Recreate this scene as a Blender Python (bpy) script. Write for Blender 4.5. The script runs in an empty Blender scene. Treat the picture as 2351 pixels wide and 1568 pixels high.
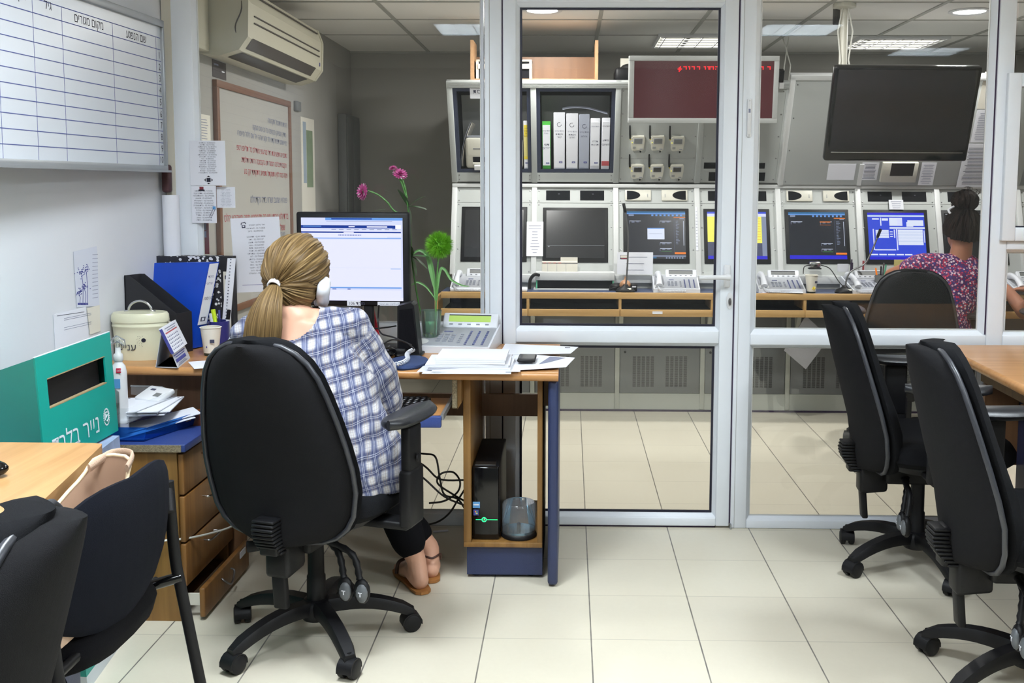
import bpy, bmesh, math, random
from mathutils import Vector as V, Matrix, Euler
random.seed(7)
SC = bpy.context.scene
COL = SC.collection
PI = math.pi
# ---------------------------------------------------------------- camera
IW, IH, FPX, CX, CY = 2351.0, 1568.0, 2290.0, 1270.9, 639.1
EYE = V((0, 0, 1.381))
_y, _p, _r = .0159, .0924, .0038
CF = V((-math.sin(_y)*math.cos(_p), math.cos(_y)*math.cos(_p), -math.sin(_p)))
_r0 = V((math.cos(_y), math.sin(_y), 0)); _u0 = _r0.cross(CF)
CR = math.cos(_r)*_r0 + math.sin(_r)*_u0
CU = -math.sin(_r)*_r0 + math.cos(_r)*_u0
cam = bpy.data.cameras.new('camera'); camo = bpy.data.objects.new('camera', cam); COL.objects.link(camo)
cam.sensor_width = 36; cam.lens = FPX/IW*36
cam.shift_x = (IW/2-CX)/IW; cam.shift_y = (CY-IH/2)/IW
cam.clip_start = .05
camo.matrix_world = Matrix(((CR.x, CU.x, -CF.x, EYE.x), (CR.y, CU.y, -CF.y, EYE.y), (CR.z, CU.z, -CF.z, EYE.z), (0, 0, 0, 1)))
SC.camera = camo
# ---------------------------------------------------------------- world, exposure
w = bpy.data.worlds.new('world'); SC.world = w; w.use_nodes = True
w.node_tree.nodes['Background'].inputs[0].default_value = (.75, .82, 1, 1)
w.node_tree.nodes['Background'].inputs[1].default_value = .08
SC.view_settings.view_transform = 'Standard'; SC.view_settings.look = 'None'
SC.view_settings.gamma = 1; SC.view_settings.use_curve_mapping = False
SC.view_settings.exposure = 0.14

def area(name, loc, sx, sy, power, col, rot=(0, 0, 0)):
    l = bpy.data.lights.new(name, 'AREA'); l.shape = 'RECTANGLE'; l.size = sx; l.size_y = sy
    l.energy = power; l.color = col
    o = bpy.data.objects.new(name, l); COL.objects.link(o); o.location = loc; o.rotation_euler = rot
    return o
COOL = (.86, .94, 1.0)
NEUT = (1.0, .965, .93)
FRONT_FIX = [(-.72, 2.15), (1.7, 2.15), (-.72, .3), (1.7, .3), (3.1, -.9)]
for i, (x, y) in enumerate(FRONT_FIX):
    area('ceiling_lamp_light', (x, y, 2.592), .54, .54, (68, 60, 52, 52, 14)[i], COOL)
REAR_SPOT = [(-.157, 5.62), (2.195, 5.64), (1.02, 4.75), (-.25, 4.7)]
for i, (x, y) in enumerate(REAR_SPOT):
    area('downlight_light', (x, y, 2.335), .15, .15, (22, 22, 21, 16)[i], NEUT)
REAR_LOUV = [(2.15, 6.82), (.85, 6.75)]
for x, y in REAR_LOUV:
    area('louvre_light', (x, y, 2.335), .5, .45, 2.2, NEUT)
# ---------------------------------------------------------------- maths helpers
def ray(px, py):
    return CF + CR*((px-CX)/FPX) - CU*((py-CY)/FPX)
def P(px, py, X=None, Y=None, Z=None):
    """the point of the place that lies at a photo position on the plane X=, Y= or Z="""
    d = ray(px, py)
    if X is not None: t = X/d.x
    elif Y is not None: t = Y/d.y
    else: t = (Z-EYE.z)/d.z
    return EYE + d*t
class Pl:
    """a flat face of something: origin, two directions, normal towards the viewer"""
    def __init__(s, o, ux, uy):
        s.o = V(o); s.ux = V(ux).normalized(); s.uy = V(uy); s.uy = (s.uy-s.ux*s.uy.dot(s.ux)).normalized(); s.n = s.ux.cross(s.uy)
    def uv(s, px, py):
        d = ray(px, py); t = (s.o-EYE).dot(s.n)/d.dot(s.n); p = EYE+d*t-s.o
        return p.dot(s.ux), p.dot(s.uy)
    def pt(s, a, b, h=0): return s.o+s.ux*a+s.uy*b+s.n*h
    def at(s, px, py, h=0):
        a, b = s.uv(px, py); return s.pt(a, b, h)
    def off(s, h): return Pl(s.pt(0, 0, h), s.ux, s.uy)
# ---------------------------------------------------------------- materials
def lin(c):
    c = c/255.0
    return c/12.92 if c <= .04045 else ((c+.055)/1.055)**2.4
MATS = {}
def mat(name, rgb, rough=.5, metal=0, bump=0, bscale=200, emit=0, spec=.5, var=0, vscale=8, sheen=0, coat=0):
    if name in MATS: return MATS[name]
    m = bpy.data.materials.new(name); m.use_nodes = True; nt = m.node_tree; b = nt.nodes['Principled BSDF']
    c = (lin(rgb[0]), lin(rgb[1]), lin(rgb[2]), 1)
    b.inputs['Base Color'].default_value = c
    b.inputs['Roughness'].default_value = rough; b.inputs['Metallic'].default_value = metal
    b.inputs['Specular IOR Level'].default_value = spec
    if sheen: b.inputs['Sheen Weight'].default_value = sheen
    if coat: b.inputs['Coat Weight'].default_value = coat
    if emit >= .5:
        b.inputs['Base Color'].default_value = (c[0]*.06, c[1]*.06, c[2]*.06, 1)
    if emit:
        b.inputs['Emission Color'].default_value = c; b.inputs['Emission Strength'].default_value = emit*(1.22 if .5 <= emit <= 1 else 1)
    if bump or var:
        tc = nt.nodes.new('ShaderNodeTexCoord')
    if var:
        n = nt.nodes.new('ShaderNodeTexNoise'); n.inputs['Scale'].default_value = vscale; n.inputs['Detail'].default_value = 4
        nt.links.new(tc.outputs['Object'], n.inputs['Vector'])
        mx = nt.nodes.new('ShaderNodeMix'); mx.data_type = 'RGBA'
        mx.inputs[6].default_value = tuple(max(0, v*(1-var)) for v in c[:3])+(1,)
        mx.inputs[7].default_value = tuple(min(1, v*(1+var)) for v in c[:3])+(1,)
        nt.links.new(n.outputs['Fac'], mx.inputs[0]); nt.links.new(mx.outputs[2], b.inputs['Base Color'])
    if bump:
        n = nt.nodes.new('ShaderNodeTexNoise'); n.inputs['Scale'].default_value = bscale
        nt.links.new(tc.outputs['Object'], n.inputs['Vector'])
        bp = nt.nodes.new('ShaderNodeBump'); bp.inputs['Strength'].default_value = bump; bp.inputs['Distance'].default_value = .002
        nt.links.new(n.outputs['Fac'], bp.inputs['Height']); nt.links.new(bp.outputs[0], b.inputs['Normal'])
    MATS[name] = m
    return m
class NT:
    def __init__(s, name):
        s.m = bpy.data.materials.new(name); s.m.use_nodes = True; s.t = s.m.node_tree; s.b = s.t.nodes['Principled BSDF']; MATS[name] = s.m
        s.out = s.t.nodes['Material Output']
    def n(s, typ, **kw):
        n = s.t.nodes.new('ShaderNode'+typ)
        for k, v in kw.items(): setattr(n, k, v)
        return n
    def l(s, a, b): s.t.links.new(a, b)
    def math(s, op, a, b=None, c=None):
        n = s.n('Math', operation=op)
        for i, v in enumerate((a, b, c)):
            if v is None: continue
            if isinstance(v, (int, float)): n.inputs[i].default_value = v
            else: s.l(v, n.inputs[i])
        return n.outputs[0]
    def mix(s, f, a, b):
        n = s.n('Mix', data_type='RGBA')
        for i, v in ((0, f), (6, a), (7, b)):
            if isinstance(v, (int, float)): n.inputs[i].default_value = v
            elif isinstance(v, tuple): n.inputs[i].default_value = v
            else: s.l(v, n.inputs[i])
        return n.outputs[2]
def C(r, g, b): return (lin(r), lin(g), lin(b), 1)
# floor tiles, 33 cm
def mk_floor():
    k = NT('floor_tile'); tc = k.n('TexCoord'); sp = k.n('SeparateXYZ'); k.l(tc.outputs['Object'], sp.inputs[0])
    u = k.math('DIVIDE', k.math('SUBTRACT', sp.outputs[0], .0726), .33); v = k.math('DIVIDE', k.math('SUBTRACT', sp.outputs[1], 3.5993), .33)
    fu = k.math('ABSOLUTE', k.math('SUBTRACT', k.math('FRACT', k.math('ADD', u, .5)), .5))
    fv = k.math('ABSOLUTE', k.math('SUBTRACT', k.math('FRACT', k.math('ADD', v, .5)), .5))
    gu = k.math('LESS_THAN', fu, .0065); gv = k.math('LESS_THAN', fv, .0045)
    cell = k.n('CombineXYZ'); k.l(k.math('FLOOR', u), cell.inputs[0]); k.l(k.math('FLOOR', v), cell.inputs[1])
    wn = k.n('TexWhiteNoise', noise_dimensions='3D'); k.l(cell.outputs[0], wn.inputs['Vector'])
    n1 = k.n('TexNoise'); n1.inputs['Scale'].default_value = 3.0; n1.inputs['Detail'].default_value = 6; k.l(tc.outputs['Object'], n1.inputs['Vector'])
    n2 = k.n('TexNoise'); n2.inputs['Scale'].default_value = 60; n2.inputs['Detail'].default_value = 2; k.l(tc.outputs['Object'], n2.inputs['Vector'])
    base = k.mix(n1.outputs['Fac'], C(208, 201, 182), C(220, 214, 196))
    base = k.mix(k.math('MULTIPLY', wn.outputs['Value'], .35), base, C(202, 194, 178))
    base = k.mix(k.math('MULTIPLY', n2.outputs['Fac'], .12), base, C(180, 172, 150))
    n3 = k.n('TexNoise'); n3.inputs['Scale'].default_value = 14; k.l(tc.outputs['Object'], n3.inputs['Vector'])
    base = k.mix(k.math('MULTIPLY', gv, .42), base, C(120, 114, 104))
    base = k.mix(k.math('MULTIPLY', gu, k.math('ADD', k.math('MULTIPLY', n3.outputs['Fac'], .6), .45)), base, C(62, 58, 62))
    k.l(base, k.b.inputs['Base Color']); k.b.inputs['Roughness'].default_value = .34; k.b.inputs['Specular IOR Level'].default_value = .45
    g = k.math('MAXIMUM', gu, gv); bp = k.n('Bump', invert=True); bp.inputs['Strength'].default_value = .4; bp.inputs['Distance'].default_value = .001
    k.l(g, bp.inputs['Height']); k.l(bp.outputs[0], k.b.inputs['Normal'])
mk_floor()
def mk_wood(name, a, b, axis=0, rough=.4, sc=1.0):
    k = NT(name); tc = k.n('TexCoord'); mp = k.n('Mapping'); k.l(tc.outputs['Object'], mp.inputs[0])
    s = [38*sc, 38*sc, 38*sc]; s[axis] = 1.6*sc; mp.inputs['Scale'].default_value = s
    n = k.n('TexNoise'); n.inputs['Scale'].default_value = 1.0; n.inputs['Detail'].default_value = 5; n.inputs['Distortion'].default_value = .6; k.l(mp.outputs[0], n.inputs['Vector'])
    r = k.n('MapRange'); r.inputs[1].default_value = .3; r.inputs[2].default_value = .7; k.l(n.outputs['Fac'], r.inputs[0])
    k.l(k.mix(r.outputs[0], C(*a), C(*b)), k.b.inputs['Base Color']); k.b.inputs['Roughness'].default_value = rough
mk_wood('wood_desk', (170, 118, 66), (190, 140, 88), 0, .32)
mk_wood('wood_desk_left', (178, 132, 84), (198, 154, 104), 1, .32)
mk_wood('wood_panel', (118, 84, 40), (142, 104, 54), 2, .45)
mk_wood('wood_drawer', (114, 76, 36), (138, 96, 48), 2, .42)
mk_wood('wood_rear', (176, 138, 84), (198, 160, 104), 0, .45)
mk_wood('wood_inside', (112, 78, 50), (128, 92, 62), 2, .5)
mk_wood('wood_box', (170, 130, 92), (186, 146, 106), 0, .6)
# hair
def mk_hair(name, a, b, c, rough=.45, spec=.35):
    k = NT(name); tc = k.n('TexCoord'); mp = k.n('Mapping'); k.l(tc.outputs['UV'], mp.inputs[0]); mp.inputs['Scale'].default_value = (130, 1.2, 1)
    n = k.n('TexNoise'); n.inputs['Scale'].default_value = 1; n.inputs['Detail'].default_value = 5; n.inputs['Distortion'].default_value = .3; k.l(mp.outputs[0], n.inputs['Vector'])
    r = k.n('ValToRGB'); k.l(n.outputs['Fac'], r.inputs[0]); e = r.color_ramp.elements; e[0].position = .3; e[0].color = C(*a); e[1].position = .72; e[1].color = C(*c)
    m = e.new(.5); m.color = C(*b)
    k.l(r.outputs[0], k.b.inputs['Base Color']); k.b.inputs['Roughness'].default_value = rough; k.b.inputs['Specular IOR Level'].default_value = spec
    bp = k.n('Bump'); bp.inputs['Strength'].default_value = .6; bp.inputs['Distance'].default_value = .003; k.l(n.outputs['Fac'], bp.inputs['Height']); k.l(bp.outputs[0], k.b.inputs['Normal'])
mk_hair('hair_blonde', (62, 48, 28), (108, 86, 54), (156, 130, 88), .52, .22)
mk_hair('hair_dark', (14, 9, 8), (24, 15, 12), (40, 25, 20), .7, .12)
# clear panes: part reflects, the rest goes straight through
def mk_glass(name, tint, haze=0.0, ior=1.5, hc=(225, 228, 232)):
    ior = 1.38 if name == 'pane_glass' else ior
    k = NT(name); k.t.nodes.remove(k.b)
    tr = k.n('BsdfTransparent'); tr.inputs[0].default_value = C(*tint)
    gl = k.n('BsdfGlossy'); gl.inputs['Roughness'].default_value = .01; gl.inputs['Color'].default_value = (1, 1, 1, 1)
    fr = k.n('Fresnel'); fr.inputs['IOR'].default_value = ior
    mx = k.n('MixShader'); k.l(fr.outputs[0], mx.inputs[0]); k.l(tr.outputs[0], mx.inputs[1]); k.l(gl.outputs[0], mx.inputs[2])
    last = mx
    if haze:
        df = k.n('BsdfDiffuse'); df.inputs[0].default_value = C(*hc)
        m2 = k.n('MixShader'); m2.inputs[0].default_value = haze; k.l(mx.outputs[0], m2.inputs[1]); k.l(df.outputs[0], m2.inputs[2]); last = m2
    k.l(last.outputs[0], k.out.inputs[0])
mk_glass('pane_glass', (246, 248, 248), .010)
mk_glass('clear_plastic', (250, 252, 253), .09)
mk_glass('blue_plastic', (60, 130, 205), .35, 1.5, (20, 84, 190))
mk_glass('vase_glass', (205, 235, 214), .08)
# checked cotton
def mk_plaid():
    k = NT('plaid_cotton'); tc = k.n('TexCoord'); sp = k.n('SeparateXYZ'); k.l(tc.outputs['UV'], sp.inputs[0])
    nz = k.n('TexNoise'); nz.inputs['Scale'].default_value = 6; nz.inputs['Detail'].default_value = 2; k.l(tc.outputs['Object'], nz.inputs['Vector'])
    def stripes(c, per):
        t = k.math('FRACT', k.math('DIVIDE', k.math('ADD', c, k.math('MULTIPLY', nz.outputs['Fac'], .05)), per))
        a = k.math('ABSOLUTE', k.math('SUBTRACT', t, .5))
        r1 = k.n('MapRange'); k.l(a, r1.inputs[0]); r1.inputs[1].default_value = .34; r1.inputs[2].default_value = .17
        r2 = k.math('LESS_THAN', k.math('ABSOLUTE', k.math('SUBTRACT', a, .40)), .018)
        r3 = k.math('LESS_THAN', k.math('ABSOLUTE', k.math('SUBTRACT', a, .05)), .014)
        return r1.outputs[0], r2, r3
    bx, tx, wx = stripes(sp.outputs[0], .043); bz, tz, wz = stripes(sp.outputs[1], .047)
    base = C(200, 198, 200)
    c = k.mix(k.math('MULTIPLY', bx, .86), base, C(60, 74, 120))
    c = k.mix(k.math('MULTIPLY', bz, .88), c, C(38, 48, 90))
    c = k.mix(k.math('MULTIPLY', tx, .5), c, C(140, 116, 90))
    c = k.mix(k.math('MULTIPLY', tz, .3), c, C(90, 98, 140))
    c = k.mix(k.math('MULTIPLY', wx, .55), c, C(222, 224, 230)); c = k.mix(k.math('MULTIPLY', wz, .45), c, C(222, 224, 230))
    k.l(c, k.b.inputs['Base Color']); k.b.inputs['Roughness'].default_value = .85; k.b.inputs['Sheen Weight'].default_value = .15
    n2 = k.n('TexNoise'); n2.inputs['Scale'].default_value = 16; n2.inputs['Detail'].default_value = 4; n2.inputs['Distortion'].default_value = 1.2; k.l(tc.outputs['Object'], n2.inputs['Vector'])
    bp = k.n('Bump'); bp.inputs['Strength'].default_value = .55; bp.inputs['Distance'].default_value = .02; k.l(n2.outputs['Fac'], bp.inputs['Height']); k.l(bp.outputs[0], k.b.inputs['Normal'])
mk_plaid()
def mk_cells(name, base, spots, scale, thr=.45):
    """fabric or paper with small coloured spots"""
    k = NT(name); tc = k.n('TexCoord'); v = k.n('TexVoronoi'); v.inputs['Scale'].default_value = scale; k.l(tc.outputs['Object'], v.inputs['Vector'])
    wn = k.n('SeparateColor'); k.l(v.outputs['Color'], wn.inputs[0]); r = k.n('ValToRGB'); r.color_ramp.interpolation = 'CONSTANT'; k.l(wn.outputs[0], r.inputs[0])
    e = r.color_ramp.elements; e[0].color = C(*spots[0]); e[1].position = 1/len(spots); e[1].color = C(*spots[1])
    for i in range(2, len(spots)): q = e.new(i/len(spots)); q.color = C(*spots[i])
    f = k.math('LESS_THAN', v.outputs['Distance'], thr)
    k.l(k.mix(f, C(*base), r.outputs[0]), k.b.inputs['Base Color']); k.b.inputs['Roughness'].default_value = .8
mk_cells('print_blouse', (72, 34, 88), [(190, 44, 76), (220, 200, 206), (58, 50, 126), (160, 40, 80), (205, 150, 170)], 92, .50)
mk_cells('marbled_board', (34, 33, 40), [(230, 230, 230), (40, 40, 48), (215, 215, 218), (36, 36, 42)], 85, .5)
mk_cells('chipboard_edge', (128, 116, 92), [(104, 94, 74), (146, 134, 108)], 320, .5)
# common plain stuffs
mat('wall_paint', (216, 218, 223), .75, bump=.06, bscale=120, var=.03, vscale=2)
mat('wall_warm', (205, 200, 186), .75, bump=.06, bscale=120)
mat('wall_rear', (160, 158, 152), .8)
mat('louvre_white', (235, 238, 240), .35)
mat('frame_white', (228, 233, 240), .38, var=.02, vscale=5)
mat('gasket', (18, 18, 40), .5)
mat('gap_dark', (54, 40, 66), .8)
mat('ceiling_tile', (242, 240, 236), .9, bump=.2, bscale=90)
mat('ceiling_bar', (166, 166, 160), .6)
mat('lamp_glow', (255, 253, 246), .5, emit=14)
mat('louvre_glow', (255, 250, 235), .5, emit=2.2)
mat('chrome', (200, 200, 200), .18, metal=1)
mat('alu', (168, 172, 176), .38, metal=.7)
mat('steel', (150, 150, 152), .3, metal=1)
mat('black_plastic', (17, 17, 20), .5, spec=.3)
mat('black_plastic_soft', (24, 25, 29), .55, bump=.25, bscale=500)
mat('black_gloss', (10, 10, 12), .12)
mat('black_leather', (26, 28, 33), .38, bump=.15, bscale=300)
mat('charcoal_fabric', (20, 21, 24), .95, bump=.7, bscale=900, spec=.15)
mat('navy_fabric', (15, 18, 28), .95, bump=.7, bscale=900, spec=.15)
mat('black_fabric', (14, 14, 18), .95, bump=.5, bscale=600, spec=.15)
mat('white_plastic', (222, 223, 226), .35)
mat('offwhite_plastic', (206, 204, 192), .4)
mat('phone_white', (214, 217, 224), .33)
mat('key_grey', (138, 142, 152), .5)
mat('key_navy', (84, 90, 130), .5)
mat('lcd_green', (158, 186, 92), .3, emit=.25)
mat('paper', (226, 228, 236), .8)
mat('paper_warm', (222, 218, 206), .8)
mat('paper_yellow', (216, 206, 130), .8)
mat('ink', (60, 62, 84), .8)
mat('ink_soft', (128, 132, 154), .8)
mat('ink_red', (176, 78, 84), .8)
mat('ink_blue', (62, 66, 138), .8)
mat('line_blue', (70, 80, 140), .7)
mat('board_white', (200, 205, 212), .3, var=.02, vscale=2)
mat('board_old', (176, 174, 168), .5, var=.03, vscale=3)
mat('board_brown', (120, 84, 62), .55)
mat('console_grey', (176, 180, 178), .5, var=.02, vscale=4)
mat('console_light', (206, 208, 208), .42)
mat('console_side', (150, 152, 150), .5)
mat('cabinet_grey', (116, 118, 118), .55, var=.03, vscale=6)
mat('slot_dark', (52, 50, 48), .8)
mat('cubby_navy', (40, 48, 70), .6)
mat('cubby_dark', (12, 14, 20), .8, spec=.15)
mat('wall_dim', (132, 132, 130), .8)
mat('plinth_grey', (176, 178, 168), .5, var=.03, vscale=4)
mat('desk_blue', (66, 76, 104), .35, var=.06, vscale=60)
mat('screen_off', (26, 27, 31), .22, spec=.6)
mat('screen_dark_on', (22, 26, 36), .3, emit=.5)
mat('navy_panel', (40, 50, 84), .4, bump=.3, bscale=400)
mat('blue_top', (42, 62, 122), .4, bump=.3, bscale=500)
mat('cord_black', (16, 16, 18), .5)
mat('cord_white', (212, 212, 204), .5)
# ---------------------------------------------------------------- mesh builder
class MB:
    def __init__(s): s.v = []; s.f = []; s.m = []; s.sm = []; s.names = []; s.uv = {}
    def mi(s, name):
        if name not in s.names: s.names.append(name)
        return s.names.index(name)
    def add(s, vs, fs, m, smooth=False, uvs=None):
        b = len(s.v); s.v += [V(p) for p in vs]; k = s.mi(m)
        if uvs:
            for i, q in enumerate(uvs): s.uv[b+i] = q
        for f in fs: s.f.append([b+i for i in f]); s.m.append(k); s.sm.append(smooth)
        return s
    def bm(s, bm, m, smooth=False):
        bm.verts.index_update(); s.add([v.co.copy() for v in bm.verts], [[v.index for v in f.verts] for f in bm.faces], m, smooth); bm.free(); return s
    def para(s, o, a, b, c, m, bev=0, seg=2):
        """box from corner o with edges a, b, c"""
        o, a, b, c = V(o), V(a), V(b), V(c)
        if a.cross(b).dot(c) < 0: a, b = b, a
        if bev:
            bm = bmesh.new(); bmesh.ops.create_cube(bm, size=1)
            M = Matrix((a, b, c)).transposed().to_4x4(); M.translation = o+(a+b+c)/2
            bmesh.ops.transform(bm, matrix=M, verts=bm.verts)
            bmesh.ops.bevel(bm, geom=bm.edges[:], offset=min(bev, .49*min(a.length, b.length, c.length)), segments=seg, affect='EDGES', profile=.5)
            return s.bm(bm, m, True)
        vs = [o, o+a, o+a+b, o+b, o+c, o+a+c, o+a+b+c, o+b+c]
        return s.add(vs, [(0, 3, 2, 1), (4, 5, 6, 7), (0, 1, 5, 4), (1, 2, 6, 5), (2, 3, 7, 6), (3, 0, 4, 7)], m)
    def box(s, x0, x1, y0, y1, z0, z1, m, bev=0, seg=2):
        return s.para((x0, y0, z0), (x1-x0, 0, 0), (0, y1-y0, 0), (0, 0, z1-z0), m, bev, seg)
    def slab(s, pl, a0, b0, a1, b1, h0, h1, m, bev=0):
        a0, a1 = min(a0, a1), max(a0, a1); b0, b1 = min(b0, b1), max(b0, b1)
        return s.para(pl.pt(a0, b0, h0), pl.ux*(a1-a0), pl.uy*(b1-b0), pl.n*(h1-h0), m, bev)
    def hslab(s, pl, a0, b0, a1, b1, y0, y1, m, bev=0):
        """box whose front lies in the face and whose depth runs level, away from the viewer"""
        return s.para(pl.pt(a0, b0)+V((0, y0, 0)), pl.ux*(a1-a0), pl.uy*(b1-b0), V((0, y1-y0, 0)), m, bev)
    def px(s, pl, x0, y0, x1, y1, h0, h1, m, bev=0):
        a0, b0 = pl.uv(x0, y1); a1, b1 = pl.uv(x1, y0)
        # corner averages keep it square in the face
        a0b, b1b = pl.uv(x0, y0); a1b, b0b = pl.uv(x1, y1)
        return s.slab(pl, (a0+a0b)/2, (b0+b0b)/2, (a1+a1b)/2, (b1+b1b)/2, h0, h1, m, bev)
    def poly(s, pts, ext, m, smooth=False):
        """prism: polygon pts pushed along ext"""
        n = len(pts); pts = [V(p) for p in pts]; ext = V(ext)
        nn = V((0, 0, 0))
        for i in range(n): nn += pts[i].cross(pts[(i+1) % n])
        if nn.dot(ext) > 0: pts = pts[::-1]
        vs = pts+[p+ext for p in pts]
        return s.add(vs, [tuple(range(n)), tuple(range(2*n-1, n-1, -1))]+[(i, n+i, n+(i+1) % n, (i+1) % n) for i in range(n)], m, smooth)
    def flat(s, pts, m): return s.add(pts, [tuple(range(len(pts)))], m)
    def loft(s, rings, m, caps=(True, True), smooth=True, closed=True, uv=False):
        n = len(rings[0]); vs = [p for r in rings for p in r]; fs = []
        for j in range(len(rings)-1):
            for i in range(n if closed else n-1):
                k = (i+1) % n; fs.append((j*n+i, j*n+k, (j+1)*n+k, (j+1)*n+i))
        if closed and caps[0]: fs.append(tuple(range(n-1, -1, -1)))
        if closed and caps[1]: fs.append(tuple((len(rings)-1)*n+i for i in range(n)))
        uvs = None
        if uv: uvs = [(i/n, j/max(1, len(rings)-1)) for j in range(len(rings)) for i in range(n)]
        return s.add(vs, fs, m, smooth, uvs)
    def tube(s, pts, r, m, seg=10, smooth=True, flatx=1.0, up=None):
        pts = [V(p) for p in pts]; rs = r if isinstance(r, (list, tuple)) else [r]*len(pts); rings = []
        t0 = (pts[1]-pts[0]).normalized(); a = V(up) if up else (V((0, 0, 1)) if abs(t0.z) < .9 else V((1, 0, 0)))
        for i, p in enumerate(pts):
            t = ((pts[min(i+1, len(pts)-1)]-p).normalized() if i < len(pts)-1 else V((0, 0, 0)))+((p-pts[i-1]).normalized() if i else V((0, 0, 0)))
            t.normalize(); a = (a-t*a.dot(t)).normalized(); b = t.cross(a)
            rings.append([p+(a*math.cos(q)+b*math.sin(q)*flatx)*rs[i] for q in (2*PI*j/seg for j in range(seg))])
        return s.loft(rings, m, smooth=smooth)
    def lathe(s, prof, o, m, seg=24, ax=None, smooth=True, sx=1, sy=1, caps=(True, True)):
        """profile of (radius, height) turned about an axis through o"""
        o = V(o); z = V(ax).normalized() if ax is not None else V((0, 0, 1)); x = z.orthogonal().normalized() if ax is not None else V((1, 0, 0)); y = z.cross(x)
        rings = [[o+z*h+(x*math.cos(2*PI*j/seg)*sx+y*math.sin(2*PI*j/seg)*sy)*max(r, 1e-5) for j in range(seg)] for r, h in prof]
        return s.loft(rings, m, smooth=smooth, caps=caps)
    def ball(s, c, r, m, seg=16, R=None):
        r = (r, r, r) if isinstance(r, (int, float)) else r; c = V(c); rings = []
        k = seg//2
        for j in range(k+1):
            t = PI*j/k; q = []
            for i in range(seg):
                p = V((r[0]*math.sin(t)*math.cos(2*PI*i/seg)+1e-6*math.cos(2*PI*i/seg), r[1]*math.sin(t)*math.sin(2*PI*i/seg), -r[2]*math.cos(t)))
                if R: p = R@p
                q.append(c+p)
            rings.append(q)
        return s.loft(rings, m)
    def text(s, body, pl, a, b, size, m, h=.0008, align='LEFT', rtl=False, sx=1.0, rot=0):
        if any('\u0590' <= ch <= '\u05ff' for ch in body):      # right-to-left writing: lay the words out in seen order
            out = []
            for w_ in body[::-1].split(' '):
                out.append(w_[::-1] if not any('\u0590' <= ch <= '\u05ff' for ch in w_) else w_)
            body = ' '.join(out)
        c = bpy.data.curves.new('t', 'FONT'); c.body = body; c.size = size; c.align_x = align; c.resolution_u = 2
        o = bpy.data.objects.new('t', c); COL.objects.link(o); bpy.context.view_layer.update()
        me = o.to_mesh(); ca, sa = math.cos(rot), math.sin(rot)
        vs = [pl.pt(a+v.co.x*sx*ca-v.co.y*sa, b+v.co.x*sx*sa+v.co.y*ca, h) for v in me.vertices]; fs = [tuple(p.vertices) for p in me.polygons]
        o.to_mesh_clear(); bpy.data.objects.remove(o); bpy.data.curves.remove(c)
        if vs: s.add(vs, fs, m)
        return s
    def build(s, name, parent=None, sub=0, local=False):
        me = bpy.data.meshes.new(name)
        vs = s.v
        if parent is not None and not local:
            M = wmat(parent).inverted(); vs = [M@p for p in s.v]
        org = V((0, 0, 0))
        if parent is None:
            lo = V((min(p.x for p in vs), min(p.y for p in vs), min(p.z for p in vs))); hi = V((max(p.x for p in vs), max(p.y for p in vs), max(p.z for p in vs)))
            if name not in ('floor',): org = V(((lo.x+hi.x)/2, (lo.y+hi.y)/2, lo.z)); vs = [p-org for p in vs]
        me.from_pydata(vs, [], s.f); me.polygons.foreach_set('material_index', s.m); me.polygons.foreach_set('use_smooth', s.sm)
        for n in s.names: me.materials.append(MATS[n])
        if s.uv:
            ul = me.uv_layers.new(name='UVMap')
            for lp in me.loops: ul.data[lp.index].uv = s.uv.get(lp.vertex_index, (0, 0))
        me.update()
        o = bpy.data.objects.new(name, me); COL.objects.link(o); o.location = org
        if parent is not None: o.parent = parent
        if any(s.sm):
            try: me.set_sharp_from_angle(angle=math.radians(50))
            except Exception: pass
        if sub:
            md = o.modifiers.new('sub', 'SUBSURF'); md.levels = sub; md.render_levels = sub
        return o
def wmat(o):
    M = Matrix.LocRotScale(o.location, o.rotation_euler, o.scale)
    return wmat(o.parent)@M if o.parent else M
def tag(o, label=None, cat=None, group=None, kind=None):
    if label: o['label'] = label
    if cat: o['category'] = cat
    if group: o['group'] = group
    if kind: o['kind'] = kind
    return o
def thing(name, label, cat, loc=(0, 0, 0), rz=0, group=None):
    o = bpy.data.objects.new(name, None); COL.objects.link(o); o.empty_display_size = .05
    o.location = loc; o.rotation_euler = (0, 0, rz); return tag(o, label, cat, group)
def copy_tree(o, parent=None):
    c = o.copy(); COL.objects.link(c)
    if parent is not None: c.parent = parent
    for ch in list(o.children): copy_tree(ch, c)
    return c
def st(mb, name, parent=None):
    o = mb.build(name, parent)
    if parent is None: o['kind'] = 'structure'
    return o
YP = 3.948   # front face of the glazed partition
XL = -1.60   # left wall
YB = 7.36    # back wall of the room behind
# ---------------------------------------------------------------- shell
st(MB().box(-2.4, 4.2, -2.6, 7.4, -.06, 0, 'floor_tile'), 'floor')
SLP = .13    # the left wall of the office runs out of square with the partition
def XW(y): return XL-SLP*(YP+.03-y)
LWF = Pl((XL, YP+.03, 0), (SLP, 1, 0), (0, 0, 1))
st(MB().poly([(XW(-2.6), -2.6, 0), (XL, YP+.03, 0), (XL, YP+.03, 2.6), (XW(-2.6), -2.6, 2.6)], (-.1, 0, 0), 'wall_paint'), 'wall_left_front')
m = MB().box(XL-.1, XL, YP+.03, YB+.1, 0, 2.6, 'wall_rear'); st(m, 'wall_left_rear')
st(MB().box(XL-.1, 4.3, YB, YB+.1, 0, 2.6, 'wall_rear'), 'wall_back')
st(MB().box(4.2, 4.3, -2.6, YB, 0, 2.6, 'wall_warm'), 'wall_right')
st(MB().box(-2.5, 4.3, -2.7, -2.6, 0, 2.6, 'wall_dim'), 'wall_behind_camera')
st(MB().box(-2.4, 4.2, -2.6, YP+.0, 2.6, 2.66, 'ceiling_tile'), 'ceiling_front')
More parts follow.
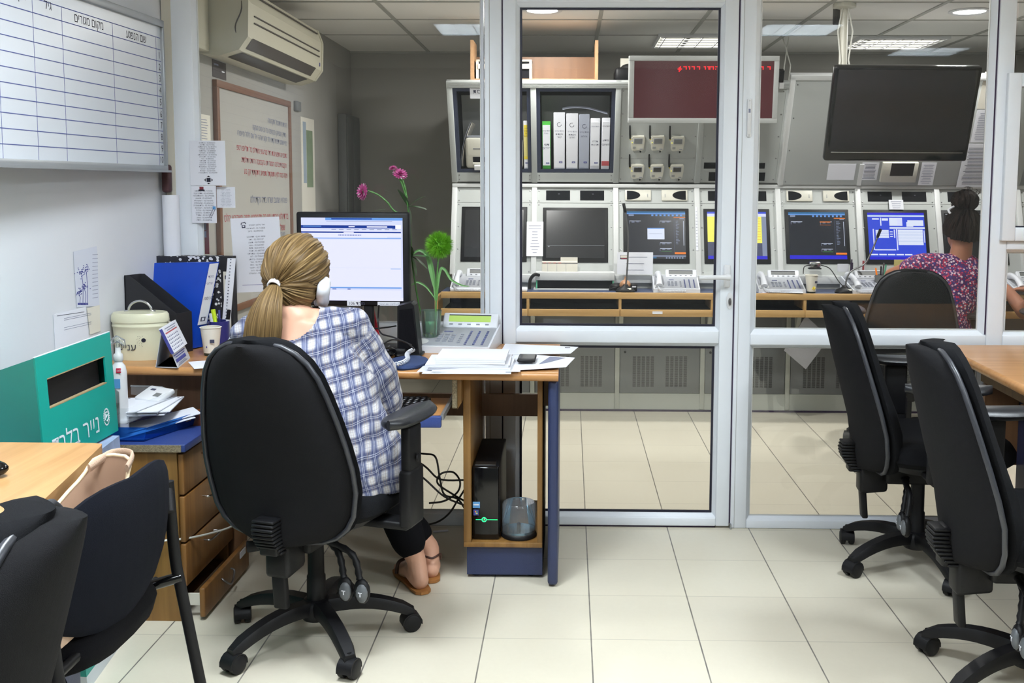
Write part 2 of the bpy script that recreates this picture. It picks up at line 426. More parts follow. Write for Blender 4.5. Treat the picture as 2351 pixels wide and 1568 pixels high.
m = MB().box(XL, 4.2, YP+.08, YB, 2.35, 2.40, 'ceiling_tile')
for y in (4.27, 4.83, 5.375, 5.938, 6.537): m.box(XL, 4.2, y-.007, y+.007, 2.345, 2.35, 'ceiling_bar')
for x in (-1.03, -.43, .17, .77, 1.37, 1.97, 2.57, 3.17): m.box(x-.011, x+.011, YP+.08, YB, 2.344, 2.35, 'ceiling_bar')
m.box(XL, 4.2, YB-.02, YB, 2.335, 2.35, 'ceiling_bar')
st(m, 'ceiling_rear')
# lower ceiling strip above the partition
st(MB().box(XL, 4.2, YP, YP+.08, 2.2, 2.66, 'wall_paint'), 'wall_above_partition')
# ---------------------------------------------------------------- partition
PP = Pl((0, YP, 0), (1, 0, 0), (0, 0, 1))
def frame_bar(m, x0, x1, z0, z1, y0=0.0, d=.06, mt='frame_white', bev=.004):
    m.box(x0, x1, YP+y0, YP+y0+d, z0, z1, mt, bev)
def glazing(name, x0, x1, z0, z1, gask=True, slope=.012, parent=None, bead=None, kid='frame'):
    """sloped bead all round an opening, a dark or pale gasket, the pane"""
    o = parent
    b = MB(); yf, yb = YP+.004, YP+.026
    A = [(x0, z0), (x1, z0), (x1, z1), (x0, z1)]; s = slope; B = [(x0+s, z0+s), (x1-s, z0+s), (x1-s, z1-s), (x0+s, z1-s)]
    for i in range(4):
        j = (i+1) % 4
        b.add([(A[i][0], yf, A[i][1]), (A[j][0], yf, A[j][1]), (B[j][0], yb, B[j][1]), (B[i][0], yb, B[i][1])], [(0, 1, 2, 3)], 'frame_white')
        b.add([(A[i][0], yf, A[i][1]), (A[j][0], yf, A[j][1]), (A[j][0], yb+.01, A[j][1]), (A[i][0], yb+.01, A[i][1])], [(3, 2, 1, 0)], 'frame_white')
    b.build('bead', o)
    g = MB(); k = .0085 if gask else .004
    gm = 'gasket' if gask else 'console_light'
    xa, xb, za, zb = x0+s, x1-s, z0+s, z1-s
    for (p, q, r, t) in ((xa, xb, za, za+k), (xa, xb, zb-k, zb), (xa, xa+k, za+k, zb-k), (xb-k, xb, za+k, zb-k)): g.box(p, q, yb-.002, yb+.004, r, t, gm)
    g.build('gasket', o)
    MB().box(xa, xb, yb+.002, yb+.007, za, zb, 'pane_glass').build('pane', o)
def empty_s(name, loc):
    o = bpy.data.objects.new(name, None); COL.objects.link(o); o.location = loc; o['kind'] = 'structure'; return o
ZT = 2.20
# posts and rails
m = MB()
frame_bar(m, -1.60, -1.481, 0, ZT, 0, .07)
st(m, 'trim_1')
m = MB(); frame_bar(m, -.336, -.269, 0, ZT); m.box(-.318, -.3155, YP-.001, YP+.01, 0, ZT, 'console_side'); m.box(-.2695, -.264, YP+.008, YP+.05, 0, ZT, 'gap_dark'); st(m, 'trim_2')
m = MB(); frame_bar(m, .658, .722, 0, ZT); m.box(.672, .6735, YP-.001, YP+.01, 0, ZT, 'console_side'); m.box(.650, .6585, YP+.008, YP+.05, .02, ZT, 'gap_dark')
m.box(.655, .661, YP-.012, YP+.01, -.0, .02, 'alu'); st(m, 'trim_3')
m = MB(); frame_bar(m, 1.655, 1.72, 0, ZT, 0, .07); m.box(1.649, 1.655, YP+.006, YP+.05, .8, ZT, 'gap_dark'); st(m, 'trim_4')
m = MB(); frame_bar(m, -1.481, -.336, 2.13, ZT); frame_bar(m, .722, 1.655, 2.13, ZT); frame_bar(m, 1.72, 4.2, 2.13, ZT); st(m, 'trim_5')
# left fixed light
o = empty_s('window_1', (-.91, YP, 0)); m = MB()
frame_bar(m, -1.481, -.336, 0, .05); frame_bar(m, -1.481, -.336, .747, .822); m.build('frame', o)
glazing('a', -1.481, -.340, .820, 2.13, False, parent=o); glazing('a', -1.481, -.340, .045, .750, False, parent=o)
# door
o = empty_s('door_1', (.195, YP, 0)); m = MB(); x0, x1 = -.264, .652
frame_bar(m, x0, -.212, .008, 2.17); frame_bar(m, .598, x1, .008, 2.17); frame_bar(m, -.212, .598, .008, .044); frame_bar(m, -.212, .598, .757, .808); frame_bar(m, -.212, .598, 2.09, 2.17)
m.box(-.212, .598, YP+.01, YP+.05, .0, .008, 'gap_dark')
m.build('door_frame', o)
glazing('a', -.216, .602, .805, 2.092, True, .018, o); glazing('a', -.216, .602, .040, .760, True, .018, o)
h = MB(); cx, _, cz = P(1668, 634, Y=YP)
h.box(cx-.012, cx+.014, YP-.012, YP, cz-.045, cz+.045, 'white_plastic', .005); h.tube([(cx+.001, YP-.005, cz), (cx+.001, YP-.05, cz)], .011, 'white_plastic')
h.tube([(cx+.006, YP-.052, cz), (cx-.03, YP-.055, cz), (cx-.115, YP-.052, cz-.002)], [.012, .0095, .0085], 'white_plastic', 12, flatx=.8)
h.build('door_handle', o)
k = MB(); kx, _, kz = P(1675, 690, Y=YP)
k.poly([(kx+.013*math.cos(t), YP, kz+.033*math.sin(t)) for t in (2*PI*i/24 for i in range(24))], (0, -.005, 0), 'white_plastic', True)
k.poly([(kx+.006*math.cos(t), YP-.005, kz-.004+.015*math.sin(t)) for t in (2*PI*i/16 for i in range(16))], (0, -.006, 0), 'steel', True)
k.box(kx-.001, kx+.001, YP-.013, YP-.010, kz-.012, kz-.002, 'gap_dark')
k.build('lock_cylinder', o)
# right fixed light
o = empty_s('window_2', (1.19, YP, 0)); m = MB()
frame_bar(m, .722, 1.655, 0, .036); frame_bar(m, .722, 1.655, .752, .797); m.build('frame', o)
glazing('a', .722, 1.648, .795, 2.135, False, .02, o); glazing('a', .722, 1.648, .033, .755, False, .014, o)
# far right: lower light and an opening sash above it
o = empty_s('window_3', (2.3, YP, 0)); m = MB()
frame_bar(m, 1.72, 4.2, 0, .036); frame_bar(m, 1.72, 4.2, .752, .797)
zs = P(2330, 553, Y=YP).z; frame_bar(m, 1.72, 4.2, zs-.035, zs); m.build('frame', o)
glazing('a', 1.72, 2.9, .795, zs-.033, False, .014, o)
sa = MB(); xs0 = P(2306, 300, Y=YP).x; xi = P(2337, 300, Y=YP).x; zi = P(2330, 522, Y=YP).z; z1 = P(2320, 168, Y=YP).z; zi1 = z1-(zi-zs)
for (a, b, c, d) in ((xs0, xi, zs, z1), (xi, 2.7, zs, zi), (xi, 2.7, zi1, z1)): sa.box(a, b, YP-.02, YP+.03, c, d, 'frame_white', .004)
sa.box(xi, 2.7, YP-.004, YP+.0, zi, zi+.006, 'gasket'); sa.box(xi, xi+.006, YP-.004, YP+.0, zi, zi1, 'gasket')
sa.build('sash', o)
MB().box(xi, 2.7, YP+.002, YP+.007, zi, zi1, 'pane_glass').build('pane', o)
MB().box(1.74, 4.2, YP+.03, YP+.036, z1, 2.13, 'pane_glass').build('pane', o)
m = MB().box(2.9, 4.2, YP+.02, YP+.03, .03, 2.13, 'wall_warm'); st(m, 'wall_right_of_partition')
# ---------------------------------------------------------------- lamps
def fix_panel(x, y, z, label, n):
    o = thing('ceiling_lamp', label, 'ceiling light', (x, y, z), 0, 'square ceiling lamps of the front office')
    m = MB()
    for (a, b, c, d) in ((-.31, .31, -.31, -.28), (-.31, .31, .28, .31), (-.31, -.28, -.28, .28), (.28, .31, -.28, .28)): m.box(x+a, x+b, y+c, y+d, z-.05, z, 'alu')
    m.build('frame', o)
    m = MB()
    for k in range(7): m.box(x-.28, x+.28, y-.24+k*.08-.002, y-.24+k*.08+.002, z-.048, z-.026, 'louvre_white')
    for k in range(3): m.box(x-.14+k*.14-.002, x-.14+k*.14+.002, y-.28, y+.28, z-.048, z-.026, 'louvre_white')
    m.build('louvre', o)
    MB().box(x-.28, x+.28, y-.28, y+.28, z-.004, z-.001, 'louvre_white').build('reflector', o)
for i, (x, y) in enumerate(FRONT_FIX): fix_panel(x, y, 2.6, 'square white ceiling lamp over the front office', i)
LBL = ['round white downlight seen through the top of the door glass', 'round white downlight at the top of the right window', 'round downlight on the rear ceiling near the glass partition', 'round downlight on the rear ceiling just behind the door']
for i, (x, y) in enumerate(REAR_SPOT):
    o = thing('downlight', LBL[i], 'ceiling light', (x, y, 2.344), 0, 'round downlights in the rear ceiling')
    MB().lathe([(.085, 0), (.108, 0), (.112, -.006), (.100, -.012), (.085, -.006), (.085, 0)], (x, y, 2.35), 'white_plastic', 32, caps=(False, False)).build('trim_ring', o)
    MB().lathe([(.0, 0), (.085, 0), (.085, -.003), (0, -.003)], (x, y, 2.348), 'lamp_glow', 32).build('lens', o)
LL = ['louvred fluorescent ceiling fixture above the hanging television', 'louvred fluorescent ceiling fixture above the red message display']
for i, (x, y) in enumerate(REAR_LOUV):
    o = thing('louvre_fixture', LL[i], 'ceiling light', (x, y, 2.34), 0, 'louvred ceiling fixtures of the rear room')
    m = MB()
    for (a, b, c, d) in ((-.29, .29, -.27, -.255), (-.29, .29, .255, .27), (-.29, -.275, -.255, .255), (.275, .29, -.255, .255)): m.box(x+a, x+b, y+c, y+d, 2.33, 2.35, 'white_plastic')
    m.build('frame', o)
    m = MB()
    for k in range(5): m.box(x-.27, x+.27, y-.22+k*.11-.012, y-.22+k*.11+.012, 2.330, 2.345, 'chrome')
    for k in range(5): m.box(x-.24+k*.12-.003, x-.24+k*.12+.003, y-.25, y+.25, 2.329, 2.343, 'chrome')
    m.build('louvre', o)
    m = MB(); m.box(x-.275, x+.275, y-.255, y+.255, 2.3485, 2.3495, 'louvre_glow'); m.build('diffuser', o)
# ================================================================ REAR ROOM
# console: lower faces lean back, upper racks lean forward
KY, KZ = 6.20, 1.388
LO = Pl((0, KY, KZ), (1, 0, 0), (0, -.175, -.555)); LO.uy = -LO.uy; LO.n = LO.ux.cross(LO.uy)
UP = Pl((0, KY, KZ), (1, 0, 0), (0, -.29, .61))
BX = [1045, 1227.5, 1413.5, 1599, 1784, 1967, 2148]            # divider positions along the crease, in the photo
XC = [P(x, 428, Y=KY).x for x in BX]; dX = (XC[-1]-XC[1])/5
while len(XC) < 10: XC.append(XC[-1]+dX)
XEND = XC[-1]
zb = P(1400, 632, Y=6.03).z
BAYN = ['first', 'second', 'third', 'fourth', 'fifth', 'sixth', 'seventh', 'eighth', 'ninth']
def vu(pl, x, z):   # face coordinates of the point with given x and height
    t = (z-pl.o.z)/pl.uy.z; return x, t
ztop = P(1500, 186, Y=5.91).z; tU = (ztop-KZ)/UP.uy.z
con = thing('control_console', 'long pale grey control console built against the back wall', 'console', (XC[0], 6.3, 0))
# plinth with ventilated doors
yp = 6.05; PL0 = Pl((0, yp, 0), (1, 0, 0), (0, 0, 1))
zp = P(1400, 905, Y=yp).z; zpl = P(1400, 935, Y=yp).z; zd = .70
m = MB(); m.box(XC[0]+.02, XEND, yp+.004, 6.9, 0, zp+.006, 'plinth_grey'); m.box(XC[0]+.02, XEND, yp, yp+.02, 0.0, .012, 'gap_dark'); m.build('plinth', con)
m = MB(); m.box(XC[0]+.02, XEND, yp+.03, 6.9, zp+.006, zd, 'cabinet_grey'); m.build('body', con)
SX = [P(x, 850, Y=yp).x for x in (1417, 1612.5)]; sp = SX[1]-SX[0]
sx = [SX[0]+sp*(k-3) for k in range(0, 12)]
for x in sx:
    if x < XC[0]: continue
    MB().box(x-.014, x+.014, yp-.004, yp+.03, zp-.09, zd, 'plinth_grey', .002).build('upright', con)
for k in range(len(sx)-1):
    a, b = sx[k]+.017, sx[k+1]-.017
    if b < XC[0]+.05: continue
    a = max(a, XC[0]+.03)
    m = MB(); m.box(a, b, yp+.002, yp+.02, zp+.008, zd, 'cabinet_grey', .002)
    for g in (0, 1):
        for c in range(5):
            xa = a+(b-a)*(.16+.415*g)+c*.0275
            for r in range(30):
                z0 = P(1500, 888, Y=yp).z+r*.0064; m.add([(xa, yp+.0015, z0), (xa+.020, yp+.0015, z0), (xa+.020, yp+.0015, z0+.0036), (xa, yp+.0015, z0+.0036)], [(0, 1, 2, 3)], 'slot_dark')
    m.lathe([(.007, 0), (.007, .01), (.0, .012)], (a+.03, yp+.002, P(1430, 808, Y=yp).z), 'black_plastic', 10, ax=(0, -1, 0))
    m.box(b-.004, b+.006, yp-.006, yp+.004, .40, .48, 'console_light')
    d = m.build('vented_door', con)
# console carcass: lower section
m = MB()
pts = [(KY, KZ-.02), (6.045, zb), (6.045, .76), (6.9, .76), (6.9, KZ-.02)]
m.poly([(XC[0]-.005, y+.02, z) for y, z in pts], (XEND-XC[0], 0, 0), 'console_side')
pts = [(KY+.03, KZ), (KY+.03-.29*tU/math.hypot(.29, .61), ztop-.004), (6.75, ztop-.004), (6.75, KZ)]
m.poly([(XC[0]-.005, y+.22, z) for y, z in pts], (XEND-XC[0], 0, 0), 'console_side')
m.build('carcass', con)
# ledge under the screens
m = MB(); zl = P(1400, 655, Y=6.02).z
m.box(XC[0], XEND, 6.0, 6.09, zl+.016, zb+.005, 'console_light', .003); m.box(XC[0], XEND, 6.02, 6.12, .765, zl+.016, 'console_side'); m.build('ledge', con)
# divider strips and crease bar
def bar(m, pl, x, w, t0, t1, h, mt): m.slab(pl, x-w/2, t0, x+w/2, t1, -.01, h, mt, .002)
tL = -(KZ-zb)/LO.uy.z
for x in XC: m = MB(); bar(m, LO, x, .032, tL, -.02, .014, 'console_light'); m.build('lower_divider', con)
m = MB(); m.box(XC[0]-.016, XEND, KY-.022, KY+.03, KZ-.017, KZ+.006, 'console_light', .003); m.build('crease_bar', con)
for i, x in enumerate(XC):
    m = MB()
    if i in (4, 5, 6, 7, 8, 9): bar(m, UP, x, .03, .02, tU*.995, .006, 'console_grey')
    else: bar(m, UP, x, .034, .02, tU, .014, 'console_grey')
    m.build('upper_divider', con)
m = MB(); m.slab(UP, XC[0]-.017, tU-.04, XEND, tU, -.02, .016, 'console_grey', .002)
for k in range(3): m.slab(UP, XC[0], tU-.034+k*.011, XEND, tU-.031+k*.011, .016, .018, 'console_side')
m.build('top_rail', con)
def screws(m, pl, x, t0, t1, n, h):
    for k in range(n):
        t = t0+(t1-t0)*k/(n-1); m.lathe([(.0045, 0), (.004, .002), (0, .003)], pl.pt(x, t, h), 'steel', 8, ax=pl.n)
# lower bays
def oval(m, pl, cx, cy, flip):
    a, b = .08, .035
    m.slab(pl, cx-a, cy-b, cx+a, cy+b, .003, .011, 'offwhite_plastic', .004)
    q = []
    s = -1 if flip else 1
    for i in range(15): t = -PI/2+PI*i/14; q.append(pl.pt(cx-s*.062+s*.075*math.cos(t), cy+.029*math.sin(t), .0115))
    q = [pl.pt(cx-s*.069, cy-.029, .0115)]+q+[pl.pt(cx-s*.069, cy+.029, .0115)]
    m.flat(q if not flip else q[::-1], 'cubby_dark')
    for k in range(3): m.slab(pl, cx+s*.055, cy-.012+k*.008, cx+s*.061, cy-.009+k*.008, .011, .0125, 'key_grey')
SPK = {2: 1, 4: 1}
for i in range(len(XC)-1):
    a, b = XC[i]+.016, XC[i+1]-.016; n0 = BAYN[i]
    tt = -.02; ts = -.118; tb = tL
    m = MB(); m.slab(LO, a, tb, b, ts, -.012, .0, 'console_grey'); screws(m, LO, a+.012, tb+.02, ts-.01, 4, 0); screws(m, LO, b-.012, tb+.02, ts-.01, 4, 0)
    m.build('screen_panel', con)
    m = MB(); m.slab(LO, a, ts+.002, b, tt, -.012, .001, 'console_grey'); screws(m, LO, a+.012, ts+.015, tt-.02, 2, .001); screws(m, LO, b-.012, ts+.015, tt-.02, 2, .001)
    c = (a+b)/2
    if i in SPK: oval(m, LO, c-.112, -.068, False); oval(m, LO, c+.112, -.068, True)
    elif i: 
        for s in (-1, 1): m.slab(LO, c+s*.105-.074, -.1, c+s*.105+.074, -.037, .0012, .002, 'cubby_dark'); m.slab(LO, c+s*.105-.0, -.06, c+s*.105+.01, -.058, .002, .0026, 'key_grey')
    m.build('speaker_panel', con)
# screens, each its own thing
def screen(i, name, label, px, content, on):
    x0, y0, x1, y1 = px
    a0, b0 = LO.uv((x0+x1)/2, y1); a1, b1 = LO.uv((x0+x1)/2, y0); xa = LO.uv(x0, (y0+y1)/2)[0]; xb = LO.uv(x1, (y0+y1)/2)[0]
    o = thing(name, label, 'monitor', LO.pt((xa+xb)/2, b0, 0), 0, 'monitors set in the control console')
    m = MB(); m.slab(LO, xa, b0, xb, b1, -.004, .006, 'black_plastic', .003); m.build('bezel', o)
    ia, ib, ja, jb = xa+.022, xb-.022, b0+.028, b1-.02
    m = MB(); m.slab(LO, ia, ja, ib, jb, .005, .0072, 'screen_off' if not on else on)
    W, H = ib-ia, jb-ja
    for r in content:   # fractions measured from the top left
        u0, v0, u1, v1, mt = r; m.slab(LO, ia+W*u0, jb-H*v1, ia+W*u1, jb-H*v0, .0072, .0075+.0002*content.index(r)/60, mt)
    m.build('display', o)
    return o
E_ = dict(
 ewhite=((215, 220, 240), .9), ewhite2=((150, 160, 190), .6), eblue=((40, 66, 200), .95), edblue=((26, 20, 190), 1.0), elblue=((100, 150, 220), .8), eteal=((40, 110, 160), .7),
 eyellow=((235, 228, 90), .95), egrey=((72, 76, 104), .8), eorange=((230, 120, 30), .9), edark=((16, 20, 34), .7), elilac=((206, 208, 238), .95), enavy=((20, 52, 134), .9), egreen=((90, 190, 90), .7), ered=((230, 20, 30), 3.0), ewin=((222, 222, 250), 1.0), epale=((190, 196, 234), .95))
for k, (c, e) in E_.items(): mat('glow_'+k[1:], c, .4, emit=e, spec=.3)
mat('screen_lit_dark', (20, 26, 42), .3, emit=.55)
def dark_map(cut=False):
    R = [(0, 0, 1, .035, 'glow_teal'), (0, .035, 1, .06, 'glow_lblue'), (.8, .12, 1, .135, 'glow_orange'), (.81, .86, 1, .9, 'glow_orange'), (0, .93, 1, .955, 'glow_white2')]
    for k in range(8): R.append((.42+k*.07, .065, .455+k*.07, .10, 'glow_lblue'))
    R += [(.03, .065, .12, .1, 'glow_white2'), (.9, .14, .98, .16, 'glow_white2'), (.805, .16, .81, .86, 'glow_grey'), (.965, .2, .972, .72, 'glow_white')]
    for k in range(16): R.append((.835, .2+k*.032, .86+.05*random.random(), .21+k*.032, 'glow_white2'))
    for (x, y) in ((.04, .2), (.56, .2), (.56, .66), (.56, .78)): R += [(x, y, x+.2, y+.009, 'glow_white'), (x, y, x+.006, y+.06, 'glow_white2'), (x+.04, y+.02, x+.09, y+.035, 'glow_white2'), (x+.12, y+.02, x+.17, y+.03, 'glow_white2')]
    R.append((.58, .84, .76, .845, 'glow_green'))
    for k in range(7): R.append((.66+k*.045, .965, .685+k*.045, .995, 'glow_white2'))
    R.append((0, .965, .5, .99, 'glow_teal'))
    return R
S2 = dark_map()+[(.35, .35, .64, .59, 'glow_white'), (.35, .35, .64, .37, 'glow_lblue'), (.38, .47, .6, .475, 'glow_white2')]
S3 = [(0, 0, 1, .04, 'glow_blue'), (0, .04, 1, .1, 'glow_lilac'), (0, .1, .19, .64, 'glow_yellow'), (.19, .1, .2, .64, 'glow_grey'), (.6, .1, .92, .66, 'glow_yellow'), (.2, .1, .6, .66, 'glow_grey'), (0, .66, 1, .93, 'glow_grey'), (.92, .1, 1, .93, 'glow_white2'), (0, .93, 1, 1, 'glow_dblue')]
for k in range(9): S3.append((.62, .14+k*.055, .9, .146+k*.055, 'glow_orange'))
S4 = dark_map()+[(0, .92, 1, 1, 'glow_dblue'), (.55, .2, .74, .215, 'glow_orange'), (.55, .27, .74, .275, 'glow_orange')]
S5 = [(0, 0, 1, 1, 'glow_blue'), (0, 0, 1, .045, 'glow_dblue'), (0, .045, 1, .06, 'glow_lblue'), (0, .06, 1, .085, 'glow_white'), (.08, .12, .2, .15, 'glow_white'), (.22, .11, .24, .28, 'glow_white'), (.25, .12, .36, .17, 'glow_white'), (.38, .11, .61, .28, 'glow_white'), (.52, .12, .61, .27, 'glow_lilac'), (.7, .16, .98, .28, 'glow_white'), (.68, .2, .8, .3, 'glow_white'), (.38, .31, 1, .345, 'glow_white'),
      (.08, .35, .1, .8, 'glow_lilac'), (.13, .37, .36, .54, 'glow_white'), (.38, .4, .43, .42, 'glow_white'), (.38, .45, .43, .47, 'glow_white'), (.38, .5, .43, .52, 'glow_white'), (.45, .36, .47, .54, 'glow_lilac'), (.49, .35, .51, .8, 'glow_lilac'), (.52, .36, .96, .69, 'glow_white'), (.975, .38, .99, .64, 'glow_white'), (.1, .78, .47, .805, 'glow_lilac'),
      (0, .945, 1, 1, 'glow_dblue')]
for k in range(5): S5.append((.02+k*.15, .88, .15+k*.15, .91, 'glow_white'))
for k in range(4): S5.append((.52, .41+k*.065, .96, .414+k*.065, 'glow_lblue'))
for k in range(3): S5.append((.13, .41+k*.04, .36, .415+k*.04, 'glow_blue'))
screen(0, 'console_monitor', 'dark switched-off monitor at the far left end of the control console', (1059, 475, 1210, 601), [], None)
screen(1, 'console_monitor', 'dark switched-off monitor seen through the door, above the white cover box', (1246, 477, 1396, 603), [(.02, .74, 1, .745, 'key_grey'), (.03, .76, .06, .77, 'key_grey')], None)
screen(2, 'console_monitor', 'lit monitor with a dark map and a small white pop-up window', (1431, 479, 1582, 605), S2, 'screen_lit_dark')
screen(3, 'console_monitor', 'lit monitor with yellow tables, half behind the door frame', (1616, 480, 1768, 606), S3, 'glow_grey')
screen(4, 'console_monitor', 'lit monitor with a dark map and a blue bar along its bottom', (1803, 481, 1950, 606), S4, 'screen_lit_dark')
screen(5, 'console_monitor', 'lit monitor with bright blue forms beside the seated woman', (1985, 482, 2132, 607), S5, 'glow_blue')
screen(6, 'console_monitor', 'dark switched-off monitor behind the head of the woman in the print blouse', (2162, 483, 2312, 608), [(.02, .02, 1, .035, 'key_grey')], None)
# upper bays
def upx(px, py): return UP.uv(px, py)
def cubby(i):
    a, b = XC[i]+.017, XC[i+1]-.017; t0, t1 = upx(1300, 396)[1], tU-.042
    m = MB(); d = .34; w = .022
    B = lambda u, v, h: UP.pt(u, v, h)
    m.hslab(UP, a, t0, a+w, t1, 0, d, 'cubby_navy'); m.hslab(UP, b-w, t0, b, t1, 0, d, 'cubby_navy'); m.hslab(UP, a+w, t1-w, b-w, t1, 0, d, 'cubby_navy'); m.hslab(UP, a+w, t0, b-w, t0+w, 0, d, 'cubby_navy')
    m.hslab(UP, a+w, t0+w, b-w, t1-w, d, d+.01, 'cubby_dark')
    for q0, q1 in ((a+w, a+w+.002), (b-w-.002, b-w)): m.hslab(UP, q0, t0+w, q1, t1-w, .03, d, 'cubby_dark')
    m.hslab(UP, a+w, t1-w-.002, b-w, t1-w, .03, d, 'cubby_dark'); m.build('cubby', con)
    m = MB(); m.slab(UP, a, .02, b, t0-.003, -.012, .001, 'console_grey'); screws(m, UP, a+.012, .035, t0-.02, 2, .001); screws(m, UP, b-.012, .035, t0-.02, 2, .001); m.build('blank_panel', con)
    return a, b, t0+w
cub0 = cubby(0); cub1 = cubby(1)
def upanel(x0, x1, t0, t1, name='upper_panel'):
    m = MB(); m.slab(UP, x0, t0, x1, t1, -.012, .001, 'console_grey'); screws(m, UP, x0+.012, t0+.02, t1-.02, 5, .001); screws(m, UP, x1-.012, t0+.02, t1-.02, 5, .001); return m
m = upanel(XC[2]+.017, XC[3]-.016, .02, tU-.042); m.slab(UP, XC[2]+.02, .178, XC[3]-.02, .1795, .001, .0016, 'console_side'); m.build('upper_panel', con)
m = upanel(XC[3]+.016, XC[4]-.016, .02, tU-.042)
for r in ((1616, 373, 1650, 387), (1627, 395, 1652, 415), (1739, 374, 1756, 387), (1739, 396, 1756, 415)): m.px(UP, *r, .001, .002, 'cubby_dark')
m.build('upper_panel', con)
xa = XC[4]-.004; xw = UP.uv(2290, 300)[0]
m = MB(); t1 = tU+.03
m.slab(UP, xa+.012, .02, xw+.2, t1, -.01, .03, 'console_grey', .002); m.slab(UP, xa-.0, .02, xa+.03, t1+.012, -.01, .04, 'console_light', .003); m.slab(UP, xa, t1-.012, XEND, t1+.02, -.01, .04, 'console_light', .003)
m.slab(UP, XC[5]-.012, .02, XC[5]+.012, UP.uv(1967, 372)[1], .03, .038, 'console_light'); screws(m, UP, xa+.045, .04, t1-.04, 4, .03)
m.build('large_panel', con)
m = MB(); m.px(UP, 1787, 158, 1797, 184, 0, .04, 'black_plastic'); m.px(UP, 1787, 185, 1797, 198, 0, .04, 'console_light'); m.build('junction_box', con)
# ---------------------------------------------------------------- shelf in front: the desk of the console
RZ, RY = .766, 5.745
o = thing('console_desk', 'long narrow desk with blue top and wooden edge along the console', 'desk', (1.0, RY, 0))
xl = P(1012, 680, Y=RY).x
m = MB(); m.box(xl, XEND, RY+.02, 6.03, RZ-.026, RZ, 'desk_blue', .002); m.build('desk_top', o)
m = MB(); m.box(xl, XEND, RY, RY+.022, RZ-.036, RZ+.001, 'wood_rear', .003); m.build('wood_edge', o)
zf1, zf0 = P(1500, 711, Y=RY).z, P(1500, 727, Y=RY).z
m = MB(); m.box(xl+.02, XEND, RY+.03, 6.03, zf1-.005, zf1+.004, 'cubby_dark'); m.box(xl+.02, XEND, RY+.27, RY+.28, zf0, RZ-.03, 'cubby_dark'); m.build('carcass', o)
vx = [P(x, 712, Y=RY).x for x in (1012, 1212, 1423.5, 1634)]; step = vx[2]-vx[1]
vx = [vx[1]+step*(k-1) for k in range(10)]
for x in vx: MB().box(x-.008, x+.008, RY+.004, RY+.25, zf0, RZ-.03, 'wood_rear').build('drawer_divider', o)
for k in range(len(vx)-1):
    a, b = max(vx[k]+.003, xl), vx[k+1]-.003
    d = MB(); d.box(a, b, RY-.004, RY+.014, zf0, zf1, 'wood_rear', .002); d = d.build('drawer_front', o)
    if k == 2: MB().px(Pl((0, RY-.005, 0), (1, 0, 0), (0, 0, 1)), 1498, 715, 1521, 721, 0, .001, 'paper').build('drawer_label', d)
for x in (xl+.05,)+tuple(v+.02 for v in vx[1:]):
    m = MB(); m.box(x-.014, x+.014, RY+.28, 6.02, zf0-.06, zf0, 'plinth_grey'); m.poly([(x-.012, RY+.2, zf0), (x-.012, 6.03, zf0), (x-.012, 6.03, zf0-.14)], (.024, 0, 0), 'plinth_grey')
    m.build('bracket', o)
# ---------------------------------------------------------------- binders
def up_stand(px0, px1, ptop, pbot=387):
    a = UP.uv(px0, 340)[0]; b = UP.uv(px1, 340)[0]; t1 = UP.uv(px0, ptop)[1]; return a, b, t1
def binder(px0, px1, ptop, body, label, lab, texts, sheet=True, tint='paper', red=False, grp='binders in the upper console cubbies'):
    a, b, t1 = up_stand(px0, px1, ptop); t0 = cub1[2]+.001
    o = thing('ring_binder', label, 'binder', UP.pt((a+b)/2, t0, -.13), 0, grp)
    m = MB(); m.hslab(UP, a, t0, b, t1, .012, .26, body, .003); m.build('cover', o)
    m = MB(); ha, hb = (a+b)/2, (b-a); s0, s1 = (t0+.02, t1-.03) if sheet else (t0+.004, t1-.004)
    m.slab(UP, a+.003, s0, b-.003, s1, -.01, -.0085, lab)
    if red: m.slab(UP, a+.002, t0+.02, b-.002, t0+.05, -.01, -.0075, 'ink_red')
    pl = UP.off(-.0085)
    for (v, s, tx, mt) in texts: m.text(tx, pl, ha, t0+(t1-t0)*v, s, mt, .0006, 'CENTER', True)
    m.slab(UP, ha-.008+hb*.1, t0+(t1-t0)*.1, ha+.012+hb*.1, t0+(t1-t0)*.13, -.0085, -.008, 'ink_blue'); m.slab(UP, ha-.004+hb*.1, t0+(t1-t0)*.112, ha+.008+hb*.1, t0+(t1-t0)*.12, -.008, -.0078, lab)
    m.build('spine_label', o); return o
mat('green_binder', (70, 168, 62), .5); mat('grey_binder', (166, 172, 188), .5); mat('yellow_ink', (228, 206, 60), .6)
H1 = 'מוקד עירוני'
def logo_c(o, px, py, r):
    m = MB(); c = UP.uv(px, py); pl = UP.off(-.008)
    q = [(math.cos(t), math.sin(t)) for t in (PI*.35+2*PI*.82*i/20 for i in range(21))]
    for i in range(20):
        (x0, y0), (x1, y1) = q[i], q[i+1]
        m.flat([pl.pt(c[0]+x0*r, c[1]+y0*r), pl.pt(c[0]+x0*r*.82, c[1]+y0*r*.82), pl.pt(c[0]+x1*r*.82, c[1]+y1*r*.82), pl.pt(c[0]+x1*r, c[1]+y1*r)], 'ink')
    m.build('emblem', o)
binder(1245, 1264, 278, 'green_binder', 'bright green ring binder with a white spine label', 'paper', [(.78, .011, H1, 'ink'), (.73, .01, 'משרד', 'ink_soft'), (.48, .022, 'דפי', 'ink'), (.41, .022, 'חירום', 'ink')])
b1 = binder(1271, 1297, 258, 'paper', 'tallest white binder, first to the right of the green binder', 'paper', [(.66, .012, H1, 'ink_soft'), (.60, .015, 'פקודות', 'ink'), (.55, .015, 'קשר', 'ink')], False); logo_c(b1, 1284, 287, .014)
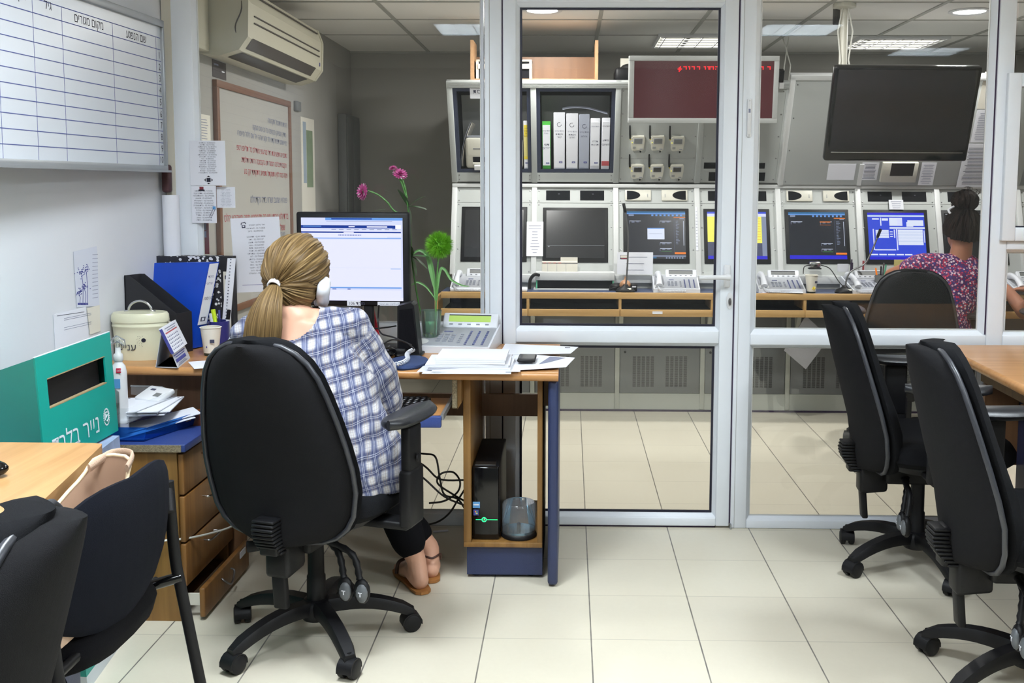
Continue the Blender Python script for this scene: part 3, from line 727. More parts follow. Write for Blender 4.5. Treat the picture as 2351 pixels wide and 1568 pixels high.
b2 = binder(1300, 1327, 260, 'paper', 'white binder between another white one and the grey one', 'paper', [(.66, .012, H1, 'ink_soft'), (.60, .015, 'פקודות', 'ink'), (.55, .015, 'חירום', 'ink')], False); logo_c(b2, 1313, 288, .014)
b3 = binder(1329, 1353, 262, 'grey_binder', 'greyish binder standing in the middle of the white ones', 'grey_binder', [(.66, .012, H1, 'ink'), (.58, .015, 'נהלים', 'ink')], False); logo_c(b3, 1342, 291, .014)
binder(1355, 1377, 271, 'paper', 'shorter white binder just right of the grey binder', 'paper', [(.82, .010, H1, 'ink_soft'), (.52, .018, 'דו"ח', 'ink'), (.46, .016, 'תורנות', 'ink')], True)
binder(1381, 1400, 270, 'paper', 'white binder with a red band at its foot', 'paper', [(.82, .010, H1, 'ink'), (.54, .018, 'מידע', 'ink'), (.46, .018, 'משאבי', 'ink')], True, red=True)
yb_ = binder(1202, 1213, 277, 'paper', 'slim yellow and white binder beside the printer', 'paper', [], False, grp='binders in the upper console cubbies')
m = MB(); m.px(UP, 1202.5, 288, 1212.5, 316, -.0084, -.0078, 'yellow_ink'); m.px(UP, 1202.5, 316, 1212.5, 362, -.0084, -.0080, 'paper_yellow'); m.px(UP, 1203, 360, 1212, 367, -.0084, -.0078, 'yellow_ink')
pl = UP.off(-.0078)
for k, s in enumerate(('אנא', 'לשמור', 'על', 'החומר')): u, v = UP.uv(1207.5, 297+k*6); m.text(s, pl, u, v, .011, 'ink', .0004, 'CENTER', True)
m.build('spine_band', yb_)
# loose sheets lying on the binders
a = UP.uv(1291, 256); b = UP.uv(1395, 266); m = MB()
pr = [UP.pt(a[0]+(b[0]-a[0])*k/10, a[1]+.003+(.012*math.sin(k*.5) if k < 6 else .004-(k-6)*.008), -.02) for k in range(11)]
for k in range(10):
    m.para(pr[k], pr[k+1]-pr[k], -UP.n*.03, V((0, 0, .0015)), 'grey_binder')
tag(m.build('paper_sheet'), 'curled grey sheet lying on top of the white binders', 'paper')
# printer in the first cubby
o = thing('printer', 'small white office printer in the left console cubby', 'printer', UP.pt(-.5, cub0[2], -.1))
def pxl(pl, x0, y0, x1, y1): return pl.uv((x0), (y0+y1)/2)[0], pl.uv((x0+x1)/2, y1)[1], pl.uv((x1), (y0+y1)/2)[0], pl.uv((x0+x1)/2, y0)[1]
PRF = UP.off(.0)
a0, b0, a1, b1 = pxl(UP, 1068, 316, 1200, 387)
b0 = cub0[2]+.004
m = MB(); m.hslab(UP, a0, b0, a1, b1, .0, .28, 'offwhite_plastic', .02) ; m.build('body', o)
m = MB(); m.hslab(UP, a0+.01, b1-.002, a1-.01, b1+.015, .02, .27, 'key_grey', .006); m.build('lid', o)
m = MB(); m.px(UP, 1086, 360, 1150, 372, .0005, .002, 'cubby_dark'); m.px(UP, 1086, 373, 1170, 376, .0, .012, 'offwhite_plastic'); m.px(UP, 1090, 377, 1170, 386, .0, .03, 'console_light'); m.build('paper_slot', o)
m = MB(); m.px(UP, 1086, 341, 1118, 342.5, .0005, .0012, 'ink'); m.build('printed_name', o)
for k, (x0, y0, lb) in enumerate(((1057, 300, 'outermost'), (1060, 302, 'innermost'))):
    m = MB(); pts = []
    for j in range(9):
        t = j/8; yy = y0-15+(388-(y0-15))*t; xx = x0+(22*(1-t)**2.2)
        u, v = UP.uv(xx, yy); pts.append(UP.pt(u, max(v, cub0[2]+.002), -.03-.01*k))
    for j in range(8): m.para(pts[j], pts[j+1]-pts[j], V((0, .2, 0)), UP.ux*.003, 'paper_warm' if k else 'key_grey')
    tag(m.build('document_folder'), 'curved grey folder leaning between cubby wall and printer' if not k else 'cream folder leaning against the left side of the white printer', 'folder')
# sheet taped in the first cubby
pl = UP.off(.002); u0, v0, u1, v1 = pxl(UP, 1079, 198, 1140, 226)
m = MB(); m.slab(UP, u0, v0, u1, v1, .002, .003, 'paper'); u, v = UP.uv(1086, 214); m.text('מדפסת', UP.off(.003), u, v, .035, 'ink', .0005, 'LEFT', True); u, v = UP.uv(1102, 223); m.text('ת', UP.off(.003), u, v, .03, 'ink', .0005)
tag(m.build('paper_sign'), 'white paper sign taped across the printer cubby opening', 'sign')
# six small receivers with aerials
LR = [['upper left', 'upper middle', 'upper right'], ['lower left', 'lower middle', 'lower right']]
for r in range(2):
    for c in range(3):
        cx, cy = [[(1464, 327), (1509.5, 327), (1555, 328)], [(1463, 392), (1507.5, 392), (1553, 392)]][r][c]
        u, v = UP.uv(cx, cy); t1 = .0
        o = thing('wireless_receiver', 'small white receiver with black aerial, %s of the six on the grey panel' % LR[r][c], 'receiver', UP.pt(u, v, 0), 0, 'six wireless receivers on the console')
        w, h = .043, .048
        pts = [(-.9, -.7), (-.75, -.95), (-.4, -1), (.1, -.9), (.6, -1), (.85, -.8), (.97, .2), (1, .75), (.85, .97), (-.75, 1), (-.95, .85), (-.97, 0)]
        m = MB(); m.poly([UP.pt(u+x*w, v+y*h, .001) for x, y in pts], UP.n*.016, 'offwhite_plastic'); m.poly([UP.pt(u+x*w*.93, v+y*h*.93, .017) for x, y in pts], UP.n*.004, 'offwhite_plastic'); m.build('case', o)
        m = MB(); m.slab(UP, u-.024, v+.0, u+.027, v+.034, .021, .0222, 'key_grey', .001); m.slab(UP, u-.021, v+.003, u+.024, v+.031, .0222, .0226, 'screen_off' if r else 'cabinet_grey'); m.build('display', o)
        m = MB(); m.ball(UP.pt(u-.034, v+.008, .022), .0035, 'glow_yellow', 8); m.build('status_lamp', o)
        m = MB(); m.slab(UP, u-.03, v-.032, u-.012, v-.018, .021, .0225, 'console_side'); m.slab(UP, u+.012, v-.036, u+.03, v-.032, .021, .0222, 'ink_soft'); m.build('button', o)
        m = MB(); p = UP.pt(u-w-.004, v+.03, .012); m.tube([UP.pt(u-w, v+.022, .01), p], .004, 'yellow_ink', 8); m.tube([p, p+UP.uy*.03+UP.ux*-.002, p+UP.uy*.083-UP.ux*.004], [.0055, .0055, .0045], 'black_plastic', 8); m.build('aerial', o)
        m = MB(); m.tube([UP.pt(u+.018, v-h+.004, .006), UP.pt(u+.018, v-h-.014, .006)], [.006, .004], 'black_plastic', 8); m.build('plug', o)
# red message display
DS = Pl(P(1614, 205, Y=5.62), (1, .0, 0), (0, -.10, 1))
o = thing('message_display', 'wide grey-framed electronic board with red lit characters', 'display board', DS.pt(0, -.3, 0))
a0, b0 = DS.uv(1614, 283); a1, b1 = DS.uv(1614, 128); xa, xb = DS.uv(1444, 205)[0], DS.uv(1787, 205)[0]
m = MB(); f = .028
for r in ((xa, b0, xb, b0+f), (xa, b1-f, xb, b1), (xa, b0+f, xa+f, b1-f), (xb-f, b0+f, xb, b1-f)): m.slab(DS, *r, -.09, .0, 'console_side', .002)
m.slab(DS, xa+.01, b0+.01, xb-.01, b1-.01, -.09, -.02, 'console_side'); m.build('frame', o)
mat('led_face', (72, 30, 36), .22, spec=.6)
m = MB(); m.slab(DS, xa+f, b0+f, xb-f, b1-f, -.02, -.004, 'led_face'); m.build('face', o)
m = MB()
def led(px0, px1, seedpat):
    x = DS.uv(px0, 158)[0]; xe = DS.uv(px1, 158)[0]; s = .0064; i = 0
    yb0 = DS.uv(1614, 165)[1]
    while x < xe:
        g = seedpat[i % len(seedpat)]; i += 1
        for cx in range(len(g[0])):
            for cy in range(len(g)):
                if g[cy][cx] == '1': q = DS.pt(x+cx*s, yb0+(len(g)-1-cy)*s, -.004); m.para(q, DS.ux*s*.75, DS.uy*s*.75, DS.n*.0015, 'glow_red')
        x += (len(g[0])+1)*s
G1 = ['0010', '0110', '1111', '0110', '0100']; G2 = ['111', '001', '001', '000', '000']; G3 = ['1111', '0001', '1001', '0001', '0000']; G4 = ['11', '01', '01', '00', '00']; G5 = ['0', '0', '0', '0', '0']; G6 = ['1111', '1001', '1001', '0000', '0000']
led(1556, 1596, [G1, G2, G4, G2, G3, G4]); led(1600, 1624, [G2, G5, G4, G4, G5]); led(1629, 1662, [G6, G3, G3, G2]); led(1746, 1772, [G2, G5, G2, G4])
m.build('lit_characters', o)
# wall bracket of the display
m = MB(); m.box(DS.pt(xa+.1, 0).x, DS.pt(xa+.14, 0).x, 5.7, 6.2, 2.0, 2.03, 'console_side'); m.box(DS.pt(xb-.14, 0).x, DS.pt(xb-.1, 0).x, 5.7, 6.2, 2.0, 2.03, 'console_side'); m.build('bracket', o)
# wooden open box on the console top
zt = ztop+.0; yw = 5.97
W0, W1 = P(1080, 180, Y=yw).x, P(1373, 180, Y=yw).x; wt = P(1373, 92, Y=yw).z; wk = P(1300, 131, Y=yw+.2).z
o = thing('wooden_shelf_box', 'open wooden box shelf standing on top of the console', 'shelf', ((W0+W1)/2, yw, zt))
m = MB(); m.box(W0, W1, yw, yw+.22, zt, zt+.018, 'wood_box'); m.build('base_board', o)
for nm, x in (('side_board', W0), ('side_board', W1-.018)): MB().box(x, x+.018, yw, yw+.22, zt+.018, wt, 'wood_box').build(nm, o)
MB().box(W0+.018, W1-.018, yw+.2, yw+.215, zt+.018, wk, 'wood_inside').build('back_board', o)
o = thing('white_machine', 'white machine with dark openings standing in the wooden box shelf', 'machine', (P(1157, 176, Y=yw+.05).x, yw+.05, zt+.018))
PW = Pl((0, yw+.05, 0), (1, 0, 0), (0, 0, 1)); x0, b0, x1, b1 = pxl(PW, 1093, 136.6, 1221, 176); b0 = zt+.019
m = MB(); m.box(x0, x1, yw+.06, yw+.18, b0, b1, 'cubby_dark'); m.box(x0, x1, yw+.05, yw+.18, b1-.012, b1, 'offwhite_plastic', .003); m.box(x0, x0+.015, yw+.05, yw+.18, b0, b1-.01, 'offwhite_plastic'); m.box(x1-.015, x1, yw+.05, yw+.18, b0, b1-.01, 'offwhite_plastic'); m.build('housing', o)
m = MB(); m.px(PW, 1097, 147, 1218, 158, 0, .006, 'paper_warm'); m.build('tray', o)
# black case beside the wooden box
m = MB(); x0, b0, x1, b1 = pxl(PW, 1411, 152, 1452, 184); m.box(x0, x1, yw, yw+.2, ztop, b1-.01, 'black_plastic', .02); m.ball((x1-.02, yw+.1, b1-.01), (.05, .06, .03), 'black_plastic')
tag(m.build('black_case'), 'black rounded case on the console top left of the red display', 'case')
m = MB(); x0 = P(1427, 140, Y=yw).x; m.box(x0, x0+.05, yw+.12, yw+.16, ztop, P(1430, 128, Y=yw).z, 'paper_warm'); tag(m.build('cream_box'), 'small cream box behind the black case on the console top', 'box')
# ---------------------------------------------------------------- television on a ceiling pole
TL, TR, BRr, BL_ = P(1908, 151, Y=5.22), P(2249, 153, Y=5.24), P(2218, 371.5, Y=5.40), P(1892, 370, Y=5.38)
ux = (TR-TL).normalized(); uy = (TL-BL_); TV = Pl(BL_, ux, uy); W = (TR-TL).length; Hh = (TL-BL_).length
o = thing('television', 'black flat television hanging from a ceiling pole, switched off', 'television', TV.pt(W/2, 0, -.03))
W = ((TR-TL).length+(BRr-BL_).length)/2
m = MB(); m.slab(TV, 0, 0, W, Hh, -.05, 0, 'black_gloss', .012); m.build('bezel', o)
m = MB(); m.slab(TV, .02, .065, W-.02, Hh-.02, .0, .0012, 'screen_off'); m.build('screen', o)
m = MB(); m.slab(TV, .03, .048, W-.03, .052, .0, .004, 'chrome', .001); m.build('highlight_strip', o)  # chrome strip added to draw the lit highlight line low on the television
m = MB(); m.slab(TV, W*.35, Hh*.3, W*.6, Hh*.85, -.12, -.05, 'black_plastic'); m.build('wall_mount', o)
xp = P(1936, 110, Y=5.42).x
m = MB(); m.tube([(xp, 5.42, 2.345), (xp, 5.42, 1.7)], .022, 'offwhite_plastic', 16); m.tube([(xp, 5.42, 1.72), TV.pt(W*.4, Hh*.5, -.1)], .02, 'black_plastic'); m.lathe([(.06, 0), (.06, -.02), (.02, -.03)], (xp, 5.42, 2.347), 'offwhite_plastic'); m.build('ceiling_pole', o)
m = MB()
for dx in (-.03, .03): m.tube([(xp+dx*.4, 5.40, 2.34), (xp+dx*1.3, 5.39, 2.2), (xp+dx*.7, 5.39, 2.05), (xp+dx*1.5, 5.38, 1.95)], .004, 'cord_white', 6)
m.build('cable', o)
m = MB(); bx = P(1924, 100, Y=5.45).x; m.box(bx-.02, bx+.02, 5.43, 5.5, 2.25, 2.345, 'black_plastic', .004); tag(m.build('ceiling_box'), 'small dark box on the ceiling beside the television pole', 'box')
# loose ceiling cables
for k, (x0, lb) in enumerate(((1797, 'left'), (1811, 'right'))):
    a = P(x0, 84, Y=6.6); b = P(x0+4, 150, Y=6.3)
    m = MB().tube([V((a.x, 6.6, 2.345)), (a+b)/2+V((.02*(-1)**k, 0, 0)), b, V((b.x, 6.4, 1.9))], .004, 'cord_white', 6); tag(m.build('hanging_cable'), 'thin cable hanging from ceiling to console, %s of the pair' % lb, 'cable')
# ---------------------------------------------------------------- sheets on the console uppers
PG = UP.off(.031)
def lines(m, pl, x0, x1, y0, y1, n, mt, w=.6, th=.003, h=.0006):
    for k in range(n):
        t = y1-(y1-y0)*(k+.5)/n; q = w+(1-w)*random.random(); c = (x0+x1)/2; L = (x1-x0)*q/2
        m.add([pl.pt(c-L, t-th/2, h), pl.pt(c+L, t-th/2, h), pl.pt(c+L, t+th/2, h), pl.pt(c-L, t+th/2, h)], [(0, 1, 2, 3)], mt)
def notice(name, label, pl, px, n, mt='ink_soft', paper='paper', w=.6, th=.003, cat='notice', grp=None, extra=None):
    x0, b0, x1, b1 = pxl(pl, *px); m = MB(); m.slab(pl, x0, b0, x1, b1, 0, .0012, paper); q = pl.off(.0012)
    if n: lines(m, q, x0+(x1-x0)*.1, x1-(x1-x0)*.1, b0+(b1-b0)*.06, b1-(b1-b0)*.08, n, mt, w, th)
    if extra: extra(m, q, x0, b0, x1, b1)
    return tag(m.build(name), label, cat, grp)
notice('notice_sheet', 'small printed sheet on the console panel left of the white framed screen', PG, (1977, 373, 2016, 413), 11, 'ink', w=.7)
notice('notice_sheet', 'narrow printed sheet under the television right of the framed screen', PG, (2112, 373, 2146, 425), 12, 'ink_soft')
notice('notice_sheet', 'long printed list taped to the console right of the television, upper one', PG, (2236, 252, 2290, 327), 16, 'ink_soft', w=.8)
notice('notice_sheet', 'long printed list taped below another one near the right post', PG.off(.003), (2206, 330, 2276, 430), 26, 'ink', w=.75)
notice('notice_sheet', 'yellowish sheet at the top right corner of the console', PG, (2252, 165, 2290, 250), 0, paper='paper_warm')
o = thing('framed_screen', 'small white-framed dark screen on the console under the television', 'screen', PG.at(2063, 415, 0)); x0, b0, x1, b1 = pxl(PG, 2022, 371, 2104, 416)
MB().slab(PG, x0, b0, x1, b1, 0, .02, 'offwhite_plastic', .003).build('frame', o); MB().px(PG.off(.02), 2045, 375, 2098, 404, 0, .001, 'screen_off').build('glass', o)
notice('notice_sheet', 'faint reflection made as a pale sheet on the grey panel left of the small framed screen cluster', PG, (1900, 376, 1963, 413), 0)  # paper-coloured sheet put in for a faint reflection, not a real notice
notice('notice_sheet', 'narrow white sheet hanging on the console divider behind the door', LO.off(.02), (1209, 509, 1247, 588), 10, 'ink_soft', w=.3)
x = LO.off(.016); 
notice('divider_label', 'worn strip label on the divider between red-tipped bays', x, (1597, 475, 1602, 575), 12, 'ink_soft', w=.5)
notice('card_note', 'small white card clipped above the blue monitor', LO.off(.012), (2041, 459, 2074, 481), 4, 'ink_soft')
# small items leaning on the ledge
def ledge_pl(y): return Pl((0, y, 0), (1, 0, 0), (0, 0, 1))
LP = ledge_pl(5.97)
def logo_box(m, q, x0, b0, x1, b1):
    w, h = x1-x0, b1-b0; m.slab(q, x0+w*.08, b0+h*.68, x0+w*.3, b0+h*.86, 0, .0006, 'ink'); m.slab(q, x0+w*.09, b0+h*.75, x0+w*.29, b0+h*.85, .0006, .0008, 'paper_warm'); m.slab(q, x0+w*.11, b0+h*.70, x0+w*.27, b0+h*.73, .0006, .0009, 'ink_red')
notice('letter_sheet', 'white letter with a small crest leaning below the map monitor', LP, (1417, 579, 1499, 630), 3, 'ink_soft', extra=logo_box)
o = thing('card_holder', 'cream card index holder standing on the white cover box', 'card holder', LP.at(1285, 623)); x0, b0, x1, b1 = pxl(LP, 1244, 600, 1326, 623); xm = LP.uv(1287, 600)[0]; b2 = LP.uv(1287, 591)[1]
m = MB(); b0 = LP.uv(1285, 625)[1]; m.slab(LP, x0, b0, x1, b1, -.02, .0, 'paper_warm', .002); m.slab(LP, xm, b1-.002, x1, b2, -.015, -.005, 'paper_warm'); m.build('body', o)
m = MB(); m.slab(LP, x0, b1-.012, x1, b1-.009, 0, .001, 'ink')
for k in range(4): m.slab(LP, x0+.008+k*.03, b1-.012, x0+.026+k*.03, b1-.008, 0, .0014, 'ink_red')
for k in range(1, 4): m.slab(LP, x0+.055*k-.02, b0, x0+.055*k-.019, b1-.012, 0, .001, 'ink_soft')
m.build('index_strip', o)
o = thing('cover_box', 'long white sheet-metal cover on the console desk', 'cover', (P(1320, 640, Y=5.93).x, 5.93, RZ)); PB = ledge_pl(5.93); x0, b0, x1, b1 = pxl(PB, 1229, 625, 1411, 644)
m = MB(); m.slab(PB, x0, b0, x1, b1, -.10, 0, 'console_light', .003); m.build('shell', o)
m = MB(); m.slab(PB, x0+.01, RZ, x1-.01, b0, -.08, -.02, 'cubby_dark'); m.slab(PB, x0-.01, RZ, x1+.02, RZ+.004, -.1, .03, 'console_light'); m.build('base', o)
mat('green_tab', (96, 190, 150), .5)
for s in (x0+.004, x1-.012): MB().slab(PB, s, RZ, s+.008, b0, -.018, -.006, 'green_tab').build('corner_tab', o)
# ---------------------------------------------------------------- desk telephones
def key(m, pl, x, y, w, h, mt, t=.003): m.slab(pl, x-w/2, y-h/2, x+w/2, y+h/2, 0, t, mt)
def phone(label, loc, rz, hs=True, lcd='lcd_green', sc=1.0, tilt=17):
    """large switchboard telephone, 28 cm wide, front edge towards -y"""
    o = thing('desk_phone', label, 'telephone', loc, rz, None)
    a = math.radians(tilt); m = MB(); L, Wd = .215*sc, .275*sc
    fr = Pl((-Wd/2, -L/2, .022*sc), (1, 0, 0), (0, math.cos(a), math.sin(a)))
    m.poly([(-Wd/2, -L/2, 0), (-Wd/2, L/2, 0), (-Wd/2, L/2, .022*sc+L*math.tan(a)), (-Wd/2, -L/2, .022*sc)], (Wd, 0, 0), 'phone_white')
    m.slab(fr, .002, .002, Wd-.002, L/math.cos(a)-.002, -.012, .0, 'phone_white', .005); m.build('body', o, local=True)
    lh = Pl(fr.pt(.08*sc, L*.86, .0), (1, 0, 0), (0, math.cos(math.radians(52)), math.sin(math.radians(52))))
    m = MB(); m.slab(lh, 0, -.005, .19*sc, .055*sc, -.02, .006, 'phone_white', .006); m.build('display_hood', o, local=True)
    m = MB(); m.slab(lh, .02*sc, .018*sc, .165*sc, .045*sc, .006, .0068, lcd); m.slab(lh, .02*sc, .042*sc, .165*sc, .046*sc, .0068, .0074, 'gasket'); m.build('display', o, local=True)
    m = MB()
    for r in range(4):
        for c in range(3): key(m, fr, (.095+c*.021)*sc, (.05+r*.019)*sc, .014*sc, .010*sc, 'key_grey', .004)
    for c in range(5): key(m, lh, (.03+c*.031)*sc, .008*sc, .012*sc, .004*sc, 'key_grey', .009)
    for r in range(5): key(m, fr, .165*sc, (.04+r*.018)*sc, .010*sc, .008*sc, 'key_grey'); 
    for c in range(3):
        for r in range(8): key(m, fr, (.19+c*.028)*sc, (.025+r*.0165)*sc, .007*sc, .009*sc, 'key_navy')
    key(m, fr, .112*sc, .14*sc, .03*sc, .006*sc, 'key_navy', .002)
    m.build('keypad', o, local=True)
    m = MB()
    if hs:
        m.tube([fr.pt(.035*sc, .02*sc, .012), fr.pt(.035*sc, .045*sc, .026), fr.pt(.036*sc, .105*sc, .034), fr.pt(.035*sc, .165*sc, .028), fr.pt(.035*sc, .195*sc, .014)], [.021, .017, .014, .017, .022], 'phone_white', 12); m.build('handset', o, local=True)
    m = MB(); m.lathe([(.0, -.004), (.022*sc, -.003), (.026*sc, .0015), (.03*sc, .001)], fr.pt(.036*sc, .04*sc, .0005), 'console_light', 20, ax=fr.n); m.build('cradle', o, local=True)
    return o
def coil(m, pts, r, turns, th, mt):
    """spiral cord along a line of points"""
    pts = [V(p) for p in pts]; seg = [(pts[i+1]-pts[i]).length for i in range(len(pts)-1)]; T = sum(seg); N = turns*10; out = []
    up = V((0, 0, 1))
    def at(t):
        d = t*T
        for i, s in enumerate(seg):
            if d <= s or i == len(seg)-1: return pts[i]+(pts[i+1]-pts[i])*min(1, d/s), (pts[i+1]-pts[i]).normalized()
            d -= s
    pa = None
    for k in range(N+1):
        p, t = at(k/N); a = up-t*up.dot(t); a = a.normalized() if a.length > .1 else V((1, 0, 0)); b = t.cross(a); q = 2*PI*k/10
        out.append(p+(a*math.cos(q)+b*math.sin(q))*r)
    m.tube(out, th, mt, 5)
def smooth_path(pts, n=6):
    pts = [V(p) for p in pts]; out = []
    for i in range(len(pts)-1):
        p0, p1, p2, p3 = pts[max(0, i-1)], pts[i], pts[i+1], pts[min(len(pts)-1, i+2)]
        for k in range(n):
            t = k/n; out.append(.5*((2*p1)+(p2-p0)*t+(2*p0-5*p1+4*p2-p3)*t*t+(3*p1-p0-3*p2+p3)*t**3))
    return out+[pts[-1]]
def rloc(px, py, z=RZ): q = P(px, py, Z=z); return (q.x, q.y, z)
def rphone(label, px0, px1, pf, rz=0, sc=.98):
    y = 5.88; x = (P(px0, pf, Y=y).x+P(px1, pf, Y=y).x)/2
    o = phone(label, (x, y, RZ), rz, True, 'cabinet_grey', sc)
    m = MB(); q = P(px0, pf, Y=5.79); c = [V((x-.11, y-.10, RZ+.03)), V((x-.09, y-.125, RZ+.012)), V((x-.02, y-.12, RZ+.01)), V((x+.05, y-.123, RZ+.01))]
    coil(m, smooth_path(c), .006, 26, .0018, 'phone_white'); m.build('coiled_cord', o)
    return o
rphone('white telephone on the console desk at its far left end', 1030, 1150, 672, .0)
rphone('white telephone on the console desk seen beside the door handle', 1494, 1608, 668, -.04)
rphone('white telephone on the console desk left of the paper cup', 1732, 1846, 660, -.04)
rphone('white telephone half hidden behind the empty seat back of the seated woman', 1938, 2050, 676, .1)
o = rphone('white telephone on the console desk at the right edge of the picture', 2312, 2425, 672, 0)
# white keyboard-like extension units beside the first phone
m = MB(); q = P(1070, 672, Y=5.80); m.box(q.x-.09, q.x+.16, 5.765, 5.80, RZ, RZ+.02, 'phone_white', .006); m.box(q.x+.21, q.x+.36, 5.765, 5.86, RZ, RZ+.022, 'phone_white', .008)
tag(m.build('keyboard'), 'low white keyboard in front of the far left telephone', 'keyboard')
# gooseneck microphones
def mic(label, base, pts, rad=.055):
    o = thing('gooseneck_microphone', label, 'microphone', base, 0, 'gooseneck microphones on the console desk'); b = V(base)
    MB().lathe([(rad, 0), (rad*1.05, .006), (rad*.85, .022), (rad*.35, .034), (.012, .045), (0, .046)], b, 'black_plastic', 28, sy=.8).build('base', o)
    pp = smooth_path(pts); MB().tube(pp, .005, 'steel', 8).build('gooseneck', o)
    d = (pp[-1]-pp[-3]).normalized(); MB().tube([pp[-1], pp[-1]+d*.012, pp[-1]+d*.05, pp[-1]+d*.055], [.007, .009, .009, .005], 'black_plastic', 10).build('capsule', o)
    MB().slab(Pl(b+V((.02, -rad*.6, .02)), (1, 0, 0), (0, .5, .8)), -.01, -.004, .012, .006, 0, .002, 'offwhite_plastic').build('switch', o)
ym = 5.79; f = lambda x, y: P(x, y, Y=ym)
mic('black gooseneck microphone standing before the map monitor, seen through the door', (f(1436, 665).x, ym+.01, RZ), [f(1437, 655), f(1441, 600), f(1442, 540), f(1438, 500), f(1436, 488)])
mic('black gooseneck microphone bent towards the bright blue monitor', (f(1941, 670).x, ym+.02, RZ), [f(1941, 660), f(1944, 640), f(1955, 622), f(1985, 606), f(2000, 580), f(2010, 556), f(2014, 546)])
m = MB(); m.box(f(1450, 660).x, f(1464, 660).x, 5.82, 5.88, RZ, RZ+.045, 'black_plastic', .006); m.box(f(1452, 660).x, f(1461, 660).x, 5.818, 5.82, RZ+.025, RZ+.033, 'paper'); tag(m.build('black_box'), 'small black box with white label behind the first microphone', 'box')
m = MB(); c = f(1437, 636); m.ball((c.x, 5.86, RZ+.034), (.034, .034, .032), 'skin_onion' if mat('skin_onion', (178, 132, 96), .4, var=.3, vscale=30) else '', 20); m.lathe([(.01, 0), (.004, .012), (.006, .02)], (c.x, 5.86, RZ+.064), 'skin_onion', 8)
tag(m.build('onion'), 'brown onion lying on the console desk behind a microphone', 'onion')
m = MB(); m.ball((f(1420, 648).x, 5.90, RZ+.022), (.05, .04, .022), 'black_plastic', 14); m.tube(smooth_path([(f(1400, 655).x, 5.86, RZ+.006), (f(1415, 652).x, 5.85, RZ+.02), (f(1425, 656).x, 5.88, RZ+.02)]), .006, 'black_plastic', 8); tag(m.build('black_headset'), 'black headset lying behind the microphone next to the onion', 'headset')
m = MB(); m.tube(smooth_path([(f(1214, 660).x, 5.9, RZ+.004), (f(1216, 640).x, 5.9, RZ+.06), (f(1226, 630).x, 5.9, RZ+.09), (f(1236, 632).x, 5.92, RZ+.085)]), .010, 'black_plastic', 8); tag(m.build('black_strap'), 'black strap hanging over the left end of the white cover', 'strap')
# paper cup, papers
def cup(label, loc, h, r0, r1, z0band, rz=0, grp=None, face=None):
    o = thing('paper_cup', label, 'cup', loc, rz, grp); b = V(loc)
    m = MB(); m.lathe([(0, .004), (r0, .004), (r0, 0), (r0+(r1-r0)*z0band, h*z0band)], b, 'cup_green', 28, caps=(False, False)); m.build('band', o)
    m = MB(); m.lathe([(r0+(r1-r0)*z0band, h*z0band), (r1, h), (r1-.002, h), (r0+.002, .01), (0, .01)], b, 'paper_warm', 28, caps=(False, False)); m.build('wall', o)
    m = MB(); m.lathe([(r1-.001, -.002), (r1+.003, 0), (r1-.001, .002), (r1-.003, 0), (r1-.001, -.002)], b+V((0, 0, h)), 'paper_warm', 28, caps=(False, False)); m.build('rim', o)
    return o
mat('cup_green', (48, 56, 44), .6)
o = cup('paper cup with dark base and yellow print on the console desk', (f(1863, 680).x, 5.80, RZ), .105, .024, .036, .32)
m = MB(); c = V((f(1863, 680).x, 5.80, RZ))
for (dx, z, s) in ((.008, .036, .010), (.014, .03, .008), (.002, .028, .008), (.01, .022, .006)): m.ball(c+V((dx, -.0265, z)), (s*.7, .003, s*.7), 'yellow_ink', 8)
m.slab(Pl(c+V((.012, -.0325, .06)), (1, .3, 0), (0, 0, 1)), 0, 0, .016, .012, 0, .001, 'ink'); m.build('print', o)
for k, (a, lb) in enumerate(((.05, 'lower, pink-edged paper sheet under the third telephone cord'), (-.14, 'upper white paper sheet fanned out left of the paper cup'))):
    c = P(1795, 678, Z=RZ); d = Pl((c.x-.09+.02*k, 5.765, RZ+.001+.004*k), (math.cos(a), math.sin(a), 0), (-math.sin(a), math.cos(a), 0)); m = MB(); m.slab(d, 0, 0, .21, .15, 0, .003, 'paper'); 
    if not k: m.slab(d, -.004, -.004, .2, .1, -.0005, .0005, 'ink_red')
    tag(m.build('paper_sheet'), lb, 'paper')
o = thing('webcam', 'small silver device lying below the second map monitor', 'camera', (f(1871, 612).x, 5.97, RZ+.1)); q = P(1871, 608, Y=5.97); m = MB(); m.box(q.x-.035, q.x+.035, 5.96, 5.99, q.z-.022, q.z+.02, 'chrome', .01); m.build('body', o)
m = MB(); m.box(q.x-.037, q.x+.037, 5.955, 5.995, q.z-.026, q.z-.018, 'black_plastic', .003); m.build('foot', o)
m = MB(); m.tube(smooth_path([(q.x+.03, 5.95, q.z), (q.x+.08, 5.93, q.z-.02), (q.x+.12, 5.88, q.z-.09), (q.x+.15, 5.83, RZ+.02)]), .003, 'cord_black', 6); m.tube(smooth_path([(q.x-.03, 5.95, q.z), (q.x-.07, 5.94, q.z-.01), (q.x-.08, 5.92, q.z-.05)]), .003, 'cord_black', 6); m.build('cable', o)
m = MB(); q = P(1940, 612, Y=5.97); m.box(q.x-.045, q.x+.02, 5.962, 5.972, q.z-.03, q.z+.016, 'paper'); tag(m.build('place_card'), 'white card standing between the second map monitor and the red marker', 'card')
m = MB(); q = P(1955, 603, Y=5.96); m.tube([(q.x, 5.955, q.z-.05), (q.x, 5.955, q.z+.0)], .009, 'gap_dark', 10); m.tube([(q.x, 5.955, q.z), (q.x, 5.955, q.z+.02)], .004, 'gap_dark', 8); tag(m.build('small_bottle'), 'tiny dark bottle beside the white card on the ledge', 'bottle')
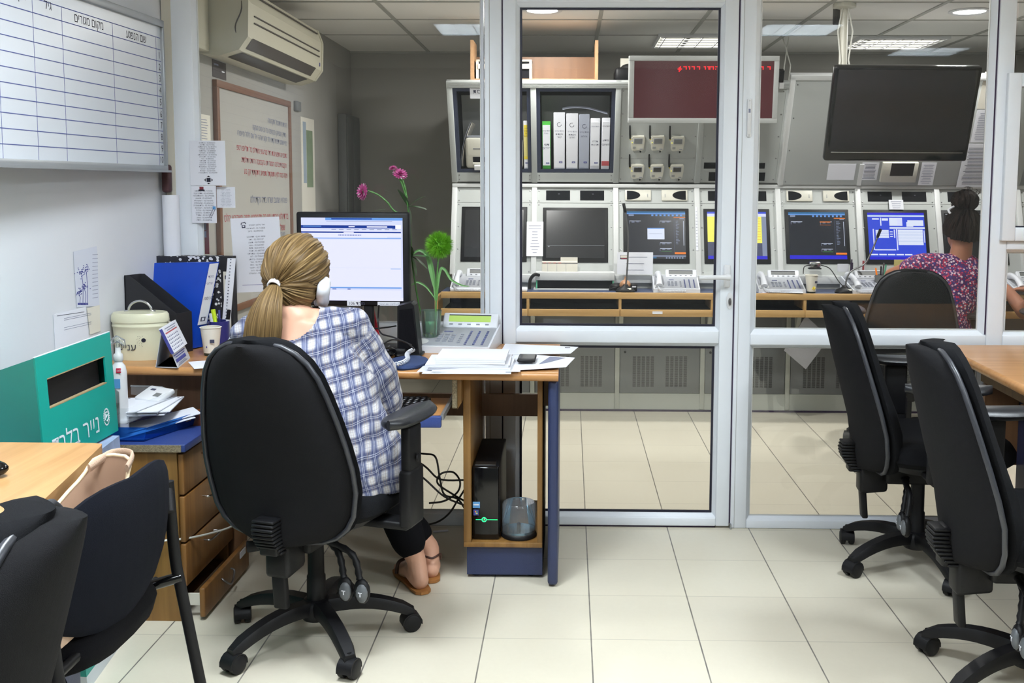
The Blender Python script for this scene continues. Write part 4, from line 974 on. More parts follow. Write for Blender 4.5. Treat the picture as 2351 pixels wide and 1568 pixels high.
m = MB(); q = P(1981, 608, Y=5.96); m.tube([(q.x, 5.95, q.z-.03), (q.x, 5.95, q.z+.025)], .006, 'ink_red', 8); tag(m.build('red_marker'), 'red marker standing upright left of the blue monitor', 'marker')
o = thing('pen_cup', 'dark pen cup with tools below the blue monitor', 'pen cup', (P(2022, 640, Y=5.9).x, 5.9, RZ)); q = V(o.location)
MB().lathe([(0, .003), (.034, .003), (.034, .10), (.032, .10), (.032, .006), (0, .006)], q, 'cabinet_grey', 20, caps=(False, False)).build('cup', o)
for k, (dx, c) in enumerate(((-.02, 'glow_orange'), (.0, 'black_plastic'), (.018, 'green_tab'), (.01, 'steel'))): MB().tube([q+V((dx*.5, 0, .02)), q+V((dx*1.6, 0, .14+.01*k))], .005, c if c in MATS else 'wood_rear', 8).build('pen', o)
notice('sticky_note', 'pale yellow note below the blue monitor beside the woman\'s arm', LP, (2052, 596, 2095, 640), 0, paper='paper_yellow')
# paper triangle under the console desk
q = [P(1800, 805, Y=5.79), P(1850, 724, Y=5.79), P(1905, 775, Y=5.79), P(1850, 848, Y=5.79)]
mat('grey_board', (150, 148, 150), .7)
q[1].z = zf0+.004; m = MB().poly(q, (0, .006, 0), 'grey_board'); tag(m.build('cardboard_sheet'), 'grey square board standing on its corner under the console desk', 'board')
# ---------------------------------------------------------------- left wall of the rear room
LW = Pl((XL, 0, 0), (0, 1, 0), (0, 0, 1))
o = thing('framed_whiteboard', 'large brown-framed whiteboard with handwritten lines on the rear left wall', 'whiteboard', (XL, 5.1, 1.0)); y0, y1, z0, z1 = 4.49, 5.68, .78, 1.85
m = MB(); fw = .032
for r in ((y0, z0, y1, z0+fw), (y0, z1-fw, y1, z1), (y0, z0+fw, y0+fw, z1-fw), (y1-fw, z0+fw, y1, z1-fw)): m.slab(LW, *r, 0, .022, 'board_brown', .002)
m.build('frame', o)
m = MB(); m.slab(LW, y0+fw, z0+fw, y1-fw, z1-fw, 0, .012, 'board_old'); m.build('board', o)
m = MB(); q = LW.off(.0125)
for k, (z, mt, L, s) in enumerate(((1.70, 'ink_soft', 9, 0), (1.645, 'ink_soft', 17, .2), (1.60, 'ink_soft', 26, .05), (1.53, 'ink_red', 24, .1), (1.475, 'ink_red', 20, .22), (1.42, 'ink_red', 22, .1), (1.28, 'ink_soft', 16, .25), (1.19, 'ink_red', 22, .1), (1.13, 'ink_red', 8, .75), (1.09, 'ink_soft', 6, .8))):
    random.seed(k+3); w_ = []; n_ = 0
    L = int(L*1.7)
    while n_ < L: w = random.randint(2, 6); w_.append(''.join(random.choice('אבגדהולמנסעפקרשת') for _ in range(w))); n_ += w+1
    m.text(' '.join(w_), q, y1-fw-.03-s*.1, z, .050 if z < 1.3 else .040, mt, .0006, 'RIGHT', False, sx=1.0, rot=-.02)
m.build('handwriting', o)
random.seed(11)
mat('sticker_dark', (66, 58, 56), .6)
m = MB(); m.px(LW, 487, 141, 518, 180, 0, .002, 'sticker_dark'); m.px(LW, 508, 164, 514, 167, .002, .003, 'paper'); m.px(LW, 490, 146, 500, 150, .002, .003, 'ink_soft'); tag(m.build('dark_sticker'), 'small dark rectangular sign on the wall above the brown-framed board', 'sign')
m = MB(); m.px(LW, 674, 233, 684, 255, 0, .02, 'cabinet_grey', .003); tag(m.build('wall_switch'), 'small grey fitting on the wall right of the brown-framed board', 'wall fitting')
m = MB(); m.px(LW, 443, 262, 482, 330, 0, .002, 'paper_warm'); q = LW.off(.002)
x0, b0, x1, b1 = LW.uv(447, 325)[0], LW.uv(447, 325)[1], LW.uv(478, 325)[0], LW.uv(447, 268)[1]; lines(m, q, x0, x1, b0, b1, 9, 'ink_soft'); tag(m.build('notice_sheet'), 'faded printed sheet on the rear wall between post and brown-framed board', 'notice')
mat('map_green', (120, 138, 108), .8, var=.4, vscale=14); mat('map_blue', (150, 165, 180), .8)
m = MB(); m.px(LW, 692, 272, 722, 520, 0, .003, 'paper_warm'); m.px(LW, 695, 280, 702, 420, .003, .004, 'map_blue'); m.px(LW, 703, 300, 717, 430, .003, .004, 'map_green'); tag(m.build('wall_map'), 'tall faded map hanging on the rear left wall right of the board', 'map')
mat('maroon', (112, 38, 48), .6); mat('dark_maroon', (62, 30, 34), .6)
m = MB(); LG = Pl((0, YP+.04, 0), (1, 0, 0), (0, 0, 1)); x0, b0, x1, b1 = pxl(LG, 449, 505, 480, 583); m.slab(LG, x0, b0, x1, b1, 0, .002, 'maroon')
m.text('לטבול', LG.off(.002), x0+.014, b1-.04, .022, 'ink_soft', .0006, 'LEFT', False, rot=-PI/2); m.slab(LG, x0+.028, b1-.07, x0+.045, b1-.045, .002, .003, 'ink_soft'); m.slab(LG, x0+.028, b1-.04, x0+.045, b1-.015, .002, .003, 'ink_soft')
tag(m.build('maroon_notice'), 'dark red printed strip behind the glass next to the left post', 'notice')
# grey cabinet in the rear corner
m = MB(); x0 = XL; m.box(XL+.002, XL+.06, 6.9, 7.34, 0, 1.87, 'cabinet_grey', .004); m.box(XL+.06, XL+.066, 6.92, 7.1, .02, 1.85, 'cabinet_grey', .002); m.box(XL+.06, XL+.066, 7.12, 7.32, .02, 1.85, 'cabinet_grey', .002)
tag(m.build('tall_cabinet'), 'tall flat grey cabinet in the far left corner of the rear room', 'cabinet')
# air conditioner
mat('ac_cream', (200, 196, 176), .45); mat('ac_slot', (70, 64, 58), .7)
y0, y1 = 4.37, 5.62; o = thing('air_conditioner', 'old cream wall air conditioner high on the rear left wall', 'air conditioner', (XL, 4.95, 1.95))
zt = 2.255; zb_ = 1.945
prof = [(0, zt), (.15, zt), (.19, zt-.02), (.215, zt-.09), (.21, zb_+.07), (.17, zb_+.015), (.09, zb_-.01), (0, zb_)]
m = MB(); m.poly([(XL+x, y0, z) for x, z in prof], (0, y1-y0, 0), 'ac_cream'); m.build('body', o)
for yy, s in ((y0, -1), (y1, 1)):
    pr = [(XL+x*1.02, yy, zb_-.012+(z-zb_+.012)*1.01) for x, z in prof]; MB().poly(pr, (0, s*.03, 0), 'ac_cream').build('side_cover', o)
def acp(t, h=.0):   # a point on the front-bottom slope
    a, b = V((.21, 0, zb_+.07)), V((.17, 0, zb_+.015)); q = a+(b-a)*t; n = V((.8, 0, -.58)); return q+n*h
m = MB(); 
for (t0, t1) in ((-.05, .75), (1.0, 2.0)):
    a, b = acp(t0, .002), acp(t1 if t1 < 1 else 1, .002)
    if t0 >= 1: a, b = V((.165, 0, zb_+.011)), V((.10, 0, zb_-.009))
    m.add([(XL+a.x, y0+.04, a.z), (XL+a.x, y1-.12, a.z), (XL+b.x, y1-.12, b.z), (XL+b.x, y0+.04, b.z)], [(0, 1, 2, 3)], 'ac_slot')
m.build('outlet', o)
m = MB()
for z in (zt-.045, zt-.14, zt-.17): 
    x = .205 if z > zt-.09 else .214; m.box(XL+x-.004, XL+x+.004, y0+.06, y1-.05, z-.003, z+.003, 'ac_slot', .001)
m.build('grille_line', o)
m = MB(); m.box(XL+.2, XL+.214, y1-.04, y1-.03, zb_+.09, zb_+.11, 'ink_blue'); m.build('indicator', o)
m = MB(); m.tube(smooth_path([(XL+.18, y0-.02, zt-.02), (XL+.19, y0-.03, zt-.12), (XL+.16, y0-.03, zt-.2), (XL+.18, y0-.02, zb_+.04)]), .003, 'ac_slot', 6); m.build('cable', o)
m = MB(); m.box(XL, XL+.05, 4.14, 4.33, 1.95, 2.35, 'ac_cream', .004); m.tube(smooth_path([(XL+.04, 4.02, 2.30), (XL+.07, 4.08, 2.2), (XL+.06, 4.16, 2.17), (XL+.05, 4.22, 2.22), (XL+.04, 4.27, 2.30)]), .004, 'cord_black', 6)
tag(m.build('pipe_cover'), 'cream pipe box with loose cable left of the air conditioner', 'pipe cover')
# ================================================================ FRONT OFFICE FURNITURE
DZ = .755
def fz(px, py, y): return P(px, py, Y=y).z
# ---------------------------------------------------------------- main desk
FR = P(1282, 857, Z=DZ); FLx = -1.628; FLy = P(300, 842, Z=DZ).y
o = thing('office_desk', 'wood-topped desk along the glass partition where the woman in the checked shirt sits', 'desk', (-.8, 3.6, 0))
m = MB(); X1 = FR.x; Y1 = FR.y; YBK = 3.925
def desk_front(x): return Y1+(FLy-Y1)*(X1-x)/(X1-FLx)
m.poly([(FLx, FLy+.012, DZ-.03), (X1, Y1+.012, DZ-.03), (X1, YBK, DZ-.03), (FLx, YBK, DZ-.03)], (0, 0, .03), 'wood_desk')
n = 8; pr = [(.012-.012*math.sin(PI*k/n), -.015-.015*math.cos(PI*k/n)) for k in range(n+1)]
m.loft([[V((x, desk_front(x)+a, DZ+b)) for a, b in pr] for x in (FLx, X1)], 'wood_desk', closed=False)
m.build('desk_top', o)
cx0, cx1 = P(1066, 1100, Y=3.43).x, P(1246, 1100, Y=3.43).x; cy0, cy1 = 3.40, 3.88; t = .018
zb0 = fz(1150, 1256, cy0); zb1 = fz(1150, 1243, cy0)
MB().box(cx0, cx0+.026, cy0, cy1, zb0, DZ-.03, 'wood_panel', .002).build('side_panel', o)
MB().box(cx1-.018, cx1, cy0, cy1, zb0, DZ-.03, 'wood_panel', .002).build('side_panel', o)
MB().box(cx0, cx1, cy0-.002, cy1, zb0-.001, zb0+.016, 'wood_panel', .002).build('shelf_board', o)
MB().box(cx0+.01, cx1, cy0+.012, cy1-.02, .012, zb0-.002, 'navy_panel').build('plinth', o)
for x, y in ((cx0+.04, cy0+.05), (cx1-.04, cy0+.05), (cx0+.04, cy1-.06), (cx1-.04, cy1-.06)): MB().lathe([(.018, 0), (.018, .006), (.01, .013)], (x, y, 0), 'black_plastic', 14).build('foot', o)
MB().box(-1.58, cx1-.02, 3.84, 3.858, fz(1150, 955, 3.84), fz(1150, 905, 3.84), 'wood_inside').build('back_panel', o)
bx0, bx1 = P(1252, 1200, Y=3.33).x, P(1281, 1200, Y=3.33).x
m = MB(); m.box(bx0+.008, bx1, 3.33, YBK-.02, .006, DZ-.031, 'navy_panel', .012, 3); m.build('end_panel', o)
m = MB(); m.box(cx1+.002, bx0+.006, 3.5, 3.56, .60, DZ-.032, 'wood_panel'); m.build('spacer_block', o)
m = MB(); m.box(-1.62, -1.17, 3.50, 3.518, .0, DZ-.031, 'wood_inside'); m.build('front_panel', o)
# keyboard tray and its rails
ky = 3.165; trx = P(1013, 962, Y=ky).x; trz = fz(1000, 958, ky)
m = MB(); m.box(-1.12, trx-.004, ky+.012, 3.46, trz-.018, trz, 'wood_desk'); m.build('keyboard_tray', o)
m = MB(); m.box(-1.12, trx, ky-.006, ky+.012, trz-.034, trz+.004, 'blue_top', .004); m.build('tray_edge', o)
m = MB(); m.box(trx-.004, trx+.006, ky+.012, 3.5, trz-.012, trz+.006, 'alu'); m.build('tray_rail', o)
rx = P(1044, 900, Y=3.34).x
m = MB(); m.box(rx-.008, rx+.008, 3.33, 3.50, fz(1044, 938, 3.33), DZ-.03, 'chipboard_edge', .002); m.build('rail_bracket', o)
m = MB(); m.poly([(rx+.008, 3.35, DZ-.03), (cx0, 3.35, DZ-.03), (cx0, 3.35, fz(1060, 925, 3.35)), (rx+.008, 3.35, fz(1052, 940, 3.35))], (0, .12, 0), 'wood_panel'); m.build('bracket_cheek', o)
# keyboard
o = thing('keyboard', 'black computer keyboard on the pull-out tray beside the armrest', 'keyboard', (-.72, 3.3, trz))
m = MB(); m.box(-.93, -.475, 3.22, 3.385, trz, trz+.02, 'black_plastic', .005); m.build('case', o)
m = MB()
for r in range(6):
    for c in range(21): m.box(-.918+c*.0208, -.918+c*.0208+.0165, 3.23+r*.024, 3.23+r*.024+.018, trz+.019, trz+.026, 'black_plastic', .0)
for c in range(9, 21):
    for r in range(5): m.box(-.913+c*.0208, -.913+c*.0208+.007, 3.238+r*.024, 3.2405+r*.024, trz+.026, trz+.0263, 'paper')
m.build('keys', o)
# computer
o = thing('computer_tower', 'slim black computer tower with green power ring on the desk shelf', 'computer', ((P(1120, 1220, Y=3.42).x), 3.42, zb0+.016))
yc = 3.425; x0, x1 = P(1083, 1150, Y=yc).x, P(1146, 1150, Y=yc).x; z0, z1 = zb0+.017, fz(1110, 1072, yc)
x0 = max(x0, cx0+.029)
m = MB(); m.box(x0, x1, yc+.012, yc+.40, z0, z1, 'black_plastic', .004); m.build('case', o)
m = MB(); m.box(x0, x1, yc, yc+.016, z0, z1, 'black_gloss', .006); m.build('front', o)
PCF = Pl((0, yc-.0005, 0), (1, 0, 0), (0, 0, 1))
MB().box(x0+.008, x1-.014, yc+.02, yc+.06, z1, z1+.003, 'steel').build('top_badge', o)
mat('green_led', (30, 235, 110), .4, emit=4); mat('badge_blue', (90, 150, 205), .4)
c = PCF.at(1111.5, 1193); rr = .0075
ring = [c+V((rr*math.cos(q), 0, rr*math.sin(q))) for q in (2*PI*k/24 for k in range(25))]
m = MB(); m.tube(ring, .0013, 'green_led', 6); m.box(x0+.012, c.x-.01, yc-.001, yc, c.z-.0008, c.z+.0006, 'green_led'); m.box(c.x+.01, x1-.006, yc-.001, yc, c.z-.0008, c.z+.0006, 'green_led'); m.build('power_ring', o)
MB().ball(c, (.004, .002, .004), 'chrome', 12).build('power_button', o)
m = MB(); m.px(PCF, 1085.5, 1152, 1102, 1166, 0, .001, 'badge_blue'); m.px(PCF, 1087, 1157, 1100, 1160, .001, .0012, 'paper'); m.build('upper_sticker', o)
m = MB(); m.px(PCF, 1087, 1170, 1099, 1183, 0, .001, 'ink_blue'); m.px(PCF, 1091, 1173, 1093, 1176, .001, .0012, 'glow_orange'); m.px(PCF, 1094, 1173, 1096, 1176, .001, .0012, 'glow_green'); m.px(PCF, 1091, 1177, 1093, 1180, .001, .0012, 'badge_blue'); m.px(PCF, 1094, 1177, 1096, 1180, .001, .0012, 'glow_yellow'); m.build('lower_sticker', o)
# disc spindle
q = P(1191, 1235, Y=3.47); xs = (P(1150, 1225, Y=3.47).x+P(1232, 1225, Y=3.47).x)/2
xs = min(xs, cx1-.018-.064); B = V((xs, 3.475, zb0+.016))
o = thing('disc_spindle', 'clear spindle tub with blank discs beside the computer tower', 'disc spindle', B)
MB().lathe([(0, .001), (.062, .001), (.064, .006), (.062, .014), (.058, .018), (0, .018)], B, 'black_plastic', 32).build('base', o)
mat('disc_blue', (84, 128, 150), .15, metal=.6)
m = MB(); m.lathe([(.009, .018), (.058, .018), (.058, .026), (.009, .026), (.009, .018)], B, 'disc_blue', 32, caps=(False, False)); m.build('discs', o)
MB().lathe([(.007, .018), (.007, .044), (.004, .048), (0, .048)], B, 'black_plastic', 14).build('peg', o)
MB().lathe([(.060, .012), (.060, .118), (.055, .124), (0, .124)], B, 'clear_plastic', 32, caps=(False, False)).build('cover', o)
# ---------------------------------------------------------------- desk top: right side
DT = DZ
def dp(px, py, z=DT): return P(px, py, Z=z)
# telephone of the woman: front edge lower-left, turned a little
a, b = dp(958, 812, DZ+.004), dp(1135, 800, DZ+.004)
o = phone('white switchboard telephone without its handset on the desk beside a stack of papers', ((a.x+b.x)/2-.018, (a.y+b.y)/2+.092, DZ), -.10, False, 'lcd_green', 1.16, 12)
# monitor
o = thing('computer_monitor', 'black-framed desktop monitor with a mostly white page open', 'monitor', (-.83, 3.72, DZ)); ym = 3.70
MF = Pl((0, ym, 0), (1, -.03, 0), (0, 0, 1))
x0 = MF.uv(681, 590)[0]; x1 = MF.uv(939, 590)[0]; z1 = MF.uv(810, 487)[1]; z0 = MF.uv(810, 703)[1]
m = MB(); m.slab(MF, x0, z0, x1, z1, -.045, 0, 'black_plastic', .008); m.slab(MF, x0+.05, z0+.05, x1-.05, z1-.05, -.075, -.045, 'black_plastic', .01); m.build('housing', o)
sx0, sz1 = MF.uv(691, 500)[0], MF.uv(800, 500)[1]; sx1, sz0 = MF.uv(925, 600)[0], MF.uv(800, 690)[1]; W, H = sx1-sx0, sz1-sz0
R = [(0, 0, .24, .085, 'glow_pale'), (.24, .0, 1, .03, 'glow_lblue'), (.3, .005, .7, .02, 'glow_navy'), (.24, .03, 1, .085, 'glow_pale'), (.25, .04, .9, .045, 'glow_white2'), (0, .09, 1, .125, 'glow_navy'), (.9, .085, .985, .13, 'glow_win'), (.9, .09, .93, .13, 'glow_navy'), (0, .13, 1, .15, 'glow_pale'), (0, .165, .985, .182, 'glow_navy'),
     (.36, .2, .6, .215, 'glow_pale'), (0, .24, 1, .25, 'glow_lblue'), (0, .25, 1, .262, 'glow_pale'), (.65, .1, .85, .115, 'glow_win'), (.47, .1, .53, .113, 'glow_win'), (.02, .098, .2, .106, 'glow_lblue'), (.42, .168, .52, .179, 'glow_win'), (.85, .225, .985, .237, 'glow_pale'),
     (0, .6, .98, .603, 'glow_pale'), (.88, .61, .98, .615, 'glow_lblue'), (0, .835, .985, .85, 'glow_lblue'), (0, .85, 1, .87, 'glow_pale'), (.0, .965, 1, 1, 'glow_lilac'), (.3, .855, .34, .865, 'glow_navy'), (.45, .855, .48, .865, 'glow_navy'), (.985, .03, 1, .96, 'glow_pale')]
for k in range(14): R.append((.37+k*.016, .203, .378+k*.016, .212, 'glow_navy'))
for k in range(9): R.append((.3+k*.075, .136, .345+k*.075, .143, 'glow_white2'))
mat('glow_page', (214, 216, 246), .5, emit=.86, spec=.2)
m = MB(); m.slab(MF, sx0, sz0, sx1, sz1, -.002, .001, 'glow_page')
for i, (u0, v0, u1, v1, mt) in enumerate(R): m.slab(MF, sx0+W*u0, sz1-H*v1, sx0+W*u1, sz1-H*v0, .001, .0012+.00002*i, mt)
m.build('screen', o)
m = MB(); m.px(MF, 797, 690, 828, 702, 0, .001, 'paper'); u, v = MF.uv(800, 699.5); m.text('מוקד 106', MF.off(.001), u, v, .0165, 'ink', .0004, 'LEFT', False); m.build('name_sticker', o)
m = MB(); m.px(MF, 867, 693, 918, 702, 0, .001, 'paper'); u, v = MF.uv(870, 700); m.text('נא לא להזיז את המסך', MF.off(.001), u, v, .010, 'ink_soft', .0004, 'LEFT', False); m.build('notice_sticker', o)
m = MB(); cx = MF.pt(MF.uv(845, 720)[0], 0).x; m.box(cx-.018, cx+.018, ym+.03, ym+.06, DZ+.01, z0+.1, 'black_plastic', .006); m.build('stand_neck', o)
m = MB(); m.box(cx-.13, cx+.17, ym-.12, ym+.14, DZ, DZ+.014, 'black_plastic', .006); m.build('stand_foot', o)
# yellow and red papers behind the monitor stand
YD = Pl((0, 3.80, 0), (1, 0, 0), (0, 0, 1)); mat('folder_red', (190, 30, 48), .5)
for k, (r, mt, lb) in enumerate((((806, 712, 836, 727), 'paper_warm', 'pale note card behind the monitor stand, upper of two'), ((808, 729, 836, 760), 'paper_warm', 'pale note card behind the monitor stand, lower of two'))):
    x0_, b0_, x1_, b1_ = pxl(YD, *r); m = MB(); m.slab(YD, x0_, b0_ if not k else DZ, x1_, b1_, 0, .003, mt); lines(m, YD.off(.003), x0_+.004, x1_-.004, b0_, b1_-.005, 2, 'ink_soft'); tag(m.build('note_card'), lb, 'card')
a_, b_ = YD.uv(855, 712); c_ = YD.uv(876, 760)[0]; m = MB().poly([YD.pt(a_, b_, 0), YD.pt(a_+.006, b_, 0), YD.pt(c_, DZ+.001, 0), YD.pt(a_, DZ+.001, 0)], (0, .01, 0), 'folder_red'); tag(m.build('red_folder'), 'red triangular folder edge standing behind the monitor', 'folder')
# speaker
o = thing('computer_speaker', 'black desktop loudspeaker right of the monitor', 'speaker', (-.62, 3.68, DZ)); x0, x1 = P(905, 740, Y=3.62).x, P(962, 740, Y=3.62).x
q = lambda x, z, y=3.62: V((x, y, z)); zt_ = fz(930, 694, 3.64)
pts = [q(x0+.01, DZ+.004), q(x1, DZ+.004), q(x1-.018, zt_-.01), q(x1-.03, zt_), q(x0+.012, zt_-.012)]
m = MB(); m.poly(pts, (0, .09, 0), 'black_plastic'); m.build('cabinet', o); MB().box(x0-.004, x1+.01, 3.60, 3.73, DZ, DZ+.008, 'black_plastic', .004).build('foot', o)
m = MB(); m.poly([p+V((0, -.004, 0)) for p in (q(x0+.016, DZ+.03), q(x1-.008, DZ+.03), q(x1-.024, zt_-.02), q(x0+.02, zt_-.026))], (0, .004, 0), 'black_fabric'); m.build('grille', o)
# dark box behind the monitor (modem) and cables
m = MB(); a = P(868, 765, Y=3.60); m.box(a.x, a.x+.10, 3.60, 3.72, DZ, DZ+.03, 'black_plastic', .006); tag(m.build('black_modem'), 'flat black box lying under the monitor beside the loudspeaker', 'box')
for k, (pts, lb) in enumerate((([(870, 700, 3.72), (868, 740, 3.72), (875, 765, 3.62), (905, 775, 3.55), (945, 792, 3.5)], 'black cable from the monitor across the desk to the telephone'), ([(880, 790, 3.5), (900, 780, 3.52), (930, 785, 3.5), (950, 800, 3.46)], 'thin black cable looping on the desk in front of the loudspeaker'), ([(855, 755, 3.75), (885, 752, 3.76), (910, 748, 3.78)], 'black cable lying behind the monitor foot'))):
    pp = [P(x, y, Y=Y_) for x, y, Y_ in pts]; pp = [V((p.x, p.y, max(p.z, DZ+.004))) for p in pp]
    tag(MB().tube(smooth_path(pp), .003, 'cord_black', 6).build('cable'), lb, 'cable', 'cables on the desk')
# vase with flowers
VB = V((P(990, 765, Y=3.81).x, 3.81, DZ)); o = thing('glass_vase', 'green glass vase with artificial flowers at the right of the monitor', 'vase', VB)
zt_ = fz(990, 712, 3.81)-DZ
m = MB(); m.lathe([(0, .002), (.026, .002), (.030, .012), (.036, zt_*.6), (.041, zt_), (.039, zt_), (.033, zt_*.6), (.027, .014), (0, .010)], VB, 'vase_glass', 32, caps=(False, False)); m.build('vase_body', o)
mat('stem_green', (78, 128, 62), .5); mat('leaf_green', (54, 88, 48), .55, var=.25, vscale=40); mat('leaf_light', (110, 160, 96), .5, var=.2, vscale=30); mat('pom_green', (106, 172, 34), .6, var=.35, vscale=60); mat('petal_pink', (196, 88, 150), .55, var=.25, vscale=50); mat('petal_white', (226, 200, 214), .55); mat('yellow_flower', (222, 206, 110), .6)
m = MB()
for k in range(14):
    q = VB+V((random.uniform(-.02, .02), random.uniform(-.02, .02), .012)); m.tube([q, q+V((random.uniform(-.01, .01), random.uniform(-.01, .01), .045))], .003, 'yellow_flower' if k % 3 else 'leaf_light', 6)
tag(m.build('vase_filling', o), None)
Pv = lambda x, y, Y_=3.81: P(x, y, Y=Y_)
def petal(m, c, d, L, W_, mt, curl=.2, up=V((0, 0, 1))):
    d = d.normalized(); s = d.cross(up); s = s.normalized() if s.length > .1 else V((1, 0, 0)); nrm = s.cross(d)
    row = []
    for k in range(5):
        t = k/4; w_ = W_*math.sin(PI*min(.96, .12+t*.8)); p = c+d*L*t+nrm*curl*L*t*t; row.append([p-s*w_, p+nrm*.12*w_, p+s*w_])
    m.loft(row, mt, closed=False)
def flower(label, head, pts, kind, r, leaves=()):
    f = thing('artificial_flower', label, 'flower', pts[0], 0, 'artificial flowers in the glass vase')
    MB().tube(smooth_path(pts), .0032, 'stem_green', 7).build('stem', f)
    if kind == 'pom':
        m = MB(); m.ball(head, r*.55, 'pom_green', 20); rnd = random.Random(3)
        for k in range(1500):
            z = rnd.uniform(-1, 1); q = rnd.uniform(0, 2*PI); s = math.sqrt(1-z*z); d = V((s*math.cos(q), s*math.sin(q), z)); d2 = (d+V((rnd.uniform(-.2, .2), rnd.uniform(-.2, .2), rnd.uniform(-.2, .2)))).normalized()
            L = r*rnd.uniform(.86, 1.03); t_ = d.orthogonal().normalized()*.0016; u_ = d.cross(t_).normalized()*.0016; b_ = head+d*r*.5
            m.add([b_+t_, b_-t_*.5+u_, b_-t_*.5-u_, head+d*.5*r+d2*(L-.5*r)], [(0, 1, 3), (1, 2, 3), (2, 0, 3)], 'pom_green')
        m.build('flower_head', f)
    else:
        m = MB(); rnd = random.Random(5); ax = kind
        x = ax.orthogonal().normalized(); y = ax.cross(x)
        for ring in range(5):
            n = (16, 14, 12, 8, 5)[ring]
            for k in range(n):
                q = 2*PI*(k+.5*(ring % 2))/n; e = (-.15, .12, .4, .8, 1.3)[ring]; d = (x*math.cos(q)+y*math.sin(q))*math.cos(e)+ax*math.sin(e)
                petal(m, head-ax*.004, d, r*(1, .95, .85, .7, .55)[ring], r*.17, 'petal_pink' if rnd.random() > .12 else 'petal_white', .1, ax)
        m.ball(head-ax*.006, (r*.25,)*3, 'leaf_light', 8); m.build('flower_head', f)
    for (c, d, L, W_, mt) in leaves:
        m = MB(); petal(m, c, d, L, W_, mt, -.25); m.build('leaf', f)
    return f
g = Pv(1008, 575); r_ = (Pv(1044, 562)-Pv(972, 562)).length/2
flower('round spiky green pompom flower with long pale leaves', Pv(1008, 563), [VB+V((.012, 0, .01)), Pv(1001, 700), Pv(1003, 640), g], 'pom', r_)
f = [o for o in bpy.data.objects if o.name.startswith('artificial_flower')][-1]
def blade(path, w, mt='leaf_light'):
    pp = smooth_path([Pv(*p) for p in path], 6); rows = []
    for k, p in enumerate(pp):
        t = k/(len(pp)-1); ww = w*math.sin(PI*(.1+.88*t))**.7; d = (pp[min(k+1, len(pp)-1)]-pp[max(k-1, 0)]).normalized(); s = d.cross(V((0, -1, 0))).normalized(); rows.append([p-s*ww, p+V((0, ww*.5, 0)), p+s*ww])
    MB().loft(rows, mt, closed=False).build('leaf', f)
blade([(1000, 690), (996, 640), (988, 600), (975, 580), (960, 575), (944, 588)], .007)
blade([(1003, 690), (1006, 650), (1012, 618), (1022, 620), (1036, 642), (1060, 655), (1078, 657)], .005)
blade([(998, 684), (980, 660), (965, 650), (955, 648), (944, 656)], .004)
blade([(997, 660), (990, 625), (983, 595), (972, 578)], .008)
p1 = [VB+V((-.01, .004, .01)), Pv(962, 700), Pv(946, 600), Pv(941, 520), Pv(938, 487)]
flower('pink flower nodding to the left above the monitor', Pv(831, 440), p1[:4]+[Pv(936, 500), Pv(905, 484), Pv(890, 465), Pv(868, 447), Pv(845, 438)], V((-.75, -.6, .1)).normalized(), .034, [(Pv(885, 482), V((-1, 0, .1)), .05, .012, 'leaf_green')])
flower('upper pink flower with a white-tipped bud behind the monitor', Pv(919, 398), p1+[Pv(936, 470), Pv(930, 430), Pv(920, 404)], V((.3, -.5, .8)).normalized(), .030,
       [(Pv(938, 474), V(d), .075, .024, 'leaf_green') for d in ((.7, 0, .7), (-.3, -.2, 1), (.9, -.3, .1), (.3, 0, -.9))]+[(Pv(944, 588), V(d), .075, .026, 'leaf_green') for d in ((.9, -.3, .2), (.5, 0, -.9), (.9, 0, -.4), (-.2, -.3, .9))])
flower('small half-open pink and white flower, topmost in the vase', Pv(902, 384), p1+[Pv(934, 460), Pv(922, 420), Pv(906, 392)], V((-.1, -.35, 1)).normalized(), .017)
# mouse, mat, coiled cord
q = P(936, 834, Z=DZ+.004); o = thing('mouse_pad', 'oval dark blue mouse pad on the desk', 'mouse pad', q); mat('pad_blue', (34, 54, 96), .85, bump=.5, bscale=700)
m = MB(); ra, rb = (P(983, 834, Z=DZ).x-P(889, 834, Z=DZ).x)/2, (P(936, 820, Z=DZ).y-P(936, 848, Z=DZ).y)/2
m.lathe([(0, 0), (.97, 0), (1, .006), (.97, .012), (.8, .016), (0, .014)], V((q.x, q.y, DZ)), 'pad_blue', 36, sx=ra, sy=rb); 
m.v = [V((p.x, p.y, p.z)) for p in m.v]; m.build('pad', o)
q = P(890, 822, Z=DZ); m = MB(); m.ball((q.x, q.y, DZ+.018), (.034, .055, .022), 'black_gloss', 20); m.box(q.x-.001, q.x+.001, q.y+.01, q.y+.045, DZ+.037, DZ+.0405, 'cabinet_grey'); tag(m.build('computer_mouse'), 'glossy black computer mouse beside the dark blue mouse pad', 'mouse')
# stack of papers, loose papers, mobile phone
def sheet(c, ang, w_, d_, z, mt='paper', th=.0012, name='paper_sheet', label='', grp=None, marks=None, n=8):
    pl = Pl((c[0], c[1], z), (math.cos(ang), math.sin(ang), 0), (-math.sin(ang), math.cos(ang), 0)); m = MB(); m.slab(pl, -w_/2, -d_/2, w_/2, d_/2, 0, th, mt)
    if marks: lines(m, pl.off(th), -w_*.4, w_*.4, -d_*.4, d_*.4, n, marks)
    return tag(m.build(name), label, 'paper', grp)
ST = 'papers stacked beside the telephone'
A = P(1000, 858, Z=DZ); Bq = P(1140, 858, Z=DZ); C0 = ((A.x+Bq.x)/2, A.y+.105)
spec = [(.0, -.005, .02, .297, .21, 'paper', 'lowest white sheet of the desk paper stack, sticking out in front'), (-.012, .006, -.05, .297, .21, 'paper', 'skewed sheet near the bottom of the desk paper stack'), (.028, .012, .04, .297, .21, 'paper', 'second skewed sheet of the desk paper stack')]
z = DZ+.0005
